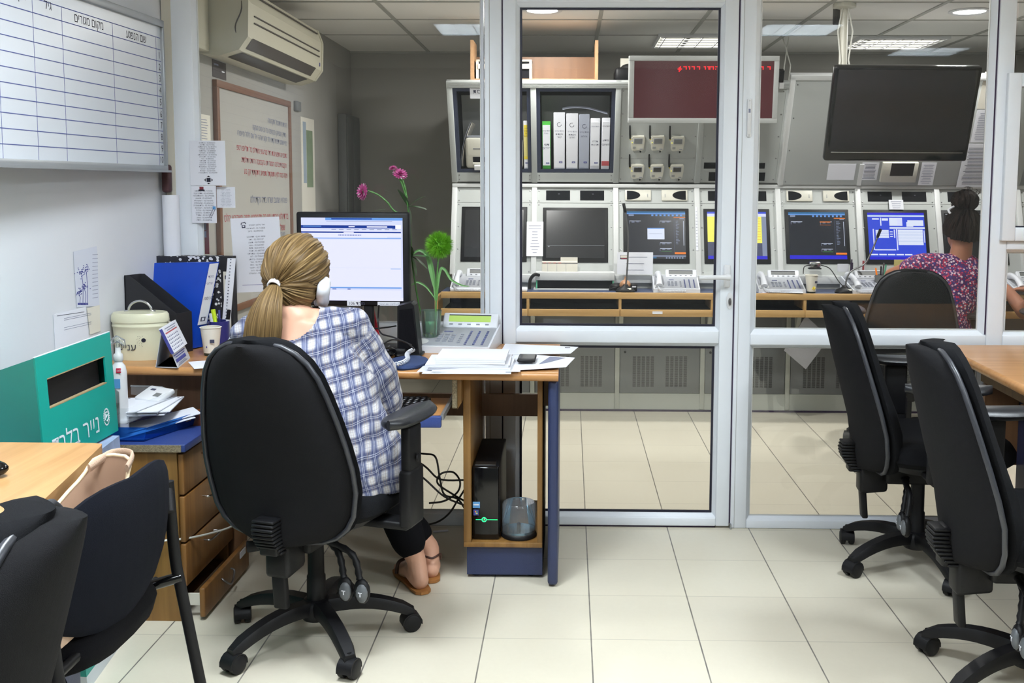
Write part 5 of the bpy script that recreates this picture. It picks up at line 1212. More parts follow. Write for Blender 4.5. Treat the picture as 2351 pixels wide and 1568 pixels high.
for k, (dx, dy, an, w_, d_, mt, lb) in enumerate(spec):
    sheet((C0[0]+dx, C0[1]+dy), an, w_, d_, z, mt, .002, 'paper_sheet', lb, ST); z += .0022
for k in range(3):
    m = MB(); an = (-.03, .025, .0)[k]; pl = Pl((C0[0]+(.012, .0, .012)[k], C0[1]+.015, z), (math.cos(an), math.sin(an), 0), (-math.sin(an), math.cos(an), 0)); th = (.011, .010, .020)[k]; ww = (.28, .28, .235)[k]
    for j in range(3): m.slab(pl, -ww/2+random.uniform(-.003, .003), -.1, ww/2+random.uniform(-.003, .003), .1, th*j/3, th*(j+1)/3-.0004, 'paper')
    tag(m.build('paper_stack'), ('thin lower ream in the desk paper stack', 'middle ream in the desk paper stack', 'thick topmost block of white paper in the desk stack')[k], 'paper', ST); z += th+.0004
zt = z
q = [P(1148, 853, Z=DZ+.003), P(1180, 812, Z=DZ+.004), P(1320, 822, Z=DZ+.012), P(1300, 843, Z=DZ+.010)]
m = MB().poly(q, (0, 0, .0015), 'paper'); m.poly([q[0].lerp(q[2], f_)+V((0, 0, .0018)) for f_ in (.5, .62)]+[q[1].lerp(q[2], .85)+V((0, -.02, .0018)), q[1].lerp(q[2], .6)+V((0, -.02, .0018))], (0, 0, .0003), 'ink_soft'); tag(m.build('paper_sheet'), 'printed sheet jutting over the desk corner under the mobile phone', 'paper')
q = [P(1145, 815, Z=DZ+.004), P(1160, 790, Z=DZ+.006), P(1328, 797, Z=DZ+.016), P(1310, 812, Z=DZ+.014)]
m = MB().poly(q, (0, 0, .0015), 'paper'); c = q[0].lerp(q[2], .86)+V((0, 0, .0018)); m.box(c.x-.01, c.x+.01, c.y-.006, c.y+.006, c.z, c.z+.0004, 'ink'); tag(m.build('letter_sheet'), 'letter with a small crest jutting over the desk at the door side', 'paper')
q = P(1210, 830, Z=DZ+.008); o = thing('mobile_phone', 'black mobile phone lying on the printed sheet', 'mobile phone', q); pl = Pl((q.x, q.y, DZ+.0145), (math.cos(-.02), math.sin(-.02), 0), (.12, 1, 0))
m = MB(); m.slab(pl, -.032, -.055, .032, .06, 0, .011, 'black_plastic', .005); m.build('case', o); m = MB(); m.slab(pl, -.028, -.035, .028, .055, .011, .0115, 'screen_off'); m.build('screen', o)
# lone paper near the left
q = P(455, 842, Z=DZ); sheet((q.x+.06, q.y+.07), .5, .21, .15, DZ+.0006, 'paper', .001, 'paper_sheet', 'white sheet half under the woman\'s left elbow')
# ---------------------------------------------------------------- desk top: left side
# cream tin
q0, q1 = P(243, 836, Z=DZ), P(355, 836, Z=DZ); r = .100; r = .102; TB = V((XW(3.548)+r+.006, 3.548, DZ)); o = thing('cream_tin', 'cream enamel tin with a lid and a wire handle', 'tin', TB); mat('cream_enamel', (218, 216, 188), .3)
ht = fz(300, 737, 3.548)-DZ; hl = fz(300, 716, 3.548)-DZ; SY = .68
m = MB(); m.lathe([(0, 0), (r*.86, 0), (r*.87, .004), (r*.94, ht*.7), (r*.955, ht*.86), (r*.985, ht*.88), (r*.985, ht*.92), (r*.96, ht*.94), (r*.97, ht), (0, ht)], TB, 'cream_enamel', 40, sy=SY); m.build('tin_body', o)
m = MB(); m.lathe([(0, ht), (r, ht), (r*1.01, ht+.006), (r, ht+.012), (r*.99, hl-.008), (r*.93, hl), (0, hl+.004)], TB, 'cream_enamel', 40, sy=SY); m.lathe([(r*.965, ht-.002), (r*.965, ht+.001)], TB, 'navy_panel', 40, sy=SY, caps=(False, False)); m.build('tin_lid', o)
hd = [TB+V((.042*math.cos(a), 0, hl+.004+.036*math.sin(a))) for a in (PI*k/12 for k in range(13))]; hd = [hd[0]+V((.014, 0, -.002))]+hd+[hd[-1]+V((-.014, 0, -.002))]
MB().tube(hd, .0045, 'chrome', 8).build('wire_handle', o)
m = MB(); u = fz(300, 795, 3.55)
def tin_pt(x, z): # on the curved front
    k = (x-TB.x)/(r*.92); yy = TB.y-r*.92*SY*math.sqrt(max(0, 1-k*k))-.0012; return V((x, yy, z))
t_ = MB(); t_.text('ענייני', Pl((0, 0, 0), (1, 0, 0), (0, 0, 1)), 0, 0, .034, 'ink', 0, 'LEFT', True); xs_ = TB.x-.062
vs = [tin_pt(xs_+p.x, u-.004+p.z) for p in t_.v]; m.add(vs, t_.f, 'gasket')
fc = V((TB.x+.035, 3.5, P(317, 780, Y=3.5).z)); m.add([tin_pt(fc.x+.0075*math.cos(a), fc.z+.0075*math.sin(a)) for a in (2*PI*k/16 for k in range(16))], [tuple(range(16))], 'gasket')
for k in range(18):
    a = PI*.55+PI*.95*k/18; R_ = (.014, .019, .023)[k % 3]; m.add([tin_pt(fc.x-.001+R_*math.cos(a)+.0015*i_, fc.z+R_*math.sin(a)+.0015*j_) for i_, j_ in ((0, 0), (1, 0), (1, 1), (0, 1))], [(0, 1, 2, 3)], 'gasket')
m.build('printed_word', o)
# calendar
o = thing('desk_calendar', 'folded cardboard desk calendar leaning open beside the cream tin', 'calendar', P(390, 845, Z=DZ)); mat('calendar_grey', (196, 198, 204), .7)
yk = 3.46
A0 = V(P(357, 843, Z=DZ)); A1 = V(P(408, 845, Z=DZ)); A2 = V(P(436, 822, Z=DZ)); A3 = A0+(A2-A1); top0 = V(P(371, 757, Y=(A0.y+.01))); dA = (A2-A1)
top1 = top0+dA*.95
m = MB(); th = V((.0015, 0, 0))
for (a_, b_, c_, d_) in ((A0, A3, top1, top0),): m.add([a_, b_, c_, d_, a_+th, b_+th, c_+th, d_+th], [(0, 1, 2, 3), (7, 6, 5, 4), (0, 3, 7, 4), (1, 5, 6, 2), (3, 2, 6, 7)], 'calendar_grey')
m.build('back_board', o)
m = MB(); m.add([A1, A2, top1, top0, A1+th, A2+th, top1+th, top0+th], [(3, 2, 1, 0), (4, 5, 6, 7), (4, 7, 3, 0), (1, 2, 6, 5)], 'calendar_grey')
m.add([A0, A1, A2, A3], [(0, 1, 2, 3)], 'calendar_grey'); m.build('front_board', o)
fp = Pl(A1+th*1.2, A2-A1, top0-A1); Wc = (A2-A1).length; Hc = (top0-A1).length
m = MB(); m.slab(fp, -.002, Hc*.36, Wc+.012, Hc+.004, .0, .010, 'paper'); q_ = fp.off(.0101); m.slab(fp, .012, Hc*.84, Wc*.9, Hc*.87, .0101, .0105, 'ink_red'); lines(m, q_, .01, Wc, Hc*.88, Hc*.99, 2, 'ink_soft')
for a_ in range(7):
    for b_ in range(5): m.slab(fp, .014+a_*Wc*.115, Hc*.42+b_*Hc*.08, .014+a_*Wc*.115+Wc*.06, Hc*.42+b_*Hc*.08+.005, .0101, .0105, 'ink_soft')
m.slab(fp, -.0025, Hc*.36, -.0015, Hc, 0, .0102, 'ink_blue'); m.build('page_block', o)
m = MB(); m.slab(fp, .014, Hc*.12, Wc*.8, Hc*.2, .001, .0016, 'ink_blue'); lines(m, fp.off(.001), .01, Wc*.9, Hc*.22, Hc*.32, 2, 'ink_blue', .8); lines(m, fp.off(.001), .01, Wc*.8, Hc*.03, Hc*.10, 2, 'ink_soft', .6); m.build('print', o)
m = MB(); wp = Pl(A1-th*.5, A2-A1, top0-A1)
# black magazine file
mat('black_card', (26, 26, 32), .6)
yf = 3.635; L0 = V(P(247, 720, Y=yf)); x0 = XW(yf)+.004; z_t = fz(260, 632, yf); x1 = P(406, 760, Y=yf).x; z_f = fz(405, 720, yf); dv = V((P(433, 715, Y=yf+.05).x-x1, .07, 0))
o = thing('magazine_file', 'black cardboard magazine file sloping down to the right', 'magazine file', (x0+.1, yf, DZ)); tk = .003
side = [(x0, DZ), (x1, DZ), (x1, z_f), (x0+.018, z_t), (x0, z_t)]
for nm, off in (('side_wall', V((0, 0, 0))), ('side_wall', dv)): MB().poly([V((x, yf, z))+off for x, z in side], (0, tk, 0), 'black_card').build(nm, o)
MB().para((x1, yf, DZ), dv+V((0, tk, 0)), (0.003, 0, 0), (0, 0, z_f-DZ), 'black_card').build('front_wall', o)
MB().para((x0, yf, DZ), dv+V((0, tk, 0)), (.003, 0, 0), (0, 0, z_t-DZ), 'black_card').build('back_wall', o)
MB().para((x0, yf, DZ), dv, (x1-x0, 0, 0), (0, 0, .003), 'black_card').build('floor_panel', o)
m = MB(); l0 = V(P(372, 740, Y=yf-.001)); m.box(l0.x, P(392, 740, Y=yf).x, yf-.001, yf, fz(380, 775, yf), fz(380, 737, yf), 'paper_warm'); m.build('label', o)
# blue lever arch binder leaning: four corners of the big face
def solid(m, quad, ext, mt): m.poly(quad, ext, mt)
BB = [V(P(405, 815, Y=3.80)), V(P(434, 800, Y=3.72)), V(P(478, 603, Y=3.84)), V(P(352, 604, Y=3.875))]
BB = [V((P(330, 780, Y=3.80).x, 3.80, DZ+.004)), V((P(440, 800, Y=3.73).x, 3.735, DZ+.004)), V(P(480, 603, Y=3.79)), V(P(352, 604, Y=3.85))]
o = thing('lever_arch_binder', 'bright blue lever arch binder leaning among the office files', 'binder', BB[1]); mat('binder_blue', (10, 66, 178), .45)
ext = V((.022, .05, 0)); m = MB(); m.poly(BB, ext, 'binder_blue'); m.build('cover', o)
S = [BB[1], BB[1]+V((.03, .048, 0)), BB[2]+V((.022, .05, -.006)), BB[2]]
class Sk:
    def __init__(s, o, ux, uy, n): s.o = V(o); s.ux = V(ux).normalized(); s.uy = V(uy).normalized(); s.n = V(n).normalized()
    def pt(s, a, b, h=0): return s.o+s.ux*a+s.uy*b+s.n*h
    def off(s, h): return Sk(s.pt(0, 0, h), s.ux, s.uy, s.n)
ws = .052; spn = Sk(BB[1]+V((.001, -.001, 0)), ext, BB[2]-BB[1], (.75, -.6, 0)); Hs = (BB[2]-BB[1]).length
m = MB(); m.slab(spn, .003, Hs*.27, ws-.003, Hs*.985, .0, .002, 'paper'); m.text('100/106', spn.off(.002), .004, Hs*.56, .017, 'ink', .0005); m.text('מוקד', spn.off(.002), .008, Hs*.82, .014, 'ink_blue', .0005); m.text('עירוני', spn.off(.002), .006, Hs*.74, .014, 'ink_blue', .0005)
m.slab(spn, .012, Hs*.31, .036, Hs*.36, .002, .0025, 'ink'); m.slab(spn, .018, Hs*.32, .030, Hs*.35, .0025, .003, 'paper'); m.build('spine_label', o)
# marbled binders behind
def marb(label, quad, ext, spine=True):
    o = thing('marbled_binder', label, 'binder', quad[1], 0, 'marbled binders on the desk'); m = MB(); m.poly(quad, ext, 'marbled_board'); m.build('cover', o); return o
x0, x1 = P(350, 600, Y=3.86).x, P(505, 600, Y=3.86).x; zt = fz(430, 588, 3.865)
o = marb('tall black marbled binder behind the blue binder', [V((x0, 3.865, DZ)), V((x1, 3.865, DZ)), V((x1, 3.865, zt)), V((x0, 3.865, zt+.0))], V((0, .055, 0)))
MB().box(x1, x1+.045, 3.866, 3.915, DZ, zt-.001, 'black_card').build('spine', o)
m = MB(); m.box(x1+.010, x1+.036, 3.864, 3.866, DZ+.01, zt-.06, 'paper_warm'); m.box(x1+.016, x1+.026, 3.8632, 3.864, zt-.09, zt-.075, 'ink'); m.build('spine_label', o)
x0b, x1b = P(321, 700, Y=3.82).x, P(372, 700, Y=3.82).x; ztb = fz(340, 607, 3.82)
o = marb('second marbled binder, its left edge showing beside the blue binder', [V((x0b-.02, 3.862, DZ)), V((x1b+.08, 3.862, DZ)), V((x1b+.11, 3.862, ztb)), V((x0b+.005, 3.862, ztb))], V((0, -.012, 0)))
m = MB(); m.poly([V((P(338, 740, Y=3.848).x, 3.849, DZ+.02)), V((x1b+.09, 3.849, DZ+.02)), V((x1b+.1, 3.849, ztb-.03)), V((P(343, 640, Y=3.848).x, 3.849, ztb-.03))], (0, -.001, 0), 'paper_warm'); m.build('label', o)
# leaning white paper block and spiral pad right of the binders
m = MB(); xa = P(515, 700, Y=3.86).x; za = fz(528, 592, 3.88)
m.poly([V((xa-.02, 3.862, DZ)), V((xa+.012, 3.862, DZ)), V((xa+.05, 3.862, za)), V((xa+.018, 3.862, za))], (0, -.004, 0), 'paper')
for k in range(28):
    t_ = (k+.5)/28; p = V((xa-.008+.038*t_, 3.857, DZ+(za-DZ)*t_)); m.box(p.x, p.x+.004, 3.856, 3.858, p.z, p.z+.003, 'ink')
tag(m.build('perforated_pad'), 'white pad with a perforated edge leaning right of the marbled binder', 'pad')
# pen holder
PB_ = V((P(503, 762, Y=3.78).x, 3.78, DZ)); o = thing('pen_holder', 'round dark blue pen holder behind the paper cup', 'pen holder', PB_); mat('navy_plastic', (40, 42, 110), .35)
hh = fz(503, 738, 3.76)-DZ; MB().lathe([(0, .002), (.038, .002), (.040, hh), (.037, hh), (.035, .006), (0, .006)], PB_, 'navy_plastic', 28, caps=(False, False)).build('cup', o)
mat('marker_yellow', (196, 226, 40), .4); mat('marker_navy', (40, 44, 120), .4)
def pen(label, dx, px, py, r, mt, cap=None, capm=None):
    t_ = V(P(px, py, Y=3.785)); b_ = PB_+V((dx, .0, .015)); q = thing('pen', label, 'pen', b_, 0, 'pens in the dark blue holder'); MB().tube([b_, b_.lerp(t_, .72)], r, mt, 10).build('barrel', q); MB().tube([b_.lerp(t_, .72), b_.lerp(t_, .99), t_], [r*1.1, r*1.1, r*.7], capm or mt, 10).build('cap', q)
pen('broad yellow highlighter in the dark blue pen holder', .0, 489, 710, .008, 'marker_yellow')
pen('short white marker standing left in the pen holder', -.018, 485, 719, .008, 'paper', None, 'phone_white')
pen('slim navy pen in the middle of the pen holder', .004, 503, 712, .004, 'marker_navy')
pen('thick marker with a black cap at the right of the pen holder', .02, 526, 711, .007, 'paper', None, 'black_plastic')
# paper cup
q = P(484, 812, Z=DZ); o = cup('white paper cup with dark base on the desk left of the woman', (P(485, 800, Y=3.62).x, 3.62, DZ), fz(483, 751, 3.62)-DZ, .025, .037, .28)
m = MB(); c = V(o.location); d = Pl(c+V((.008, -.0345, .05)), (1, .15, 0), (0, .06, 1)); m.slab(d, 0, 0, .016, .012, 0, .001, 'ink'); m.ball(c+V((-.006, -.0305, .034)), (.002, .002, .004), 'ink_blue', 8); m.build('print', o)
# spray bottle standing on the low cabinet
PZ = .575
# ---------------------------------------------------------------- low drawer unit
pxr = -1.205; yc0 = 3.035; yc1 = 3.475
o = thing('drawer_unit', 'low wooden drawer unit with a blue top, bottom drawer pulled out', 'drawer unit', (-1.4, 3.25, 0))
m = MB(); m.box(XL-.04, pxr+.012, yc0-.012, yc1, PZ-.025, PZ, 'blue_top', .003); m.build('top', o)
m = MB(); m.box(XL-.04, pxr-.0, yc0-.0145, yc0-.012, PZ-.024, PZ-.002, 'chipboard_edge'); m.build('raw_edge', o)
m = MB(); m.box(XL-.04, pxr-.02, yc0, yc0+.018, 0, PZ-.025, 'wood_panel'); m.build('side_panel', o); MB().box(XL-.04, pxr-.02, yc1-.018, yc1, 0, PZ-.025, 'wood_panel').build('side_panel', o)
MB().box(XL-.03, pxr-.03, yc0+.018, yc1-.018, .02, .04, 'wood_panel').build('bottom_board', o); MB().box(XL-.04, XL-.03, yc0+.018, yc1-.018, .02, PZ-.03, 'wood_inside').build('back_board', o)
zc = [PZ-.032]+[fz(415, y, yc0) for y in (1140, 1249, 1350)]+[.008]
for k in range(4):
    pull = .055 if k == 3 else 0; x_ = pxr-.018+pull
    d = MB().box(x_, x_+.018, yc0+.002, yc1-.002, zc[k+1]+.004, zc[k]-.002, 'wood_drawer', .004).build('drawer', o)
    zc_ = (zc[k]+zc[k+1])/2; yh = (yc0+yc1)/2-.02
    if k < 3: hp = [(x_+.017, yh-.045, zc_+.03), (x_+.04, yh-.045, zc_+.03), (x_+.045, yh, zc_+.03), (x_+.04, yh+.045, zc_+.03), (x_+.017, yh+.045, zc_+.03)]
    else: hp = [(x_+.017, yh-.045, zc_+.02), (x_+.03, yh-.045, zc_+.01), (x_+.035, yh, zc_-.015), (x_+.03, yh+.045, zc_+.01), (x_+.017, yh+.045, zc_+.02)]
    MB().tube(smooth_path(hp), .0035, 'chrome' if k < 2 else 'steel', 8).build('handle', d)
    if k == 3:
        MB().box(x_-.30, x_, yc0+.03, yc0+.036, .04, zc[3]-.03, 'paper_warm').build('drawer_side', d)
        MB().box(x_+.018, x_+.019, yc1-.10, yc1-.04, zc[3]-.035, zc[3]-.012, 'paper').build('label', d)
# cable over the drawers
m = MB(); m.tube(smooth_path([P(345, 1250, Y=3.0), P(385, 1240, Y=3.02), P(430, 1236, Y=3.06), V((pxr+.03, 3.2, fz(462, 1222, 3.2))), V((pxr+.035, 3.36, fz(485, 1208, 3.36))), V((pxr+.04, 3.47, fz(500, 1188, 3.47)))]), .0035, 'cord_white', 8); tag(m.build('white_cable'), 'thin white cable hanging across the drawer unit', 'cable')
# blue plastic tray with papers, clear tray, devices, wooden holder, spray bottle
def PP_(px, py, z): return V(P(px, py, Z=z))
o = thing('letter_tray', 'translucent blue plastic letter tray on the low drawer unit', 'letter tray', (-1.42, 3.16, PZ))
tq = [V((-1.56, 3.055, PZ+.001)), V((-1.335, 3.055, PZ+.001)), V((-1.25, 3.30, PZ+.001)), V((-1.56, 3.34, PZ+.001))]
m = MB(); m.poly(tq, (0, 0, .003), 'blue_plastic'); m.build('tray_floor', o)
m = MB(); up_ = V((.012, .0, .045))
for i_ in (0, 1): a_, b_ = tq[i_], tq[i_+1]; m.add([a_, b_, b_+up_, a_+up_], [(0, 1, 2, 3)], 'blue_plastic')
m.build('tray_rim', o)
o = thing('letter_tray', 'clear plastic letter tray stacked askew on the blue tray', 'letter tray', (-1.42, 3.2, PZ+.05)); z_ = PZ+.055
cq = [V((-1.56, 3.06, z_)), V((-1.39, 3.06, z_)), V((-1.335, 3.32, z_+.01)), V((-1.56, 3.34, z_+.01))]
m = MB(); m.poly(cq, (0, 0, .003), 'clear_plastic'); m.build('tray_floor', o); m = MB()
for i_ in (0, 1): a_, b_ = cq[i_], cq[i_+1]; m.add([a_, b_, b_+V((.005, 0, .05)), a_+V((.005, 0, .05))], [(0, 1, 2, 3)], 'clear_plastic')
m.build('tray_rim', o)
for k, (c, an, z_, tl, lb) in enumerate((((-1.38, 3.2), .75, PZ+.008, .14, 'folded brown-edged sheet inside the blue letter tray'), ((-1.36, 3.19), .68, PZ+.02, .15, 'white envelope sticking out of the blue letter tray'), ((-1.35, 3.22), .6, PZ+.03, .15, 'second white envelope sticking out of the blue letter tray'))):
    pl = Pl((c[0], c[1], z_), (math.cos(an), math.sin(an), tl), (-math.sin(an), math.cos(an), 0)); m = MB(); m.slab(pl, -.15, -.055, .12, .055, 0, .002, 'paper' if k else 'wood_box'); tag(m.build('envelope'), lb, 'envelope', 'envelopes in the blue tray')
for k in range(4):
    an = (.12, .05, .16, .0)[k]; pl = Pl((-1.45+.006*k, 3.22, PZ+.066+.0045*k), (math.cos(an), math.sin(an), .03), (-math.sin(an), math.cos(an), .02)); m = MB(); m.slab(pl, -.12, -.11, .14-.02*(k % 2), .10, 0, .003, 'paper'); 
    if k == 3:
        for j in range(8): m.slab(pl, -.09+.028*j, .085, -.083+.028*j, .091, .003, .0034, 'ink')
    tag(m.build('paper_sheet'), ('lowest sheet in the clear letter tray', 'second sheet from the bottom in the clear letter tray', 'third sheet from the bottom in the clear letter tray', 'punched top sheet in the clear letter tray')[k], 'paper', 'papers in the clear tray')
o = thing('white_device', 'flat white device with a grey display lying on the papers', 'device', (-1.42, 3.3, PZ+.1)); pl = Pl(V(P(345, 908, Y=3.30)), (.9, -.42, -.03), (.42, .8, .35))
m = MB(); m.slab(pl, -.045, -.03, .065, .05, -.012, .006, 'white_plastic', .006); m.build('case', o); m = MB(); m.slab(pl, .02, -.008, .046, .012, .006, .007, 'cabinet_grey'); m.slab(pl, -.02, .022, -.0, .032, .006, .0066, 'ink'); m.build('display', o)
m = MB(); a_, b_, c_ = V(P(300, 886, Y=3.36)), V(P(378, 888, Y=3.36)), V(P(380, 916, Y=3.34)); m.tube([a_, b_+V((-.01, 0, 0)), b_+V((0, 0, -.01)), c_], .003, 'clear_plastic', 8); m.add([a_, b_, c_, a_+V((0, 0, -.03))], [(0, 1, 2, 3)], 'clear_plastic'); tag(m.build('clear_lid'), 'clear plastic lid standing behind the white device', 'lid')
q = V(P(440, 950, Y=3.30)); o = thing('wooden_note_holder', 'brown wooden holder with a yellow slip on the blue top', 'note holder', (q.x, 3.3, PZ)); mat('red_wood', (112, 58, 28), .35)
m = MB(); pr = [V((q.x-.055+.16*k/12, 3.30, PZ+.006+.036*math.sin(PI*(k+.8)/13.5)**.8)) for k in range(13)]
m.poly([V((pr[0].x, 3.27, PZ))]+[V((p.x, 3.27, p.z)) for p in pr]+[V((pr[-1].x, 3.27, PZ))], (0, .07, 0), 'red_wood'); m.build('body', o)
m = MB(); m.para((q.x+.01, 3.28, PZ+.037), (.05, .01, .003), (-.01, .04, 0), (0, 0, .002), 'paper_yellow'); m.build('paper_slip', o)
SB = V((P(273, 860, Y=3.12).x, 3.12, PZ)); o = thing('spray_bottle', 'white spray bottle with a red square label behind the green paper bin', 'bottle', SB); r_ = .024; hz = fz(270, 832, 3.12)-PZ; ht_ = fz(268, 778, 3.12)-PZ
m = MB(); m.lathe([(0, 0), (r_, 0), (r_+.001, .004), (r_, hz*.86), (r_*.85, hz*.95), (r_*.5, hz), (r_*.45, hz+.008), (0, hz+.008)], SB, 'white_plastic', 28); m.build('bottle_body', o)
m = MB(); m.lathe([(.013, hz+.004), (.015, hz+.008), (.014, hz+.026), (.009, hz+.03), (.008, hz+.048), (0, hz+.048)], SB, 'console_light', 20); m.build('collar', o)
m = MB(); m.tube([SB+V((-.022, 0, ht_-.012)), SB+V((-.004, 0, ht_)), SB+V((.016, 0, ht_-.008)), SB+V((.022, 0, ht_-.022))], [.008, .012, .009, .004], 'clear_plastic', 12); m.tube([SB+V((0, 0, hz+.045)), SB+V((0, 0, ht_-.004))], .006, 'clear_plastic', 8); m.build('nozzle', o)
mat('label_red', (196, 24, 62), .5)
m = MB(); d = Pl(SB+V((-.002, -r_-.001, 0)), (1, .12, 0), (0, 0, 1)); u, v = d.uv(267, 856); m.slab(d, u, v, u+.0145, v+.0145, 0, .0015, 'label_red'); m.text('סנו', d.off(.0015), u+.002, v+.004, .010, 'paper', .0005, 'LEFT', True); m.slab(d, -.012, v-.05, .016, v-.02, -.0005, .0012, 'badge_blue'); m.build('label', o)
m = MB(); c = SB+V((-.01, -.035, 0)); c.x = max(c.x, XL+.03); mat('green_liquid', (30, 110, 70), .2)
m.lathe([(0, .08), (.022, .08), (.022, .115), (0, .115)], c, 'green_liquid', 20); m.lathe([(.023, .08), (.023, .15), (.012, .16), (.012, .165), (0, .165)], c, 'clear_plastic', 20, caps=(False, False)); m.lathe([(0, .0), (.0225, .0), (.0225, .08), (0, .08)], c, 'clear_plastic', 20)
tag(m.build('small_green_bottle'), 'small clear bottle with green liquid in front of the spray bottle', 'bottle')
# ---------------------------------------------------------------- notices taped on glass and wall
GP = Pl((0, YP+.018, 0), (1, 0, 0), (0, 0, 1)); GQ = Pl((0, YP-.004, 0), (1, 0, 0), (0, 0, 1))
def tri(m, q, x0, b0, x1, b1):
    c = (x0+x1)/2+.002; z = b0+.022; m.slab(q, c-.008, z-.008, c+.008, z+.008, 0, .0005, 'gasket')
    for dx, dz in ((0, 1), (0, -1), (1, 0), (-1, 0)): m.add([q.pt(c+dx*.017, z+dz*.017, .0006), q.pt(c+dx*.0115-dz*.007, z+dz*.0115+dx*.007, .0006), q.pt(c+dx*.0115+dz*.007, z+dz*.0115-dx*.007, .0006)], [(0, 1, 2), (2, 1, 0)], 'gasket')
def list_notice(px, n, rows, extra, label, pl, mt='ink', size=.0085):
    x0, b0, x1, b1 = pxl(pl, *px); m = MB(); m.slab(pl, x0, b0, x1, b1, 0, .0012, 'paper'); q = pl.off(.0012); rnd = random.Random(n)
    for k in range(n):
        z = rows[0]+(rows[1]-rows[0])*(k+.5)/n; s = '%02d-%07d - %s' % (2, rnd.randint(5000000, 9999999), ''.join(rnd.choice('אבגדהלמנסעפרשת') for _ in range(rnd.randint(4, 9))))
        m.text(s, q, (x0+x1)/2, b0+(b1-b0)*z, size, mt, .0003, 'CENTER', False, sx=.9)
    extra and extra(m, q, x0, b0, x1, b1); return tag(m.build('taped_notice'), label, 'notice', None)
list_notice((436, 323, 518, 426), 16, (.96, .25), tri, 'printed list with a black square emblem taped on the left post, uppermost', Pl(P(436, 374, Y=YP-.003), (1, 0, 0), (0, 0, 1)).off(0) if False else GQ, size=.0075)
def hat(m, q, x0, b0, x1, b1):
    c = x0+(x1-x0)*.42; m.slab(q, c-.008, b1-.018, c+.008, b1-.003, 0, .0006, 'maroon'); m.slab(q, c-.012, b1-.020, c+.012, b1-.014, 0, .0008, 'gasket')
    a = V((x1-.012, 0, b0+.052)); p0, p1 = (x1-.008, b0+.058), (x1-.026, b0+.024)
    m.tube([q.pt(p0[0]-.004, p0[1], .001), q.pt(p1[0]-.003, p1[1], .001), q.pt(p1[0]+.004, p1[1]-.004, .001), q.pt(p0[0]+.003, p0[1]-.003, .001)], .0009, 'ink', 6); m.slab(q, p0[0]-.007, p0[1]-.004, p0[0]+.005, p0[1]+.008, 0, .0008, 'badge_blue')
list_notice((440, 427, 497, 512), 13, (.88, .03), hat, 'printed list with a safety pin drawing taped below the uppermost one', GQ, size=.0085)
list_notice((498, 429, 540, 477), 12, (.90, .04), None, 'smallest printed list taped right of the safety pin list', GP, 'ink_soft', .0045)
def tel(m, q, x0, b0, x1, b1):
    c = x0+(x1-x0)*.26; z = b1-.032; m.slab(q, c-.007, z-.008, c+.007, z+.003, 0, .0006, 'ink'); m.slab(q, c-.0035, z-.004, c+.0035, z+.001, .0006, .0008, 'paper'); m.tube([q.pt(c-.009, z+.004, .001), q.pt(c-.008, z+.012, .001), q.pt(c+.006, z+.015, .001), q.pt(c+.010, z+.008, .001)], .0016, 'ink', 6)
    m.text('מס\' טלפון חשובים', q, c+.022, z, .0085, 'ink', .0004); m.slab(q, x0+.03, b0+.028, x1-.06, b0+.0295, 0, .0005, 'ink_blue')
TPL = Pl(P(590, 580, Y=YP-.012), (1, 0, .045), (-.035, 0, 1)); 
x0, b0 = TPL.uv(541, 672); x1, b1 = TPL.uv(641, 497)
m = MB(); m.slab(TPL, x0, b0, x1, b1, 0, .0012, 'paper'); q = TPL.off(.0012); rnd = random.Random(5)
for k in range(17):
    if k == 2: continue
    m.text('02-%07d - %s' % (rnd.randint(5000000, 9999999), ''.join(rnd.choice('אבגדהלמנסעפרשת') for _ in range(rnd.randint(3, 8)))), q, (x0+x1)/2, b1-.045-k*.0112, .0088 if k else .008, 'ink', .0003, 'CENTER', False, sx=.9)
tel(m, q, x0, b0, x1, b1); tag(m.build('taped_notice'), 'large telephone list with a small phone icon taped on the glass beside the woman\'s head', 'notice')
# strip on the post by the door
m = MB(); q = Pl(P(1720, 271, Y=YP-.002), (1, 0, .0), (-.13, 0, 1)); m.slab(q, -.008, -.073, .008, .073, 0, .006, 'white_plastic', .002); m.slab(q, -.004, .02, .004, .035, .006, .0065, 'ink_soft'); m.ball(q.pt(0, .066, .006), .0015, 'gasket', 6); m.ball(q.pt(0, -.066, .006), .0015, 'gasket', 6); tag(m.build('scroll_case'), 'slim white case fixed slanting on the right door post', 'case')
# papers on the left wall
def wall_sheet(label, quad, th, mt, fn=None, name='wall_sheet'):
    wl = LWF.off(.002); pts = [wl.at(x, y) for x, y in quad]; m = MB(); m.poly(pts, wl.n*th, mt); fn and fn(m, wl.off(th), quad); return tag(m.build(name), label, 'paper')
def flowers(m, q, quad):
    rnd = random.Random(2)
    for (x, y) in ((187, 626), (197, 618), (180, 672), (193, 660)):
        u, v = q.uv(x, y)
        for k in range(26): a, b = rnd.gauss(0, .011), rnd.gauss(0, .007); m.slab(q, u+a, v+b, u+a+.004, v+b+.003, 0, .0005, 'ink_blue')
        u2, v2 = q.uv(x+3, 695); m.tube([q.pt(u, v, .0006), q.pt((u+u2)/2+.006, (v+v2)/2, .0006), q.pt(u2, v2, .0006)], .0008, 'ink_blue', 5)
    for k in range(12): u, v = q.uv(217, 585+k*9); m.slab(q, u-.012, v, u+.02, v+.0015, 0, .0004, 'ink_soft')
    for k in range(7): u, v = q.uv(180+k*3.4, 698); m.slab(q, u-.003, v-.003, u+.004, v+.004, 0, .0005, 'ink_blue')
mat('tracing', (206, 210, 222), .8)
wall_sheet('faint sheet with blue flower drawings on the left wall', [(168, 578), (222, 565), (228, 702), (176, 706)], .0006, 'tracing', flowers)
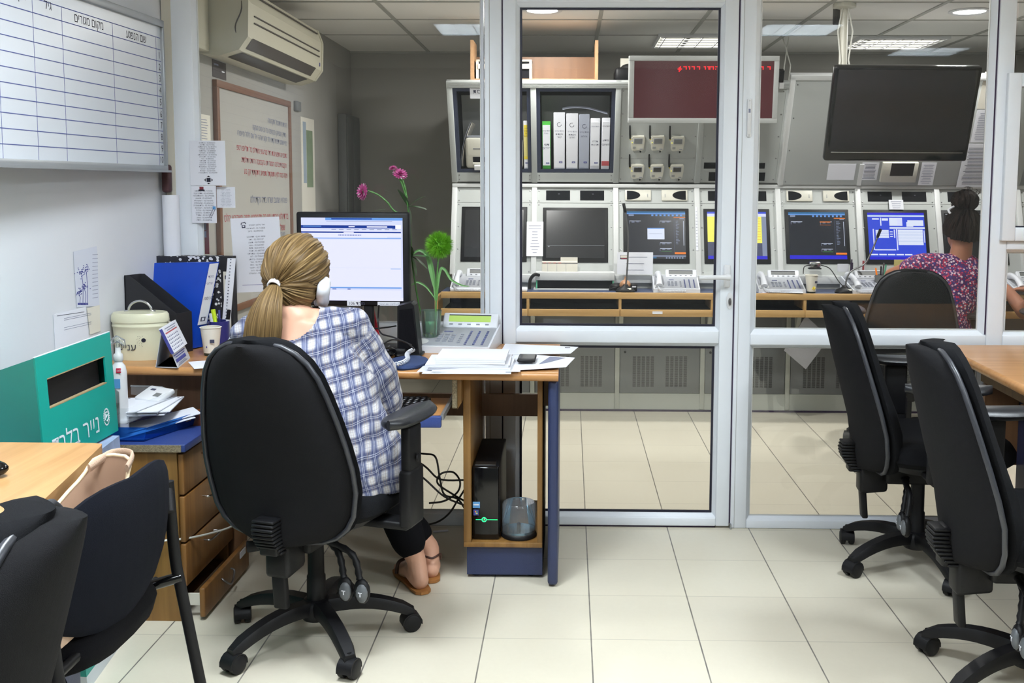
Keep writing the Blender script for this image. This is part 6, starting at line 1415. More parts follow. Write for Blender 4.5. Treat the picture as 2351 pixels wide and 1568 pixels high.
def lets(m, q, quad):
    for k, y in enumerate((727, 731, 748, 753)): u, v = q.uv(160, y+2); m.slab(q, u-.03, v, u+.12, v+.0012, 0, .0005, 'ink_soft')
    u, v = q.uv(131, 725); u2, v2 = q.uv(193, 716); m.tube([q.pt(u, v, .0005), q.pt(u2, v2, .0005)], .0007, 'ink', 5)
wall_sheet('white form sheet with printed lines hanging on the left wall', [(122, 722), (196, 704), (204, 790), (128, 830)], .002, 'paper', lets)
wall_sheet('crumpled greyish slip beside the form sheet on the left wall', [(199, 708), (228, 700), (230, 760), (206, 768)], .0015, 'paper_warm')
# whiteboard on the left wall
WB = Pl(LWF.pt(0, 0, .035), (.055, 1, 0), (0, 0, 1)); o = thing('ruled_whiteboard', 'large aluminium-framed whiteboard ruled with numbered rows on the left wall', 'whiteboard', LWF.pt(-1, 1.4))
yr = WB.uv(371, 200)[0]; zt_ = WB.uv(365, 62)[1]; zb_ = WB.uv(371, 380)[1]; yl = yr-2.3; fw = .026
m = MB()
for r in ((yl, zb_-fw, yr+.012, zb_), (yl, zt_, yr+.012, zt_+fw), (yr, zb_, yr+.012, zt_)): m.slab(WB, *r, -.028, .012, 'alu', .002)
m.slab(WB, yl, zb_-fw, yr, zb_-fw+.008, .012, .03, 'alu'); m.build('frame', o)
MB().slab(WB, yl, zb_, yr, zt_, -.015, 0, 'board_white').build('board', o)
m = MB(); rows = [WB.uv(371, y)[1] for y in (89, 115.5, 142, 168, 195, 222, 249, 275, 301, 328, 355)]
for z in rows: m.slab(WB, yl, z-.0013, yr, z+.0013, 0, .0006, 'line_blue')
zh = rows[0]
for px_, py_ in ((361, 200), (261, 150), (144, 100), (76, 60), (1, 230)): y_ = WB.uv(px_, py_)[0]; m.slab(WB, y_-.0008, zb_, y_+.0008, zh, 0, .0005, 'line_blue')
for k in range(10): m.text(str(k+1), WB, yr-.004, rows[k+1]-.034 if k < 9 else rows[10]-.032, .036, 'gasket', .0006, 'RIGHT', False, sx=.9)
for tx, px_, py_ in (('שם הנפגע', 313, 93), ('מקום מגורים', 205, 60), ('גיל', 110, 22)):
    u, v = WB.uv(px_, py_); m.text(tx, WB, u, v, .042, 'gasket', .0006, 'CENTER', False, sx=.85)
u, v = WB.uv(50, -2); m.text('זמן', WB, u, v, .042, 'gasket', .0006, 'CENTER', False, sx=.85)
m.build('ruling', o)
# rolled paper and dark bracket behind the post
m = MB(); a = P(388, 450, Y=YP-.05); m.tube([(-1.565, YP-.05, fz(388, 448, YP-.05)), (-1.562, YP-.05, DZ+.01)], .032, 'paper', 20); tag(m.build('paper_roll'), 'tall white paper roll standing beside the left post', 'paper roll')
m = MB(); m.box(-1.597, -1.565, YP-.06, YP-.02, fz(390, 442, YP-.05), fz(390, 378, YP-.05), 'dark_maroon', .01); tag(m.build('red_bracket'), 'dark red fitting on the wall above the paper roll', 'fitting')
m = MB(); m.box(XL+.001, -1.562, YP-.002, YP+.0, 0, 2.2, 'wall_warm'); st(m, 'trim_6')
# ---------------------------------------------------------------- paper bin
mat('bin_green', (0, 146, 134), .5, var=.06, vscale=6); mat('bin_dark', (18, 16, 18), .8); mat('bin_brown', (150, 130, 96), .8); mat('bin_print', (206, 214, 220), .6); mat('bin_photo', (150, 165, 196), .6, var=.5, vscale=18)
FRt, FRb, FLt = V(P(243, 766, Y=2.93)), V(P(272, 988, Y=2.96)), V(P(68, 827, Y=2.52)); FLb = FLt+(FRb-FRt)
fx = (FRt-FLt).normalized(); BF = Pl(FLb, fx, FLt-FLb); Wb, Hb = (FRt-FLt).dot(fx), (FLt-FLb).length
nb = BF.n; dp_ = .2; DV = V((-.19, .10, -.065))/.2
o = thing('paper_bin', 'tall green cardboard bin for waste paper with a slot near its top', 'paper bin', (-1.45, 2.75, 0))
s0 = (.15*Wb, .34*Hb); ss = [BF.uv(103, 872), BF.uv(238, 817), BF.uv(247, 877), BF.uv(114, 941)]
ua, ub = min(s[0] for s in ss)+.01, max(s[0] for s in ss)-.005; va, vb = sum(s[1] for s in ss[2:])/2, sum(s[1] for s in ss[:2])/2
m = MB(); th = .005
for r in ((0, 0, ua, Hb), (ub, 0, Wb, Hb), (ua, 0, ub, va), (ua, vb, ub, Hb)): m.slab(BF, *r, -th, 0, 'bin_green')
for r in ((ua, vb-.003, ub, vb), (ua, va, ub, va+.003)): m.slab(BF, *r, -.012, .0004, 'bin_brown')
m.slab(BF, -.001, Hb, Wb, Hb+.002, -th, .0, 'bin_print'); m.build('slotted_front', o)
def bq(a, b, h): return BF.pt(a, b, 0)+DV*(-h)
for nm, r, mt in (('side_wall', [bq(0, 0, -th), bq(0, Hb, -th), bq(0, Hb, -dp_), bq(0, 0, -dp_)], 'bin_green'), ('side_wall', [bq(Wb, 0, -th), bq(Wb, 0, -dp_), bq(Wb, Hb, -dp_), bq(Wb, Hb, -th)], 'bin_green'), ('back_wall', [bq(0, 0, -dp_), bq(0, Hb, -dp_), bq(Wb, Hb, -dp_), bq(Wb, 0, -dp_)], 'bin_green'), ('top_flap', [bq(0, Hb, -th), bq(Wb, Hb, -th), bq(Wb, Hb, -dp_), bq(0, Hb, -dp_)], 'bin_green'), ('bottom_flap', [bq(0, 0, -th), bq(0, 0, -dp_), bq(Wb, 0, -dp_), bq(Wb, 0, -th)], 'navy_panel')):
    c = sum(r, V((0, 0, 0)))/4; ctr = bq(Wb/2, Hb/2, -dp_/2); nn = (r[1]-r[0]).cross(r[2]-r[0]).normalized(); nn = nn if nn.dot(ctr-c) > 0 else -nn
    MB().poly(r, nn*.004, mt).build(nm, o)
m = MB(); m.slab(BF, ua-.02, va-.02, ub+.015, vb+.015, -.035, -.03, 'bin_dark')
m.build('inner_lining', o)
m = MB(); q = BF.off(.0006); ut, vt = BF.uv(232, 985); u0, v0 = BF.uv(228, 968); m.text('נייר בלבד', q, u0, v0-.028, .076, 'bin_print', .0006, 'RIGHT', False, sx=.9)
m.build('white_lettering', o)
u, v = BF.uv(244, 957); m = MB()
for k in range(22): a = 2*PI*k/22; m.slab(q, u+.021*math.cos(a)*.8-.002, v+.024*math.sin(a)-.002, u+.021*math.cos(a)*.8+.002, v+.024*math.sin(a)+.002, 0, .0008, 'bin_print')
m.tube([q.pt(u-.010, v+.012, .001), q.pt(u-.010, v-.006, .001), q.pt(u, v-.014, .001), q.pt(u+.010, v-.006, .001), q.pt(u+.010, v+.012, .001)], .0016, 'bin_print', 6); m.tube([q.pt(u-.004, v+.01, .001), q.pt(u-.004, v-.002, .001), q.pt(u+.004, v+.006, .001)], .0014, 'bin_print', 6); m.slab(q, u-.008, v+.012, u+.008, v+.016, 0, .0008, 'bin_print'); m.build('white_emblem', o)
tf = V(P(274, 1000, Y=2.93)); bf = V(P(311, 1434, Z=0)); bn = V(P(216, 1568, Z=0)); dn = (bn-bf).normalized()
def ring(t, g=0): f_ = tf.lerp(bf, 1-t) if t else bf; c0 = bf.lerp(tf, t)+V((g, g, 0)); c1 = c0+dn*.42; return [c0, c1, c1+V((-.26+g*-2, .03, 0)), c0+V((-.26-g*2, .03, 0))]
for nm, t0, t1, mt in (('white_base', 0, .07, 'bin_print'), ('green_carton', .07, .78, 'bin_green'), ('printed_band', .78, 1, 'bin_photo')): MB().loft([ring(t0), ring(t1)], mt, smooth=False).build(nm, o)
# ---------------------------------------------------------------- left front desk
o = thing('wooden_desk', 'wood-topped desk corner in the left foreground', 'desk', (-1.35, 2.0, 0)); cR = V(P(240, 1020, Z=.745)); cF = V(P(85, 1165, Z=.745)); dr = (cF-cR).normalized(); e0 = cR-dr*.0; e1 = cR+dr*1.3
m = MB(); pts = [V((XW(cR.y)+.02, cR.y+.012, .705))]+[V((cR.x-.03, cR.y+.012, .705)), V((cR.x-.008, cR.y+.004, .705)), V((cR.x, cR.y-.02, .705)), V((e1.x, e1.y, .705)), V((XW(e1.y)+.02, e1.y, .705))]
m.poly(pts, (0, 0, .04), 'wood_desk_left'); m.build('desk_top', o)
MB().box(cR.x-.10, cR.x-.07, cR.y-.5, cR.y-.02, 0, .705, 'navy_panel', .008).build('end_panel', o)
m = MB(); m.box(XL+.01, cR.x-.10, cR.y-.06, cR.y-.045, .35, .705, 'wood_inside'); m.build('back_panel', o)
q = P(-28, 1095, Z=.745); m = MB(); m.ball((q.x, q.y, .763), (.045, .03, .019), 'black_gloss', 18); tag(m.build('computer_mouse'), 'black mouse on the wooden desk at the left edge of the picture', 'mouse')
# ---------------------------------------------------------------- right desk
RDZ = .765; o = thing('wooden_desk', 'wood-topped desk at the right side with a rounded edge', 'desk', (2.0, 3.4, 0)); a = V(P(2163, 792, Z=RDZ)); b = V(P(2351, 884, Z=RDZ)); d = (b-a).normalized()
a.y = min(a.y, 3.93); b2 = b+d*.45
m = MB(); m.poly([V((a.x, a.y, RDZ-.032)), V((b2.x, b2.y, RDZ-.032)), V((3.0, b2.y, RDZ-.032)), V((3.0, 3.93, RDZ-.032))], (0, 0, .032), 'wood_desk'); m.build('desk_top', o)
n_ = V((-d.y, d.x, 0)); n_ = n_ if n_.x < 0 else -n_
pr = [(.014*math.sin(PI*k/8), -.016-.016*math.cos(PI*k/8)) for k in range(9)]
m = MB(); m.loft([[p+n_*x_+V((0, 0, z_)) for x_, z_ in pr] for p in (a, b2)], 'wood_desk', closed=False); m.build('edge_band', o)
m = MB(); m.poly([p+V((.12, 0, -.032)) for p in (a+d*.1, b2)]+[p+V((.14, 0, -.032)) for p in (b2, a+d*.1)], (0, 0, -.09), 'wood_panel'); m.build('apron', o)
m = MB(); m.box(1.62, 2.9, 3.85, 3.87, .3, RDZ-.033, 'wood_inside'); m.build('back_panel', o)
MB().box(1.75, 1.79, 3.0, 3.85, 0, RDZ-.033, 'navy_panel', .008).build('end_panel', o)
m = MB(); m.box(1.60, 2.2, 3.2, 3.5, .60, .618, 'wood_desk'); m.build('keyboard_tray', o); MB().box(1.60, 2.2, 3.185, 3.2, .59, .625, 'blue_top', .004).build('tray_edge', o)
# small bit on the floor
q = P(1012, 1221, Z=0); pl = Pl((q.x, q.y, .001), (.95, .3, 0), (-.3, .95, 0)); m = MB(); m.slab(pl, -.03, -.006, .03, .006, 0, .004, 'paper'); tag(m.build('paper_scrap'), 'small white scrap lying on the floor below the desk', 'scrap')
# computer cables under the desk
rnd = random.Random(9)
CB = [([(880, 985, 3.6), (900, 1010, 3.6), (925, 1060, 3.55), (975, 1100, 3.5), (1020, 1140, 3.48), (1066, 1160, 3.48)], 'long black cable from the woman to the desk shelf, uppermost of the tangle'),
      ([(885, 990, 3.62), (915, 1030, 3.6), (975, 1070, 3.52), (1010, 1100, 3.5), (1066, 1102, 3.5)], 'black cable running level into the desk shelf'),
      ([(925, 1040, 3.58), (975, 1042, 3.55), (1000, 1050, 3.52), (1010, 1100, 3.5), (1020, 1135, 3.5), (1050, 1145, 3.5), (1066, 1166, 3.49)], 'black cable with a sharp bend beside the armrest'),
      ([(1066, 1150, 3.52), (1040, 1135, 3.5), (1005, 1110, 3.48), (1012, 1088, 3.48), (1040, 1084, 3.5), (1056, 1105, 3.52), (1050, 1130, 3.52), (1020, 1150, 3.5), (985, 1155, 3.5)], 'black cable looping in a ring under the desk'),
      ([(1066, 1125, 3.5), (1050, 1150, 3.5), (1030, 1180, 3.5), (1000, 1200, 3.52), (960, 1205, 3.6), (935, 1195, 3.7)], 'black cable hanging lowest, curving over the partition sill')]
for pts, lb in CB: tag(MB().tube(smooth_path([P(x, y, Y=Y_) for x, y, Y_ in pts]), .0036, 'cord_black', 7).build('computer_cable'), lb, 'cable', 'computer cables under the desk')
# ================================================================ CHAIRS
mat('rim_grey', (52, 54, 60), .35); mat('knob_silver', (96, 100, 104), .35); mat('shell_fabric', (27, 27, 29), .95, bump=.6, bscale=900, spec=.15)
def office_chair(label, loc, rz, base_rot, arms=(1, -1)):
    """high-backed swivel chair facing +y, origin on the floor under its column"""
    o = thing('office_chair', label, 'chair', loc, rz, 'black swivel office chairs')
    prof = [(.365, .06), (.372, .115), (.39, .162), (.42, .196), (.46, .218), (.53, .231), (.60, .231), (.67, .222), (.74, .208), (.81, .190), (.865, .172), (.905, .148), (.932, .118), (.950, .080), (.958, .035)]
    def yc(z): t = (z-.36)/.64; return -.205-.055*math.sin(PI*min(1, t*1.0))*.35-.205*max(0, t-.22)**1.3
    def row(z, w, y0, y1, wrap, n=14):
        f = []
        for k in range(n+1): u = -1+2*k/n; f.append(V((w*u, yc(z)+wrap*u*u+y0*(1-abs(u)**6), z)))
        for k in range(n+1): u = 1-2*k/n; f.append(V((w*u, yc(z)+wrap*u*u+y1*(1-abs(u)**6)+.001, z)))
        return f
    m = MB(); m.loft([row(z, w, -.024, .016, .05) for z, w in prof], 'shell_fabric'); m.build('back_shell', o, local=True)
    m = MB()
    fr = [(z, w) for z, w in prof]
    m.loft([[p+V((0, .018, 0)) for p in row(z-.002+.013*max(0, (z-.6)/.36)**1.5, w+.012, .0, .060+.020*math.exp(-((z-.55)/.12)**2), .05)] for z, w in fr], 'charcoal_fabric'); m.build('back_cushion', o, local=True)
    m = MB(); pts = [V((w+.004, yc(z)+.05-.006, z)) for z, w in prof]; pl_ = [V((-p.x, p.y, p.z)) for p in pts]; m.tube(pl_+pts[::-1], .0075, 'rim_grey', 8); m.build('rim_piping', o, local=True)
    # seat
    def srow(z, sx, sy, yo=0): return [V((sx*math.copysign(abs(math.cos(a))**.62, math.cos(a)), .055+yo+sy*math.copysign(abs(math.sin(a))**.62, math.sin(a)), z)) for a in (2*PI*k/32 for k in range(32))]
    m = MB(); m.loft([srow(.415, .20, .19), srow(.418, .235, .225), srow(.44, .262, .245), srow(.468, .262, .245), srow(.49, .248, .232), srow(.497, .19, .18), srow(.490, .05, .05)], 'charcoal_fabric'); m.build('seat', o, local=True)
    m = MB(); m.loft([srow(.372, .14, .14), srow(.385, .19, .18), srow(.414, .228, .216), srow(.42, .228, .216)], 'black_plastic_soft'); m.build('seat_pan', o, local=True)
    # mechanism, bellows
    m = MB(); m.box(-.06, .06, -.13, .12, .315, .38, 'black_plastic', .012); m.para((-.038, -.215, .27), (.076, 0, 0), (0, .10, .01), (0, -.0, .10), 'black_plastic', .012); m.para((-.022, -.20, .175), (.044, 0, 0), (0, .022, 0), (0, -.01, .11), 'black_plastic', .006); m.build('tilt_mechanism', o, local=True)
    m = MB(); zs = [(.455, -.262), (.43, -.268), (.405, -.262), (.38, -.245), (.355, -.222)]
    for k in range(10):
        t = k/9*(len(zs)-1); i = min(int(t), len(zs)-2); f = t-i; z = zs[i][0]+(zs[i+1][0]-zs[i][0])*f; y = zs[i][1]+(zs[i+1][1]-zs[i][1])*f
        m.box(-.034, .034, y-.018, y+.03, z-.0045, z+.0045, 'black_plastic', .004)
    m.box(-.028, .028, -.255, -.215, .35, .46, 'black_plastic', .006); m.build('bellows', o, local=True)
    m = MB(); m.tube([(-.05, -.10, .33), (-.115, -.12, .322), (-.15, -.13, .318)], [.008, .016, .018], 'black_plastic', 10, flatx=.6); m.build('tilt_lever', o, local=True)
    for (sx, L) in ((.06, .0), (.105, .03)):
        m = MB(); pp = smooth_path([(.05+sx*.3, -.06-L*.5, .345), (.06+sx, -.075, .31), (.075+sx*1.15, -.09, .245)], 6)
        rr = [.0085 if k % 2 else .011 for k in range(len(pp))]; m.tube(pp, rr, 'black_plastic', 8); m = m.build('lever', o, local=True)
        c = V((.08+sx*1.18, -.094, .212)); k_ = MB(); k_.ball(c, (.026, .017, .038), 'black_plastic', 16); k_.ball(c+V((.004, -.009, -.002)), (.019, .012, .029), 'knob_silver', 14); k_.slab(Pl(c+V((.004, -.0215, 0)), (1, 0, 0), (0, 0, 1)), -.005, .002, .007, .005, 0, .001, 'paper'); k_.slab(Pl(c+V((.004, -.0215, 0)), (1, 0, 0), (0, 0, 1)), .0, -.008, .003, .005, 0, .001, 'paper'); kk = k_.build('lever_knob', m, local=True)
    MB().lathe([(0, .09), (.030, .09), (.028, .20), (.025, .205), (.024, .32), (0, .32)], (0, 0, 0), 'black_plastic', 20).build('gas_column', o, local=True)
    m = MB(); m.lathe([(0, .065), (.042, .068), (.052, .085), (.050, .115), (.036, .13), (0, .13)], (0, 0, 0), 'black_plastic', 24); m.build('hub', o, local=True)
    for k in range(5):
        a = math.radians(base_rot+72*k)-rz; d = V((math.cos(a), math.sin(a), 0)); s = V((-d.y, d.x, 0)); rows = []
        for t in range(9):
            r = .035+(.295-.035)*t/8; u = t/8; zt = .128-.052*u**2.1+.006*math.sin(PI*u); h = .040-.010*u; wd = .026-.004*u
            if t == 8: zt -= .006; h -= .004; wd *= .8
            c = d*r+V((0, 0, zt)); rows.append([c+s*wd*.72, c+s*wd-V((0, 0, h*.35)), c+s*wd*.9-V((0, 0, h)), c-s*wd*.9-V((0, 0, h)), c-s*wd-V((0, 0, h*.35)), c-s*wd*.72])
        lg = MB().loft([[p for p in r_] for r_ in rows], 'black_plastic').build('base_leg', o, local=True)
        c = d*.285; m = MB(); ca = a+math.radians(40+60*k); w = V((math.cos(ca), math.sin(ca), 0)); f = V((-w.y, w.x, 0))
        for sgn in (-1, 1): m.lathe([(0, -.011), (.021, -.011), (.0265, -.008), (.0275, 0), (.0265, .008), (.021, .011), (0, .011)], c+w*.016*sgn+V((0, 0, .0276)), 'black_plastic', 20, ax=w)
        hood = []
        for q in range(9):
            an = PI*(-.05+1.1*q/8); rr = .0315; hood.append([c+w*x+f*(-rr*math.cos(an))+V((0, 0, .0276+rr*math.sin(an))) for x in (-.024, -.012, .012, .024)]+[c+w*x+f*(-(rr-.004)*math.cos(an))+V((0, 0, .0276+(rr-.004)*math.sin(an))) for x in (.024, .012, -.012, -.024)])
        m.loft(hood, 'black_plastic'); m.tube([c+V((0, 0, .055)), c+V((0, 0, .075))], .008, 'black_plastic', 8); m.build('caster', lg, local=True)
    for sx in arms:
        m = MB(); X = .312*sx if sx > 0 else -.262
        rows = []
        for t in range(13):
            u = -1+2*t/12; y = -.01+.14*u; wd = .052*math.sqrt(max(.02, 1-abs(u)**3.2))*(1+.12*u); z = .705+.008*u*u
            rows.append([V((X+.01*sx*u*u+wd*math.cos(q), y, z+.008+.021*math.sin(q)*(1-.3*u*u))) for q in (2*PI*j/14 for j in range(14))])
        m.loft(rows, 'black_leather'); ap = m.build('armrest_pad', o, local=True)
        m = MB(); Xp = X; X = X+.016*sx; m.para((X-.015, -.06, .50), (.030, 0, 0), (0, .085, 0), (0, 0, .195), 'black_plastic', .008); m.para((X-.022+.004*sx, -.07, .40), (.038, 0, 0), (0, .10, 0), (0, 0, .17), 'black_plastic', .01); m.para((min(X, .16*sx), -.05, .388), (abs(X-.16*sx), 0, 0), (0, .07, 0), (0, 0, .024), 'black_plastic', .006)
        m.lathe([(.012, 0), (.011, .004), (0, .005)], (X+.020*sx, -.015, .60), 'black_plastic', 14, ax=(sx, 0, 0)); m.build('armrest_post', o, local=True)
    return o
office_chair('black high-backed swivel chair the woman in the checked shirt sits on', (-.765, 2.925, 0), math.radians(-16), -58, (1, -1))
office_chair('empty black swivel chair by the partition, rear one of the two at the right desk', (1.275, 3.575, 0), math.radians(-93), -84, (1, -1))
office_chair('empty black swivel chair cut by the right edge, nearer one at the right desk', (1.275, 2.675, 0), math.radians(-91), 136-144, (1, -1))
office_chair('dark swivel chair out of focus in the bottom left corner', (-.975, 1.17, 0), math.radians(100), 20, (1,))
office_chair('black swivel chair of the woman in the print blouse, behind the glass', (1.81, 5.33, 0), math.radians(-14), 30, (1, -1))
# visitor chair with tube frame, facing the side desk
o = thing('visitor_chair', 'black fabric visitor chair with a black tube frame at the side desk', 'chair', (-1.05, 1.95, 0))
BCc = V((-.885, 1.93, .672)); ax = V((.07, .99, 0)).normalized(); upb = V((.10, 0, .995)).normalized(); nb_ = ax.cross(upb)
rows = []
for t in range(11):
    u = -1+2*t/10; hh_ = .150*(1-.42*abs(u)**3); wr = .035*u*u
    rows.append([BCc+ax*.225*u+upb*(hh_*math.sin(q)*1.0-.02*(1-abs(u)))+V((-1, 0, 0))*wr+V((1, 0, .1))*(.026*math.cos(q)*(1-.5*abs(u)**5)) for q in (2*PI*j/18 for j in range(18))])
MB().loft(rows, 'navy_fabric').build('backrest', o)
rows = []
for (z, s) in ((.435, .60), (.44, .82), (.458, .96), (.49, 1.0), (.518, .93), (.525, .7), (.523, .1)):
    rows.append([V((-1.10+.215*s*math.copysign(abs(math.cos(a))**.6, math.cos(a)), 1.965+.215*s*math.copysign(abs(math.sin(a))**.6, math.sin(a)), z)) for a in (2*PI*k/28 for k in range(28))])
MB().loft(rows, 'black_fabric').build('seat', o)
for y_, nm in ((2.165, 'far'), (1.64, 'near')):
    MB().tube(smooth_path([(-.895, y_-.0, .72), (-.885, y_, .55), (-.868, y_, .44), (-.80, y_+.01, .012)]), .0125, 'black_plastic', 12).build('leg', o)
    MB().tube([(-.872, y_, .500), (-.94, y_-.03 if nm == 'far' else y_+.10, .488), (-1.28, 2.10 if nm == 'far' else 1.82, .488)], .0125, 'black_gloss', 12).build('side_rail', o)
    MB().tube([(-1.28, 2.10 if nm == 'far' else 1.82, .488), (-1.335, 2.10 if nm == 'far' else 1.82, .012)], .0125, 'black_plastic', 12).build('leg', o)
    MB().tube([(-.896, y_, .71), (-.88, y_-.03 if nm == 'far' else y_+.03, .66)], .011, 'black_plastic', 8).build('back_support', o)
MB().tube([(-.93, 1.64, .49), (-.93, 2.165, .49)], .010, 'black_plastic', 8).build('cross_tube', o)
# canvas bag on its seat
mat('canvas_beige', (196, 168, 146), .85, bump=.6, bscale=350, var=.08, vscale=12); mat('canvas_inner', (150, 120, 98), .9); mat('piping_cream', (226, 204, 170), .6); mat('bag_dark', (48, 40, 34), .8)
o = thing('canvas_bag', 'beige canvas bag with cream piping squeezed between the side desk and the visitor chair', 'bag', (-1.01, 1.93, .528))
def bag_ring(z, k, inn=0):
    out = []
    for j in range(40):
        a = 2*PI*j/40; u, v = math.cos(a), math.sin(a); L = .26*(.80+.20*k)-inn; Wd = .040*(1+.45*k)*(1+.55*k*max(0, u)**2)-inn
        y = 1.83+L*math.copysign(abs(u)**.7, u); x = -.972+Wd*math.copysign(abs(v)**.8, v)-.008*k
        zz = z+(.070*max(0, u)**2-.025*max(0, 1-abs(u))**1)*k if k > .5 else z
        out.append(V((x+.006*math.sin(7*a)*k, y, zz)))
    return out
m = MB(); m.loft([bag_ring(.528, 0), bag_ring(.55, .15), bag_ring(.60, .5), bag_ring(.69, .8), bag_ring(.728, 1)], 'canvas_beige', caps=(True, False)); m.build('outer_fabric', o)
m = MB(); m.loft([bag_ring(.728, 1, .003), bag_ring(.70, .85, .006), bag_ring(.62, .5, .008)], 'canvas_inner', caps=(False, True)); m.build('lining', o)
m = MB(); rg = bag_ring(.730, 1); m.tube(rg+[rg[0], rg[1]], .0042, 'piping_cream', 8); m.build('piping', o)
m = MB(); m.tube(smooth_path([(-.93, 2.04, .785), (-.945, 2.10, .80), (-.99, 2.10, .80), (-1.01, 2.04, .785)]), .010, 'canvas_beige', 8, flatx=.4); m.build('handle', o)
m = MB(); m.tube(smooth_path([(-.95, 1.68, .74), (-.975, 1.63, .79), (-1.01, 1.60, .785), (-1.02, 1.62, .74)]), .012, 'canvas_beige', 8, flatx=.4); m.build('handle', o)
# ================================================================ PEOPLE
from mathutils import noise as NZ
def blob(mb, voxel, smooth=6):
    """one continuous skin over overlapping shapes"""
    me = bpy.data.meshes.new('t'); me.from_pydata(mb.v, [], mb.f); o = bpy.data.objects.new('t', me); COL.objects.link(o)
    r = o.modifiers.new('r', 'REMESH'); r.mode = 'VOXEL'; r.voxel_size = voxel; r.use_smooth_shade = True
    s_ = o.modifiers.new('s', 'SMOOTH'); s_.iterations = smooth; s_.factor = .5
    dg = bpy.context.evaluated_depsgraph_get(); ev = o.evaluated_get(dg); m2 = ev.to_mesh()
    vs = [v.co.copy() for v in m2.vertices]; ns = [v.normal.copy() for v in m2.vertices]; fs = [tuple(p.vertices) for p in m2.polygons]
    ev.to_mesh_clear(); bpy.data.objects.remove(o); bpy.data.meshes.remove(me)
    return vs, ns, fs
def limb(m, pts, r, flatx=1.0, up=None):
    m.tube(smooth_path(pts, 5) if len(pts) > 2 else pts, r if isinstance(r, (int, float)) else rad(r, len(pts)), 'skin_fair', 14, flatx=flatx, up=up)
    for p, q in ((pts[0], r if isinstance(r, (int, float)) else r[0]), (pts[-1], r if isinstance(r, (int, float)) else r[-1])): m.ball(p, q*.98, 'skin_fair', 12)
def rad(r, n):
    if n <= 2: return r
    out = []
    for i in range(n-1):
        for k in range(5): out.append(r[i]+(r[i+1]-r[i])*k/5)
    return out+[r[-1]]
mat('skin_fair', (214, 164, 138), .5, var=.05, vscale=30); mat('skin_tan', (158, 104, 78), .5, var=.06, vscale=30)
mat('lip', (170, 90, 84), .45); mat('eye_white', (232, 230, 226), .3); mat('iris', (70, 52, 36), .3); mat('trouser_black', (14, 14, 18), .9, spec=.15); mat('shoe_tan', (168, 112, 58), .6, bump=.3, bscale=200); mat('strap_brown', (74, 48, 40), .5)
def hand(m, wrist, d, nrm, side, curl=.35, L=.175):
    """palm with five fingers: d = pointing direction, nrm = back of the hand, side = direction of the thumb"""
    d, nrm = V(d).normalized(), V(nrm).normalized(); s = V(side); s = (s-d*s.dot(d)-nrm*0).normalized(); nrm = d.cross(s)*(1 if d.cross(s).dot(nrm) > 0 else -1); w = V(wrist)
    rows = []
    for t, hw, th in ((0, .026, .019), (.3, .033, .016), (.7, .040, .014), (1, .041, .011)): rows.append([w+d*(L*.52*t)+s*hw*math.cos(q)+nrm*th*math.sin(q) for q in (2*PI*j/14 for j in range(14))])
    m.loft(rows, 'skin_fair')
    for k, (off, ln, r) in enumerate(((.030, .42, .0085), (.010, .47, .009), (-.010, .44, .0085), (-.029, .34, .0075))):
        b = w+d*L*.49+s*off; p = [b]; a = 0
        for j, fr in enumerate((.45, .32, .23)): a += curl*(.7, 1.1, .9)[j]; p.append(p[-1]+(d*math.cos(a)-nrm*math.sin(a)+s*off*.35).normalized()*L*ln*fr)
        m.tube(p, [r*1.1, r*1.05, r, r*.75], 'skin_fair', 9); m.ball(p[-1], r*.78, 'skin_fair', 8)
    b = w+d*L*.12+s*.022; p = [b, b+(d*.6+s*.75-nrm*.2).normalized()*.038, b+(d*.6+s*.75-nrm*.2).normalized()*.038+(d*.85+s*.35-nrm*.35).normalized()*.03, b+(d*.6+s*.75-nrm*.2).normalized()*.038+(d*.9+s*.2-nrm*.5).normalized()*.052]
    m.tube(p, [.014, .012, .0105, .008], 'skin_fair', 9); m.ball(p[-1], .0085, 'skin_fair', 8)
def head_parts(m, c, fw, up, sc=1.0):
    """skull, jaw, nose, ears; fw = looking direction"""
    fw, up = V(fw).normalized(), V(up).normalized(); rt = fw.cross(up).normalized(); up = rt.cross(fw); R = Matrix((rt, fw, up)).transposed()
    m.ball(c, (.074*sc, .092*sc, .098*sc), 'skin_fair', 24, R); m.ball(c+fw*.028*sc-up*.05*sc, (.056*sc, .064*sc, .062*sc), 'skin_fair', 20, R)
    m.ball(c+fw*.074*sc-up*.092*sc, (.024*sc, .018*sc, .016*sc), 'skin_fair', 12, R)
    m.tube([c+fw*.086*sc+up*.005*sc, c+fw*.104*sc-up*.030*sc, c+fw*.088*sc-up*.042*sc], [.008*sc, .011*sc, .010*sc], 'skin_fair', 10)
    for s in (-1, 1): m.ball(c+rt*.076*sc*s-up*.012*sc-fw*.004*sc, (.009*sc, .018*sc, .030*sc), 'skin_fair', 12, R); m.ball(c+fw*.078*sc+up*.020*sc+rt*.03*s*sc, (.018*sc, .010*sc, .006*sc), 'skin_fair', 10, R)
    return fw, rt, up, R
def face(o, c, fw, rt, up, R, sc=1.0):
    for s in (-1, 1): e = MB(); p = c+fw*.083*sc+rt*.030*sc*s+up*.004*sc; e.ball(p, .012*sc, 'eye_white', 14); e.ball(p+fw*.009*sc, .0055*sc, 'iris', 10); e.build('eye', o)
    l = MB(); l.ball(c+fw*.090*sc-up*.058*sc, (.022*sc, .009*sc, .005*sc), 'lip', 12, R); l.ball(c+fw*.089*sc-up*.066*sc, (.019*sc, .009*sc, .006*sc), 'lip', 12, R); l.build('mouth', o)
def retint(o, m0, m1):
    for q in [o]+list(o.children_recursive):
        if q.type == 'MESH':
            for k, mm in enumerate(q.data.materials):
                if mm and mm.name == m0: q.data.materials[k] = MATS[m1]
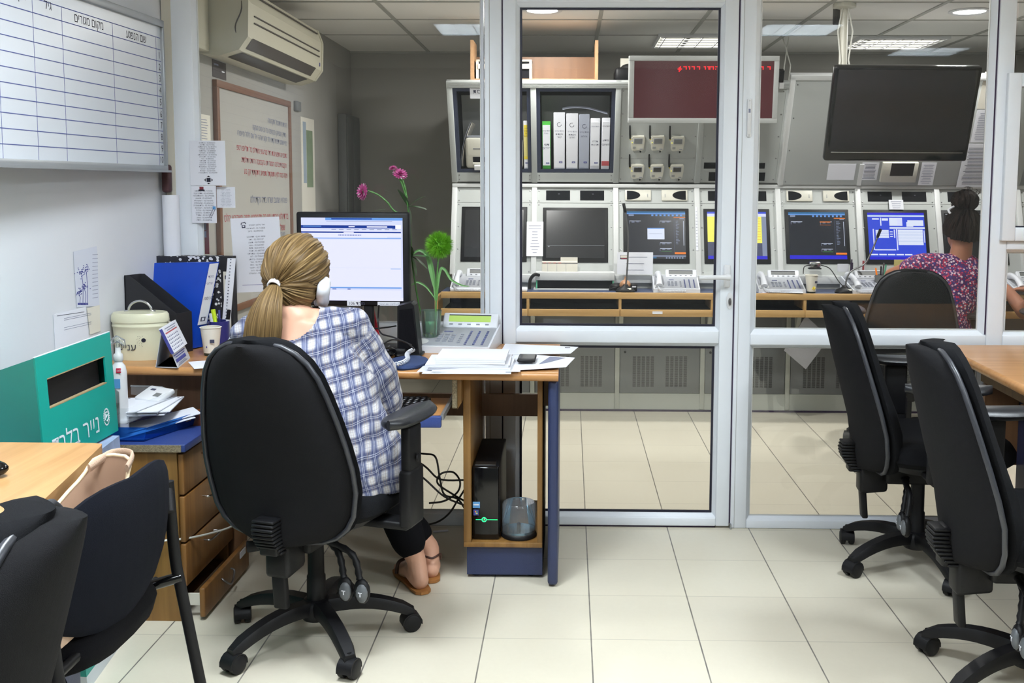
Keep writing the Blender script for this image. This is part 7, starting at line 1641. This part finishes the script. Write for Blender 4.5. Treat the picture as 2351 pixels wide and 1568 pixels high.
# ---------------------------------------------------------------- the woman on the phone
HC = V(P(682, 624, Y=3.05)); HIP = V((-.70, 2.93, .565)); NB = V((-.815, 2.985, .985))
W1 = thing('person', 'woman with a blonde ponytail in a blue and white checked shirt, phone at her ear', 'person', (HIP.x, HIP.y, .49))
fw = V((.10, .93, -.30)).normalized(); up_ = V((.26, .22, .95))
m = MB(); FW, RT, UPV, RM = head_parts(m, HC+V((.0, .01, -.0)), fw, up_)
limb(m, [HC-UPV*.05-FW*.015, HC-UPV*.10-FW*.02, NB+V((0, 0, -.02))], [.052, .050, .058])
def ell(c, a, b, n=20, xd=V((1, 0, 0)), yd=V((0, 1, 0))): return [V(c)+xd*a*math.cos(q)+yd*b*math.sin(q) for q in (2*PI*j/n for j in range(n))]
tors = [((-.70, 2.93, .50), .165, .12), ((-.705, 2.935, .58), .175, .125), ((-.735, 2.955, .70), .145, .11), ((-.775, 2.985, .82), .155, .115), ((-.81, 3.005, .90), .165, .105), ((-.82, 3.005, .945), .150, .085), ((-.82, 2.995, .975), .10, .065)]
m.loft([ell(*t) for t in tors], 'skin_fair')
RS, LS = V((-.668, 3.005, .945)), V((-.975, 3.03, .925)); RE, LE = V((-.585, 3.10, .70)), V((-1.085, 3.27, .795)); RW, LWR = V((-.70, 3.29, .712)), V((-.93, 3.44, .795))
limb(m, [NB+V((.02, .02, -.03)), RS], [.055, .054]); limb(m, [NB+V((-.02, .02, -.03)), LS], [.055, .054])
limb(m, [RS, (RS+RE)/2+V((.012, 0, 0)), RE], [.052, .045, .040]); limb(m, [RE, (RE+RW)/2, RW], [.040, .034, .025]); limb(m, [LS, (LS+LE)/2, LE], [.052, .045, .038]); limb(m, [LE, (LE+LWR)/2, LWR], [.038, .032, .025])
hand(m, RW, (-.35, .75, -.30), (0, .3, 1), (-1, -.3, 0), .3); hand(m, LWR, (.75, .6, -.05), (0, 0, 1), (-.4, 1, 0), .3)
RK, LK = V((-.685, 3.36, .512)), V((-.83, 3.42, .515)); RA, LA = V((-.522, 3.325, .095)), V((-.49, 3.43, .10))
limb(m, [HIP+V((.085, 0, -.02)), (HIP+RK)/2+V((.06, 0, -.005)), RK], [.085, .078, .055]); limb(m, [HIP+V((-.085, 0, -.02)), (HIP+LK)/2+V((-.05, 0, 0)), LK], [.085, .078, .055])
limb(m, [RK, RK.lerp(RA, .35), RA], [.054, .052, .034]); limb(m, [LK, LK.lerp(LA, .35), LA], [.054, .052, .034])
def foot(m, an, toe):
    d = V(toe); d.z = 0; d.normalize(); heel = an-d*.035; heel.z = .036; m.ball(heel, (.031, .031, .032), 'skin_fair', 14)
    b = heel+d*.14; b.z = .026; t = heel+d*.185; t.z = .02; m.tube([an+V((0, 0, .0)), heel+V((0, 0, .015))+d*.01], [.034, .032], 'skin_fair', 12); m.tube([heel+d*.01+V((0, 0, .006)), heel+d*.07+V((0, 0, .012)), b, t], [.032, .031, .030, .022], 'skin_fair', 12, flatx=1.15)
    s = V((-d.y, d.x, 0))
    for k in range(5): p = b+s*(-.026+.013*k)+d*.02; m.tube([p, p+d*(.045-.006*abs(k-1.5))], [.0085, .007], 'skin_fair', 8); m.ball(p+d*(.045-.006*abs(k-1.5)), .0075, 'skin_fair', 8)
    return heel, d, s
h1 = foot(m, RA, (-.55, 1, 0)); h2 = foot(m, LA, (-.25, 1, 0))
vs, ns, fs = blob(m, .0062, 5); MB().add(vs, fs, 'skin_fair', True).build('body', W1); face(W1, HC+V((0, .01, 0)), FW, RT, UPV, RM)
# shirt
m = MB(); st_ = [((-.69, 2.925, .475), .212, .160), ((-.69, 2.93, .54), .222, .165), ((-.70, 2.935, .60), .205, .155), ((-.73, 2.95, .70), .178, .142), ((-.77, 2.98, .80), .182, .142), ((-.805, 2.998, .88), .186, .130), ((-.82, 3.002, .94), .172, .105), ((-.82, 2.995, .985), .112, .075)]
m.loft([ell(*t) for t in st_], 'plaid_cotton')
limb(m, [NB+V((.02, .02, -.025)), RS+V((.0, 0, .003))], [.062, .066]); limb(m, [NB+V((-.02, .02, -.035)), LS+V((0, 0, .0))], [.060, .064])
limb(m, [RS, (RS+RE)/2+V((.012, 0, 0)), RE+V((0, .01, -.005)), RE.lerp(RW, .45)], [.066, .066, .062, .047]); limb(m, [LS, (LS+LE)/2, LE, LE.lerp(LWR, .5)], [.064, .063, .056, .045])
vs, ns, fs = blob(m, .0075, 6)
for i, (p, n) in enumerate(zip(vs, ns)):
    q = V((p.x*1.0, p.y, p.z))
    f = NZ.noise(V((q.x*9+q.z*7, q.y*8, q.z*13-q.x*9)))*.009+NZ.noise(V((q.x*26+q.z*14, q.y*20, q.z*9-q.x*12)))*.0045
    low = max(0, min(1, (.62-p.z)/.1)); f += NZ.noise(V((p.x*22, p.y*22, p.z*5)))*.012*low
    vs[i] = p+n*f
def near(p, a, b):
    ab = b-a; t = (p-a).dot(ab)/ab.dot(ab); return t, (p-(a+ab*max(0, min(1, t)))).length
uv = []
for p in vs:
    u, v = p.x+.32*(p.y-2.9)+.10*p.z, p.z-.25*p.x
    for (a, b, L0) in ((RS, RE, 0), (LS, LE, 0)):
        t, d = near(p, a, b)
        if t > .08 and d < .085 and ((p.x > -.70 and a is RS) or (p.x < -.95 and a is LS)):
            ab = (b-a).normalized(); x = ab.orthogonal().normalized(); y = ab.cross(x); r = p-a; u = math.atan2(r.dot(y), r.dot(x))*.064; v = t*(b-a).length
    uv.append((u, v))
NCK = V(P(672, 728, Y=2.92))
def nk(c): q = c-NCK; a_ = q.x*.80+q.z*.60; b_ = -q.x*.60+q.z*.80; return (a_/.078)**2+(q.y/.13)**2+(b_/.062)**2
def keep(f):
    c = sum((vs[i] for i in f), V((0, 0, 0)))/len(f); q = c-NCK
    if nk(c) < 1: return False
    return c.z > .482
kept = [f for f in fs if keep(f)]
for f in kept:      # draw the ragged cut onto the neckline curve
    for i in f:
        k_ = nk(vs[i])
        if k_ < 1: vs[i] = NCK+(vs[i]-NCK)/math.sqrt(max(k_, .3))
MB().add(vs, kept, 'plaid_cotton', True, uv).build('checked_shirt', W1)
# trousers
m = MB(); m.loft([ell((-.70, 2.94, .50), .178, .14), ell((-.70, 2.94, .58), .172, .135), ell((-.71, 2.95, .64), .155, .12)], 'trouser_black')
limb(m, [HIP+V((.085, 0, -.0)), (HIP+RK)/2+V((.06, 0, .0)), RK+V((0, .005, .0))], [.098, .090, .068]); limb(m, [HIP+V((-.085, 0, -.0)), (HIP+LK)/2+V((-.05, 0, .0)), LK], [.098, .090, .066])
limb(m, [RK, RK.lerp(RA, .5)+V((-.004, 0, 0)), RK.lerp(RA, .84)], [.068, .066, .062]); limb(m, [LK, LK.lerp(LA, .5), LK.lerp(LA, .87)], [.064, .060, .054])
vs, ns, fs = blob(m, .009, 6); vs = [p+n*NZ.noise(p*16)*.004 for p, n in zip(vs, ns)]
MB().add(vs, fs, 'trouser_black', True).build('black_trousers', W1)
# shoes
for (heel, d, s) in (h1, h2):
    q = MB(); rows = []
    for t, hw in ((0, .012), (.06, .027), (.2, .032), (.45, .031), (.75, .040), (.92, .034), (1, .016)):
        c = heel-d*.045+d*.255*t; rows.append([V((c.x, c.y, z))+s*hw*k for k, z in ((-1, .002), (-1.02, .012), (0, .013), (1.02, .012), (1, .002))])
    q.loft(rows, 'shoe_tan', smooth=False); sh = q.build('flat_shoe', W1)
    b = heel+d*.13; MB().tube(smooth_path([b+s*.040+V((0, 0, .012-.026)), b+s*.032+V((0, 0, .036-.012)), b+V((0, 0, .034)), b-s*.032+V((0, 0, .036-.012)), b-s*.040+V((0, 0, .012-.026))]), .006, 'strap_brown', 8).build('toe_strap', sh)
    if heel is h1[0]: continue
    a = heel+V((0, 0, .052)); MB().tube(smooth_path([a+s*.036+d*.03+V((0, 0, -.03)), a+s*.033, a-d*.034, a-s*.033, a-s*.036+d*.03+V((0, 0, -.03))]), .004, 'strap_brown', 8).build('heel_strap', sh)
# hair
def hair_cap(c, R, rx, ry, rz, pole, tmax, matn, seed=0, amp=.004, seg=220, rows=46):
    """hair flowing from the far side to the pole"""
    a = V(pole).normalized(); x = a.orthogonal().normalized(); y = a.cross(x); rings = []
    for j in range(rows+1):
        th = max(.02, tmax*(1-j/rows)); ring = []
        for i in range(seg):
            q = 2*PI*i/seg; d = a*math.cos(th)+(x*math.cos(q)+y*math.sin(q))*math.sin(th)
            loc = R.transposed()@d; k = 1+(NZ.noise(V((math.cos(q)*7+seed, math.sin(q)*7, th*1.2)))*amp*1.6+NZ.noise(V((math.cos(q)*24, math.sin(q)*24, th*1.5+seed)))*amp)/.1
            ring.append(c+R@V((loc.x*rx, loc.y*ry, loc.z*rz))*k)
        rings.append(ring)
    mm = MB(); mm.loft(rings, matn, caps=(False, True), uv=True); return mm
band = V(P(632, 655, Y=2.945)); HCc = HC+V((-.0, -.008, .008))
pole = RM.transposed()@(band-HCc); pole = V((pole.x/.098, pole.y/.112, pole.z/.112)); pole = (RM@pole)
hair_cap(HCc, RM, .098, .112, .114, pole, 2.15, 'hair_blonde').build('hair', W1)
c_ = HC-UPV*.052-FW*.018+RT*.010; q_ = RM.transposed()@(band-c_); hair_cap(c_, RM, .084, .088, .078, RM@V((q_.x/.084, q_.y/.088, q_.z/.078)), 1.7, 'hair_blonde', 3).build('nape_hair', W1)
pts = [band+V((.012, .022, .008)), band, V(P(622, 680, Y=2.90)), V(P(612, 712, Y=2.872)), V(P(606, 745, Y=2.865)), V(P(602, 784, Y=2.868))]
pp = smooth_path(pts, 7); rr = [.014, .014, .034, .046, .053, .052]; rr = [rr[min(5, int(k/7))]+(rr[min(5, int(k/7)+1)]-rr[min(5, int(k/7))])*((k % 7)/7) for k in range(len(pp))]
rings = []
for k, p in enumerate(pp):
    t = (pp[min(k+1, len(pp)-1)]-pp[max(0, k-1)]).normalized(); a = V((1, 0, 0)); a = (a-t*a.dot(t)).normalized(); b = t.cross(a); ring = []
    for j in range(120):
        q = 2*PI*j/120; e = 1+.10*NZ.noise(V((math.cos(q)*6, math.sin(q)*6, k*.03)))+.06*NZ.noise(V((math.cos(q)*22, math.sin(q)*22, k*.04)))
        tip = V((0, 0, -.010*NZ.noise(V((math.cos(q)*15, math.sin(q)*15, 5)))*max(0, k-len(pp)+4)))
        ring.append(p+(a*math.cos(q)*1.0+b*math.sin(q)*.55)*rr[k]*e+tip)
    rings.append(ring)
MB().loft(rings, 'hair_blonde', uv=True).build('ponytail', W1)
m = MB(); tb = (pts[2]-pts[0]).normalized()
for k in range(4): c = band+tb*(.004*k-.004); a = tb.orthogonal().normalized(); b = tb.cross(a); m.tube([c+(a*math.cos(q)+b*math.sin(q))*.0195 for q in (2*PI*j/20 for j in range(21))], .0035, 'paper', 7)
m.build('hair_band', W1)
# handset of her telephone, held between ear and shoulder
e1 = V(P(742, 668, Y=2.99)); e2 = V(P(738, 668, Y=3.03)); o = thing('telephone_handset', 'white telephone handset tucked between the blonde woman\'s ear and shoulder', 'handset', e1)
m = MB(); m.tube(smooth_path([V(P(744, 652, Y=3.03)), V(P(743, 664, Y=2.99)), V(P(741, 680, Y=3.01)), V(P(741, 690, Y=3.06)), V(P(738, 692, Y=3.14))]), .021, 'phone_white', 16, flatx=.95); m.ball(V(P(744, 650, Y=3.03)), .0215, 'phone_white', 14); m.ball(V(P(738, 692, Y=3.14)), (.024, .03, .024), 'phone_white', 14)
m.build('grip', o); MB().ball(V(P(730, 660, Y=3.035)), (.022, .02, .022), 'phone_white', 14).build('earpiece', o)
m = MB(); zq = DZ+.024; coil(m, smooth_path([V(P(872, 868, Z=zq)), V(P(885, 850, Z=zq)), V(P(900, 839, Z=zq)), V(P(922, 833, Z=zq)), V(P(936, 824, Z=zq)), V(P(935, 812, Z=zq)), V(P(950, 802, Z=zq))]), .0065, 34, .0022, 'phone_white'); tag(m.build('coiled_cord'), 'white coiled telephone cord lying over the dark blue mouse pad', 'cord')
# ---------------------------------------------------------------- woman in the print blouse behind the glass
Y2 = 5.33; C2 = V(P(2208, 524, Y=Y2)); W2 = thing('person', 'woman with a dark hair bun and a red and blue print blouse behind the glass', 'person', (2.02, 5.25, .49))
m = MB(); NB2 = V(P(2204, 590, Y=Y2-.02)); NB2.z -= .02
FW, RT, UPV, RM = head_parts(m, C2, (-.12, .95, -.12), (.03, .08, 1)); limb(m, [C2-UPV*.06-FW*.015, NB2], [.052, .058])
def tz(px, py, Y_=Y2): return V(P(px, py, Y=Y_))
hx = 1.955
t2 = [((hx, 5.24, .48), .18, .13), ((hx+.01, 5.24, .58), .175, .13), ((hx+.03, 5.27, .72), .15, .115), ((hx+.07, 5.30, .86), .165, .115), ((hx+.095, 5.31, .95), .17, .10), ((NB2.x, NB2.y, NB2.z-.03), .10, .065)]
m.loft([ell(c_, a_*.86, b_*.80) for c_, a_, b_ in t2], 'skin_fair')
L2, R2 = tz(2108, 608, 5.33), tz(2243, 622, 5.33); L2.z -= .01; R2.z -= .02; LE2, RE2 = tz(2046, 632, 5.48), tz(2222, 680, 5.50); LW2, RW2 = tz(2075, 662, 5.74), tz(2190, 660, 5.76); LW2.z = .815; RW2.z = .815
limb(m, [NB2+V((-.03, 0, -.02)), L2], [.055, .052]); limb(m, [NB2+V((.03, 0, -.02)), R2], [.055, .052])
limb(m, [L2, (L2+LE2)/2, LE2], [.050, .044, .038]); limb(m, [LE2, (LE2+LW2)/2, LW2], [.038, .034, .025]); limb(m, [R2, (R2+RE2)/2, RE2], [.050, .044, .038]); limb(m, [RE2, (RE2+RW2)/2, RW2], [.038, .034, .025])
hand(m, LW2, (.6, .8, -.1), (0, 0, 1), (1, -.5, 0), .35); hand(m, RW2, (-.6, .8, -.1), (0, 0, 1), (-1, -.5, 0), .35)
H2 = V((hx, 5.26, .56)); K1, K2 = V((hx+.12, 5.68, .52)), V((hx-.12, 5.68, .52)); A1_, A2_ = V((hx+.1, 5.62, .1)), V((hx-.1, 5.62, .1))
for s_, K, A_ in ((.085, K1, A1_), (-.085, K2, A2_)): limb(m, [H2+V((s_, 0, 0)), (H2+K)/2+V((s_*.5, 0, 0)), K], [.085, .078, .055]); limb(m, [K, K.lerp(A_, .35), A_], [.054, .052, .034])
g1 = foot(m, A1_, (0, 1, 0)); g2 = foot(m, A2_, (0, 1, 0))
vs, ns, fs = blob(m, .0075, 4); MB().add(vs, fs, 'skin_fair', True).build('body', W2); face(W2, C2, FW, RT, UPV, RM)
m = MB(); t3 = [((hx+.0, 5.24, .50), .19, .155), ((hx+.0, 5.24, .60), .175, .15), ((hx+.005, 5.26, .70), .15, .14), ((hx+.06, 5.29, .82), .165, .135), ((hx+.10, 5.31, .93), .185, .12), ((NB2.x, NB2.y, NB2.z-.025), .13, .085), ((NB2.x, NB2.y, NB2.z+.0), .085, .066)]
m.loft([ell(*t) for t in t3], 'print_blouse'); limb(m, [NB2+V((-.03, -.004, -.026)), L2+V((0, -.004, .002))], [.068, .068]); limb(m, [NB2+V((.03, -.004, -.026)), R2], [.068, .066]); limb(m, [L2, L2.lerp(LE2, .30)], [.062, .060]); limb(m, [R2, R2.lerp(RE2, .55), RE2], [.062, .058, .052])
vs, ns, fs = blob(m, .009, 5); vs = [p+n*(NZ.noise(V((p.x*12+p.z*8, p.y*10, p.z*14)))*.008) for p, n in zip(vs, ns)]
MB().add(vs, fs, 'print_blouse', True).build('print_blouse', W2)
m = MB(); m.loft([ell((hx, 5.24, .485), .185, .145), ell((hx, 5.24, .56), .18, .14), ell((hx, 5.25, .62), .165, .125)], 'trouser_black')
for s_, K, A_ in ((.085, K1, A1_), (-.085, K2, A2_)): limb(m, [H2+V((s_, 0, 0)), (H2+K)/2+V((s_*.5, 0, 0)), K], [.098, .09, .066]); limb(m, [K, K.lerp(A_, .4), K.lerp(A_, .9)], [.064, .06, .048])
vs, ns, fs = blob(m, .011, 5); MB().add(vs, fs, 'trouser_black', True).build('dark_trousers', W2)
for (heel, d, s) in (g1, g2):
    q = MB(); q.loft([[V(((heel-d*.045+d*.26*t).x, (heel-d*.045+d*.26*t).y, z))+s*hw*k for k, z in ((-1, .001), (-1, .04 if t < .9 else .02), (0, .075-.05*t), (1, .04 if t < .9 else .02), (1, .001))] for t, hw in ((0, .02), (.1, .036), (.5, .038), (.8, .045), (1, .02))], 'black_leather'); q.build('shoe', W2)
hair_cap(C2+V((0, -.012, -.004)), RM, .092, .104, .120, UPV*.9-FW*.35, 1.9, 'hair_dark', 4, .008, 120, 30).build('hair', W2)
mk = hair_cap(tz(2216, 461, Y2-.02), RM, .068, .066, .055, UPV, 3.1, 'hair_dark', 9, .012, 90, 30); mk.build('hair_bun', W2)
m = MB(); rnd = random.Random(8)
for k in range(16): a = rnd.uniform(0, 2*PI); b = tz(2216, 461, Y2-.02)+V((math.cos(a)*.055, -.02, math.sin(a)*.045)); m.tube(smooth_path([b, b+V((math.cos(a)*.02, 0, math.sin(a)*.02+.008)), b+V((math.cos(a+.6)*.034, 0, math.sin(a+.6)*.03))]), .0011, 'hair_dark', 5)
m.build('loose_curls', W2)
m = MB(); m.tube(smooth_path([tz(2190, 474, 5.30), tz(2178, 482, 5.29), tz(2182, 490, 5.28)]), .006, 'paper', 8); m.build('hair_clip', W2)
retint(W2, 'skin_fair', 'skin_tan')
# ---------------------------------------------------------------- third person at the right edge: arms reaching to the desk
W3 = thing('person', 'person at the far right edge of whom only bare forearms on the desk show', 'person', (2.72, 5.3, .49))
m = MB(); bx = 2.78; c3 = V((bx, 5.42, 1.20)); nb3 = V((bx, 5.38, 1.03)); FW, RT, UPV, RM = head_parts(m, c3, (-.05, .95, -.1), (0, .05, 1)); limb(m, [c3-UPV*.06, nb3], [.055, .06])
m.loft([ell((bx, 5.28, .48), .175, .13), ell((bx, 5.28, .6), .17, .13), ell((bx, 5.30, .75), .15, .12), ell((bx, 5.34, .9), .175, .115), ell((bx, 5.36, .97), .17, .1), ell((bx, 5.38, 1.01), .1, .06)], 'skin_fair')
sL, sR = V((bx-.17, 5.37, .96)), V((bx+.17, 5.37, .96)); eL = tz(2352, 718, 5.42); wL = tz(2308, 660, 5.72); eR, wR = V((bx+.2, 5.5, .80)), V((bx-.12, 5.72, .80)); wL.z = max(wL.z, .80); hw_ = tz(2345, 690, 5.70)
limb(m, [nb3+V((-.03, 0, -.03)), sL], [.055, .053]); limb(m, [nb3+V((.03, 0, -.03)), sR], [.055, .053]); limb(m, [sL, (sL+eL)/2, eL], [.052, .046, .040]); limb(m, [eL, (eL+wL)/2, wL], [.041, .037, .026]); limb(m, [sR, (sR+eR)/2, eR], [.052, .046, .04]); limb(m, [eR, (eR+wR)/2, wR], [.04, .035, .026])
hand(m, wL, (-.2, .9, .05), (0, 0, 1), (1, 0, 0), .35); hand(m, wR, (-.8, .4, 0), (0, 0, 1), (0, 1, 0), .35)
for s_ in (.09, -.09): limb(m, [V((bx+s_, 5.3, .56)), V((bx+s_*1.4, 5.68, .52))], [.085, .055]); limb(m, [V((bx+s_*1.4, 5.68, .52)), V((bx+s_, 5.66, .1))], [.054, .034]); foot(m, V((bx+s_, 5.64, .1)), (0, 1, 0))
vs, ns, fs = blob(m, .009, 4); MB().add(vs, fs, 'skin_fair', True).build('body', W3); face(W3, c3, FW, RT, UPV, RM)
mat('dark_blue_cotton', (30, 34, 58), .9); m = MB(); m.loft([ell((bx, 5.28, .48), .20, .155), ell((bx, 5.28, .62), .19, .15), ell((bx, 5.31, .78), .175, .14), ell((bx, 5.35, .93), .195, .125), ell((bx, 5.38, 1.0), .11, .075)], 'dark_blue_cotton')
for a_, b_ in ((sL, eL), (sR, eR)): limb(m, [a_, a_.lerp(b_, .4)], [.066, .06])
vs, ns, fs = blob(m, .010, 5); MB().add(vs, fs, 'dark_blue_cotton', True).build('dark_shirt', W3)
hair_cap(c3+V((0, -.005, .01)), RM, .094, .104, .108, UPV*.9-FW*.3, 1.9, 'hair_dark', 2, .006, 90, 24).build('hair', W3)
retint(W3, 'skin_fair', 'skin_tan')
office_chair('dark swivel chair of the person at the far right edge behind the glass', (2.74, 5.30, 0), math.radians(4), 10, (1, -1))
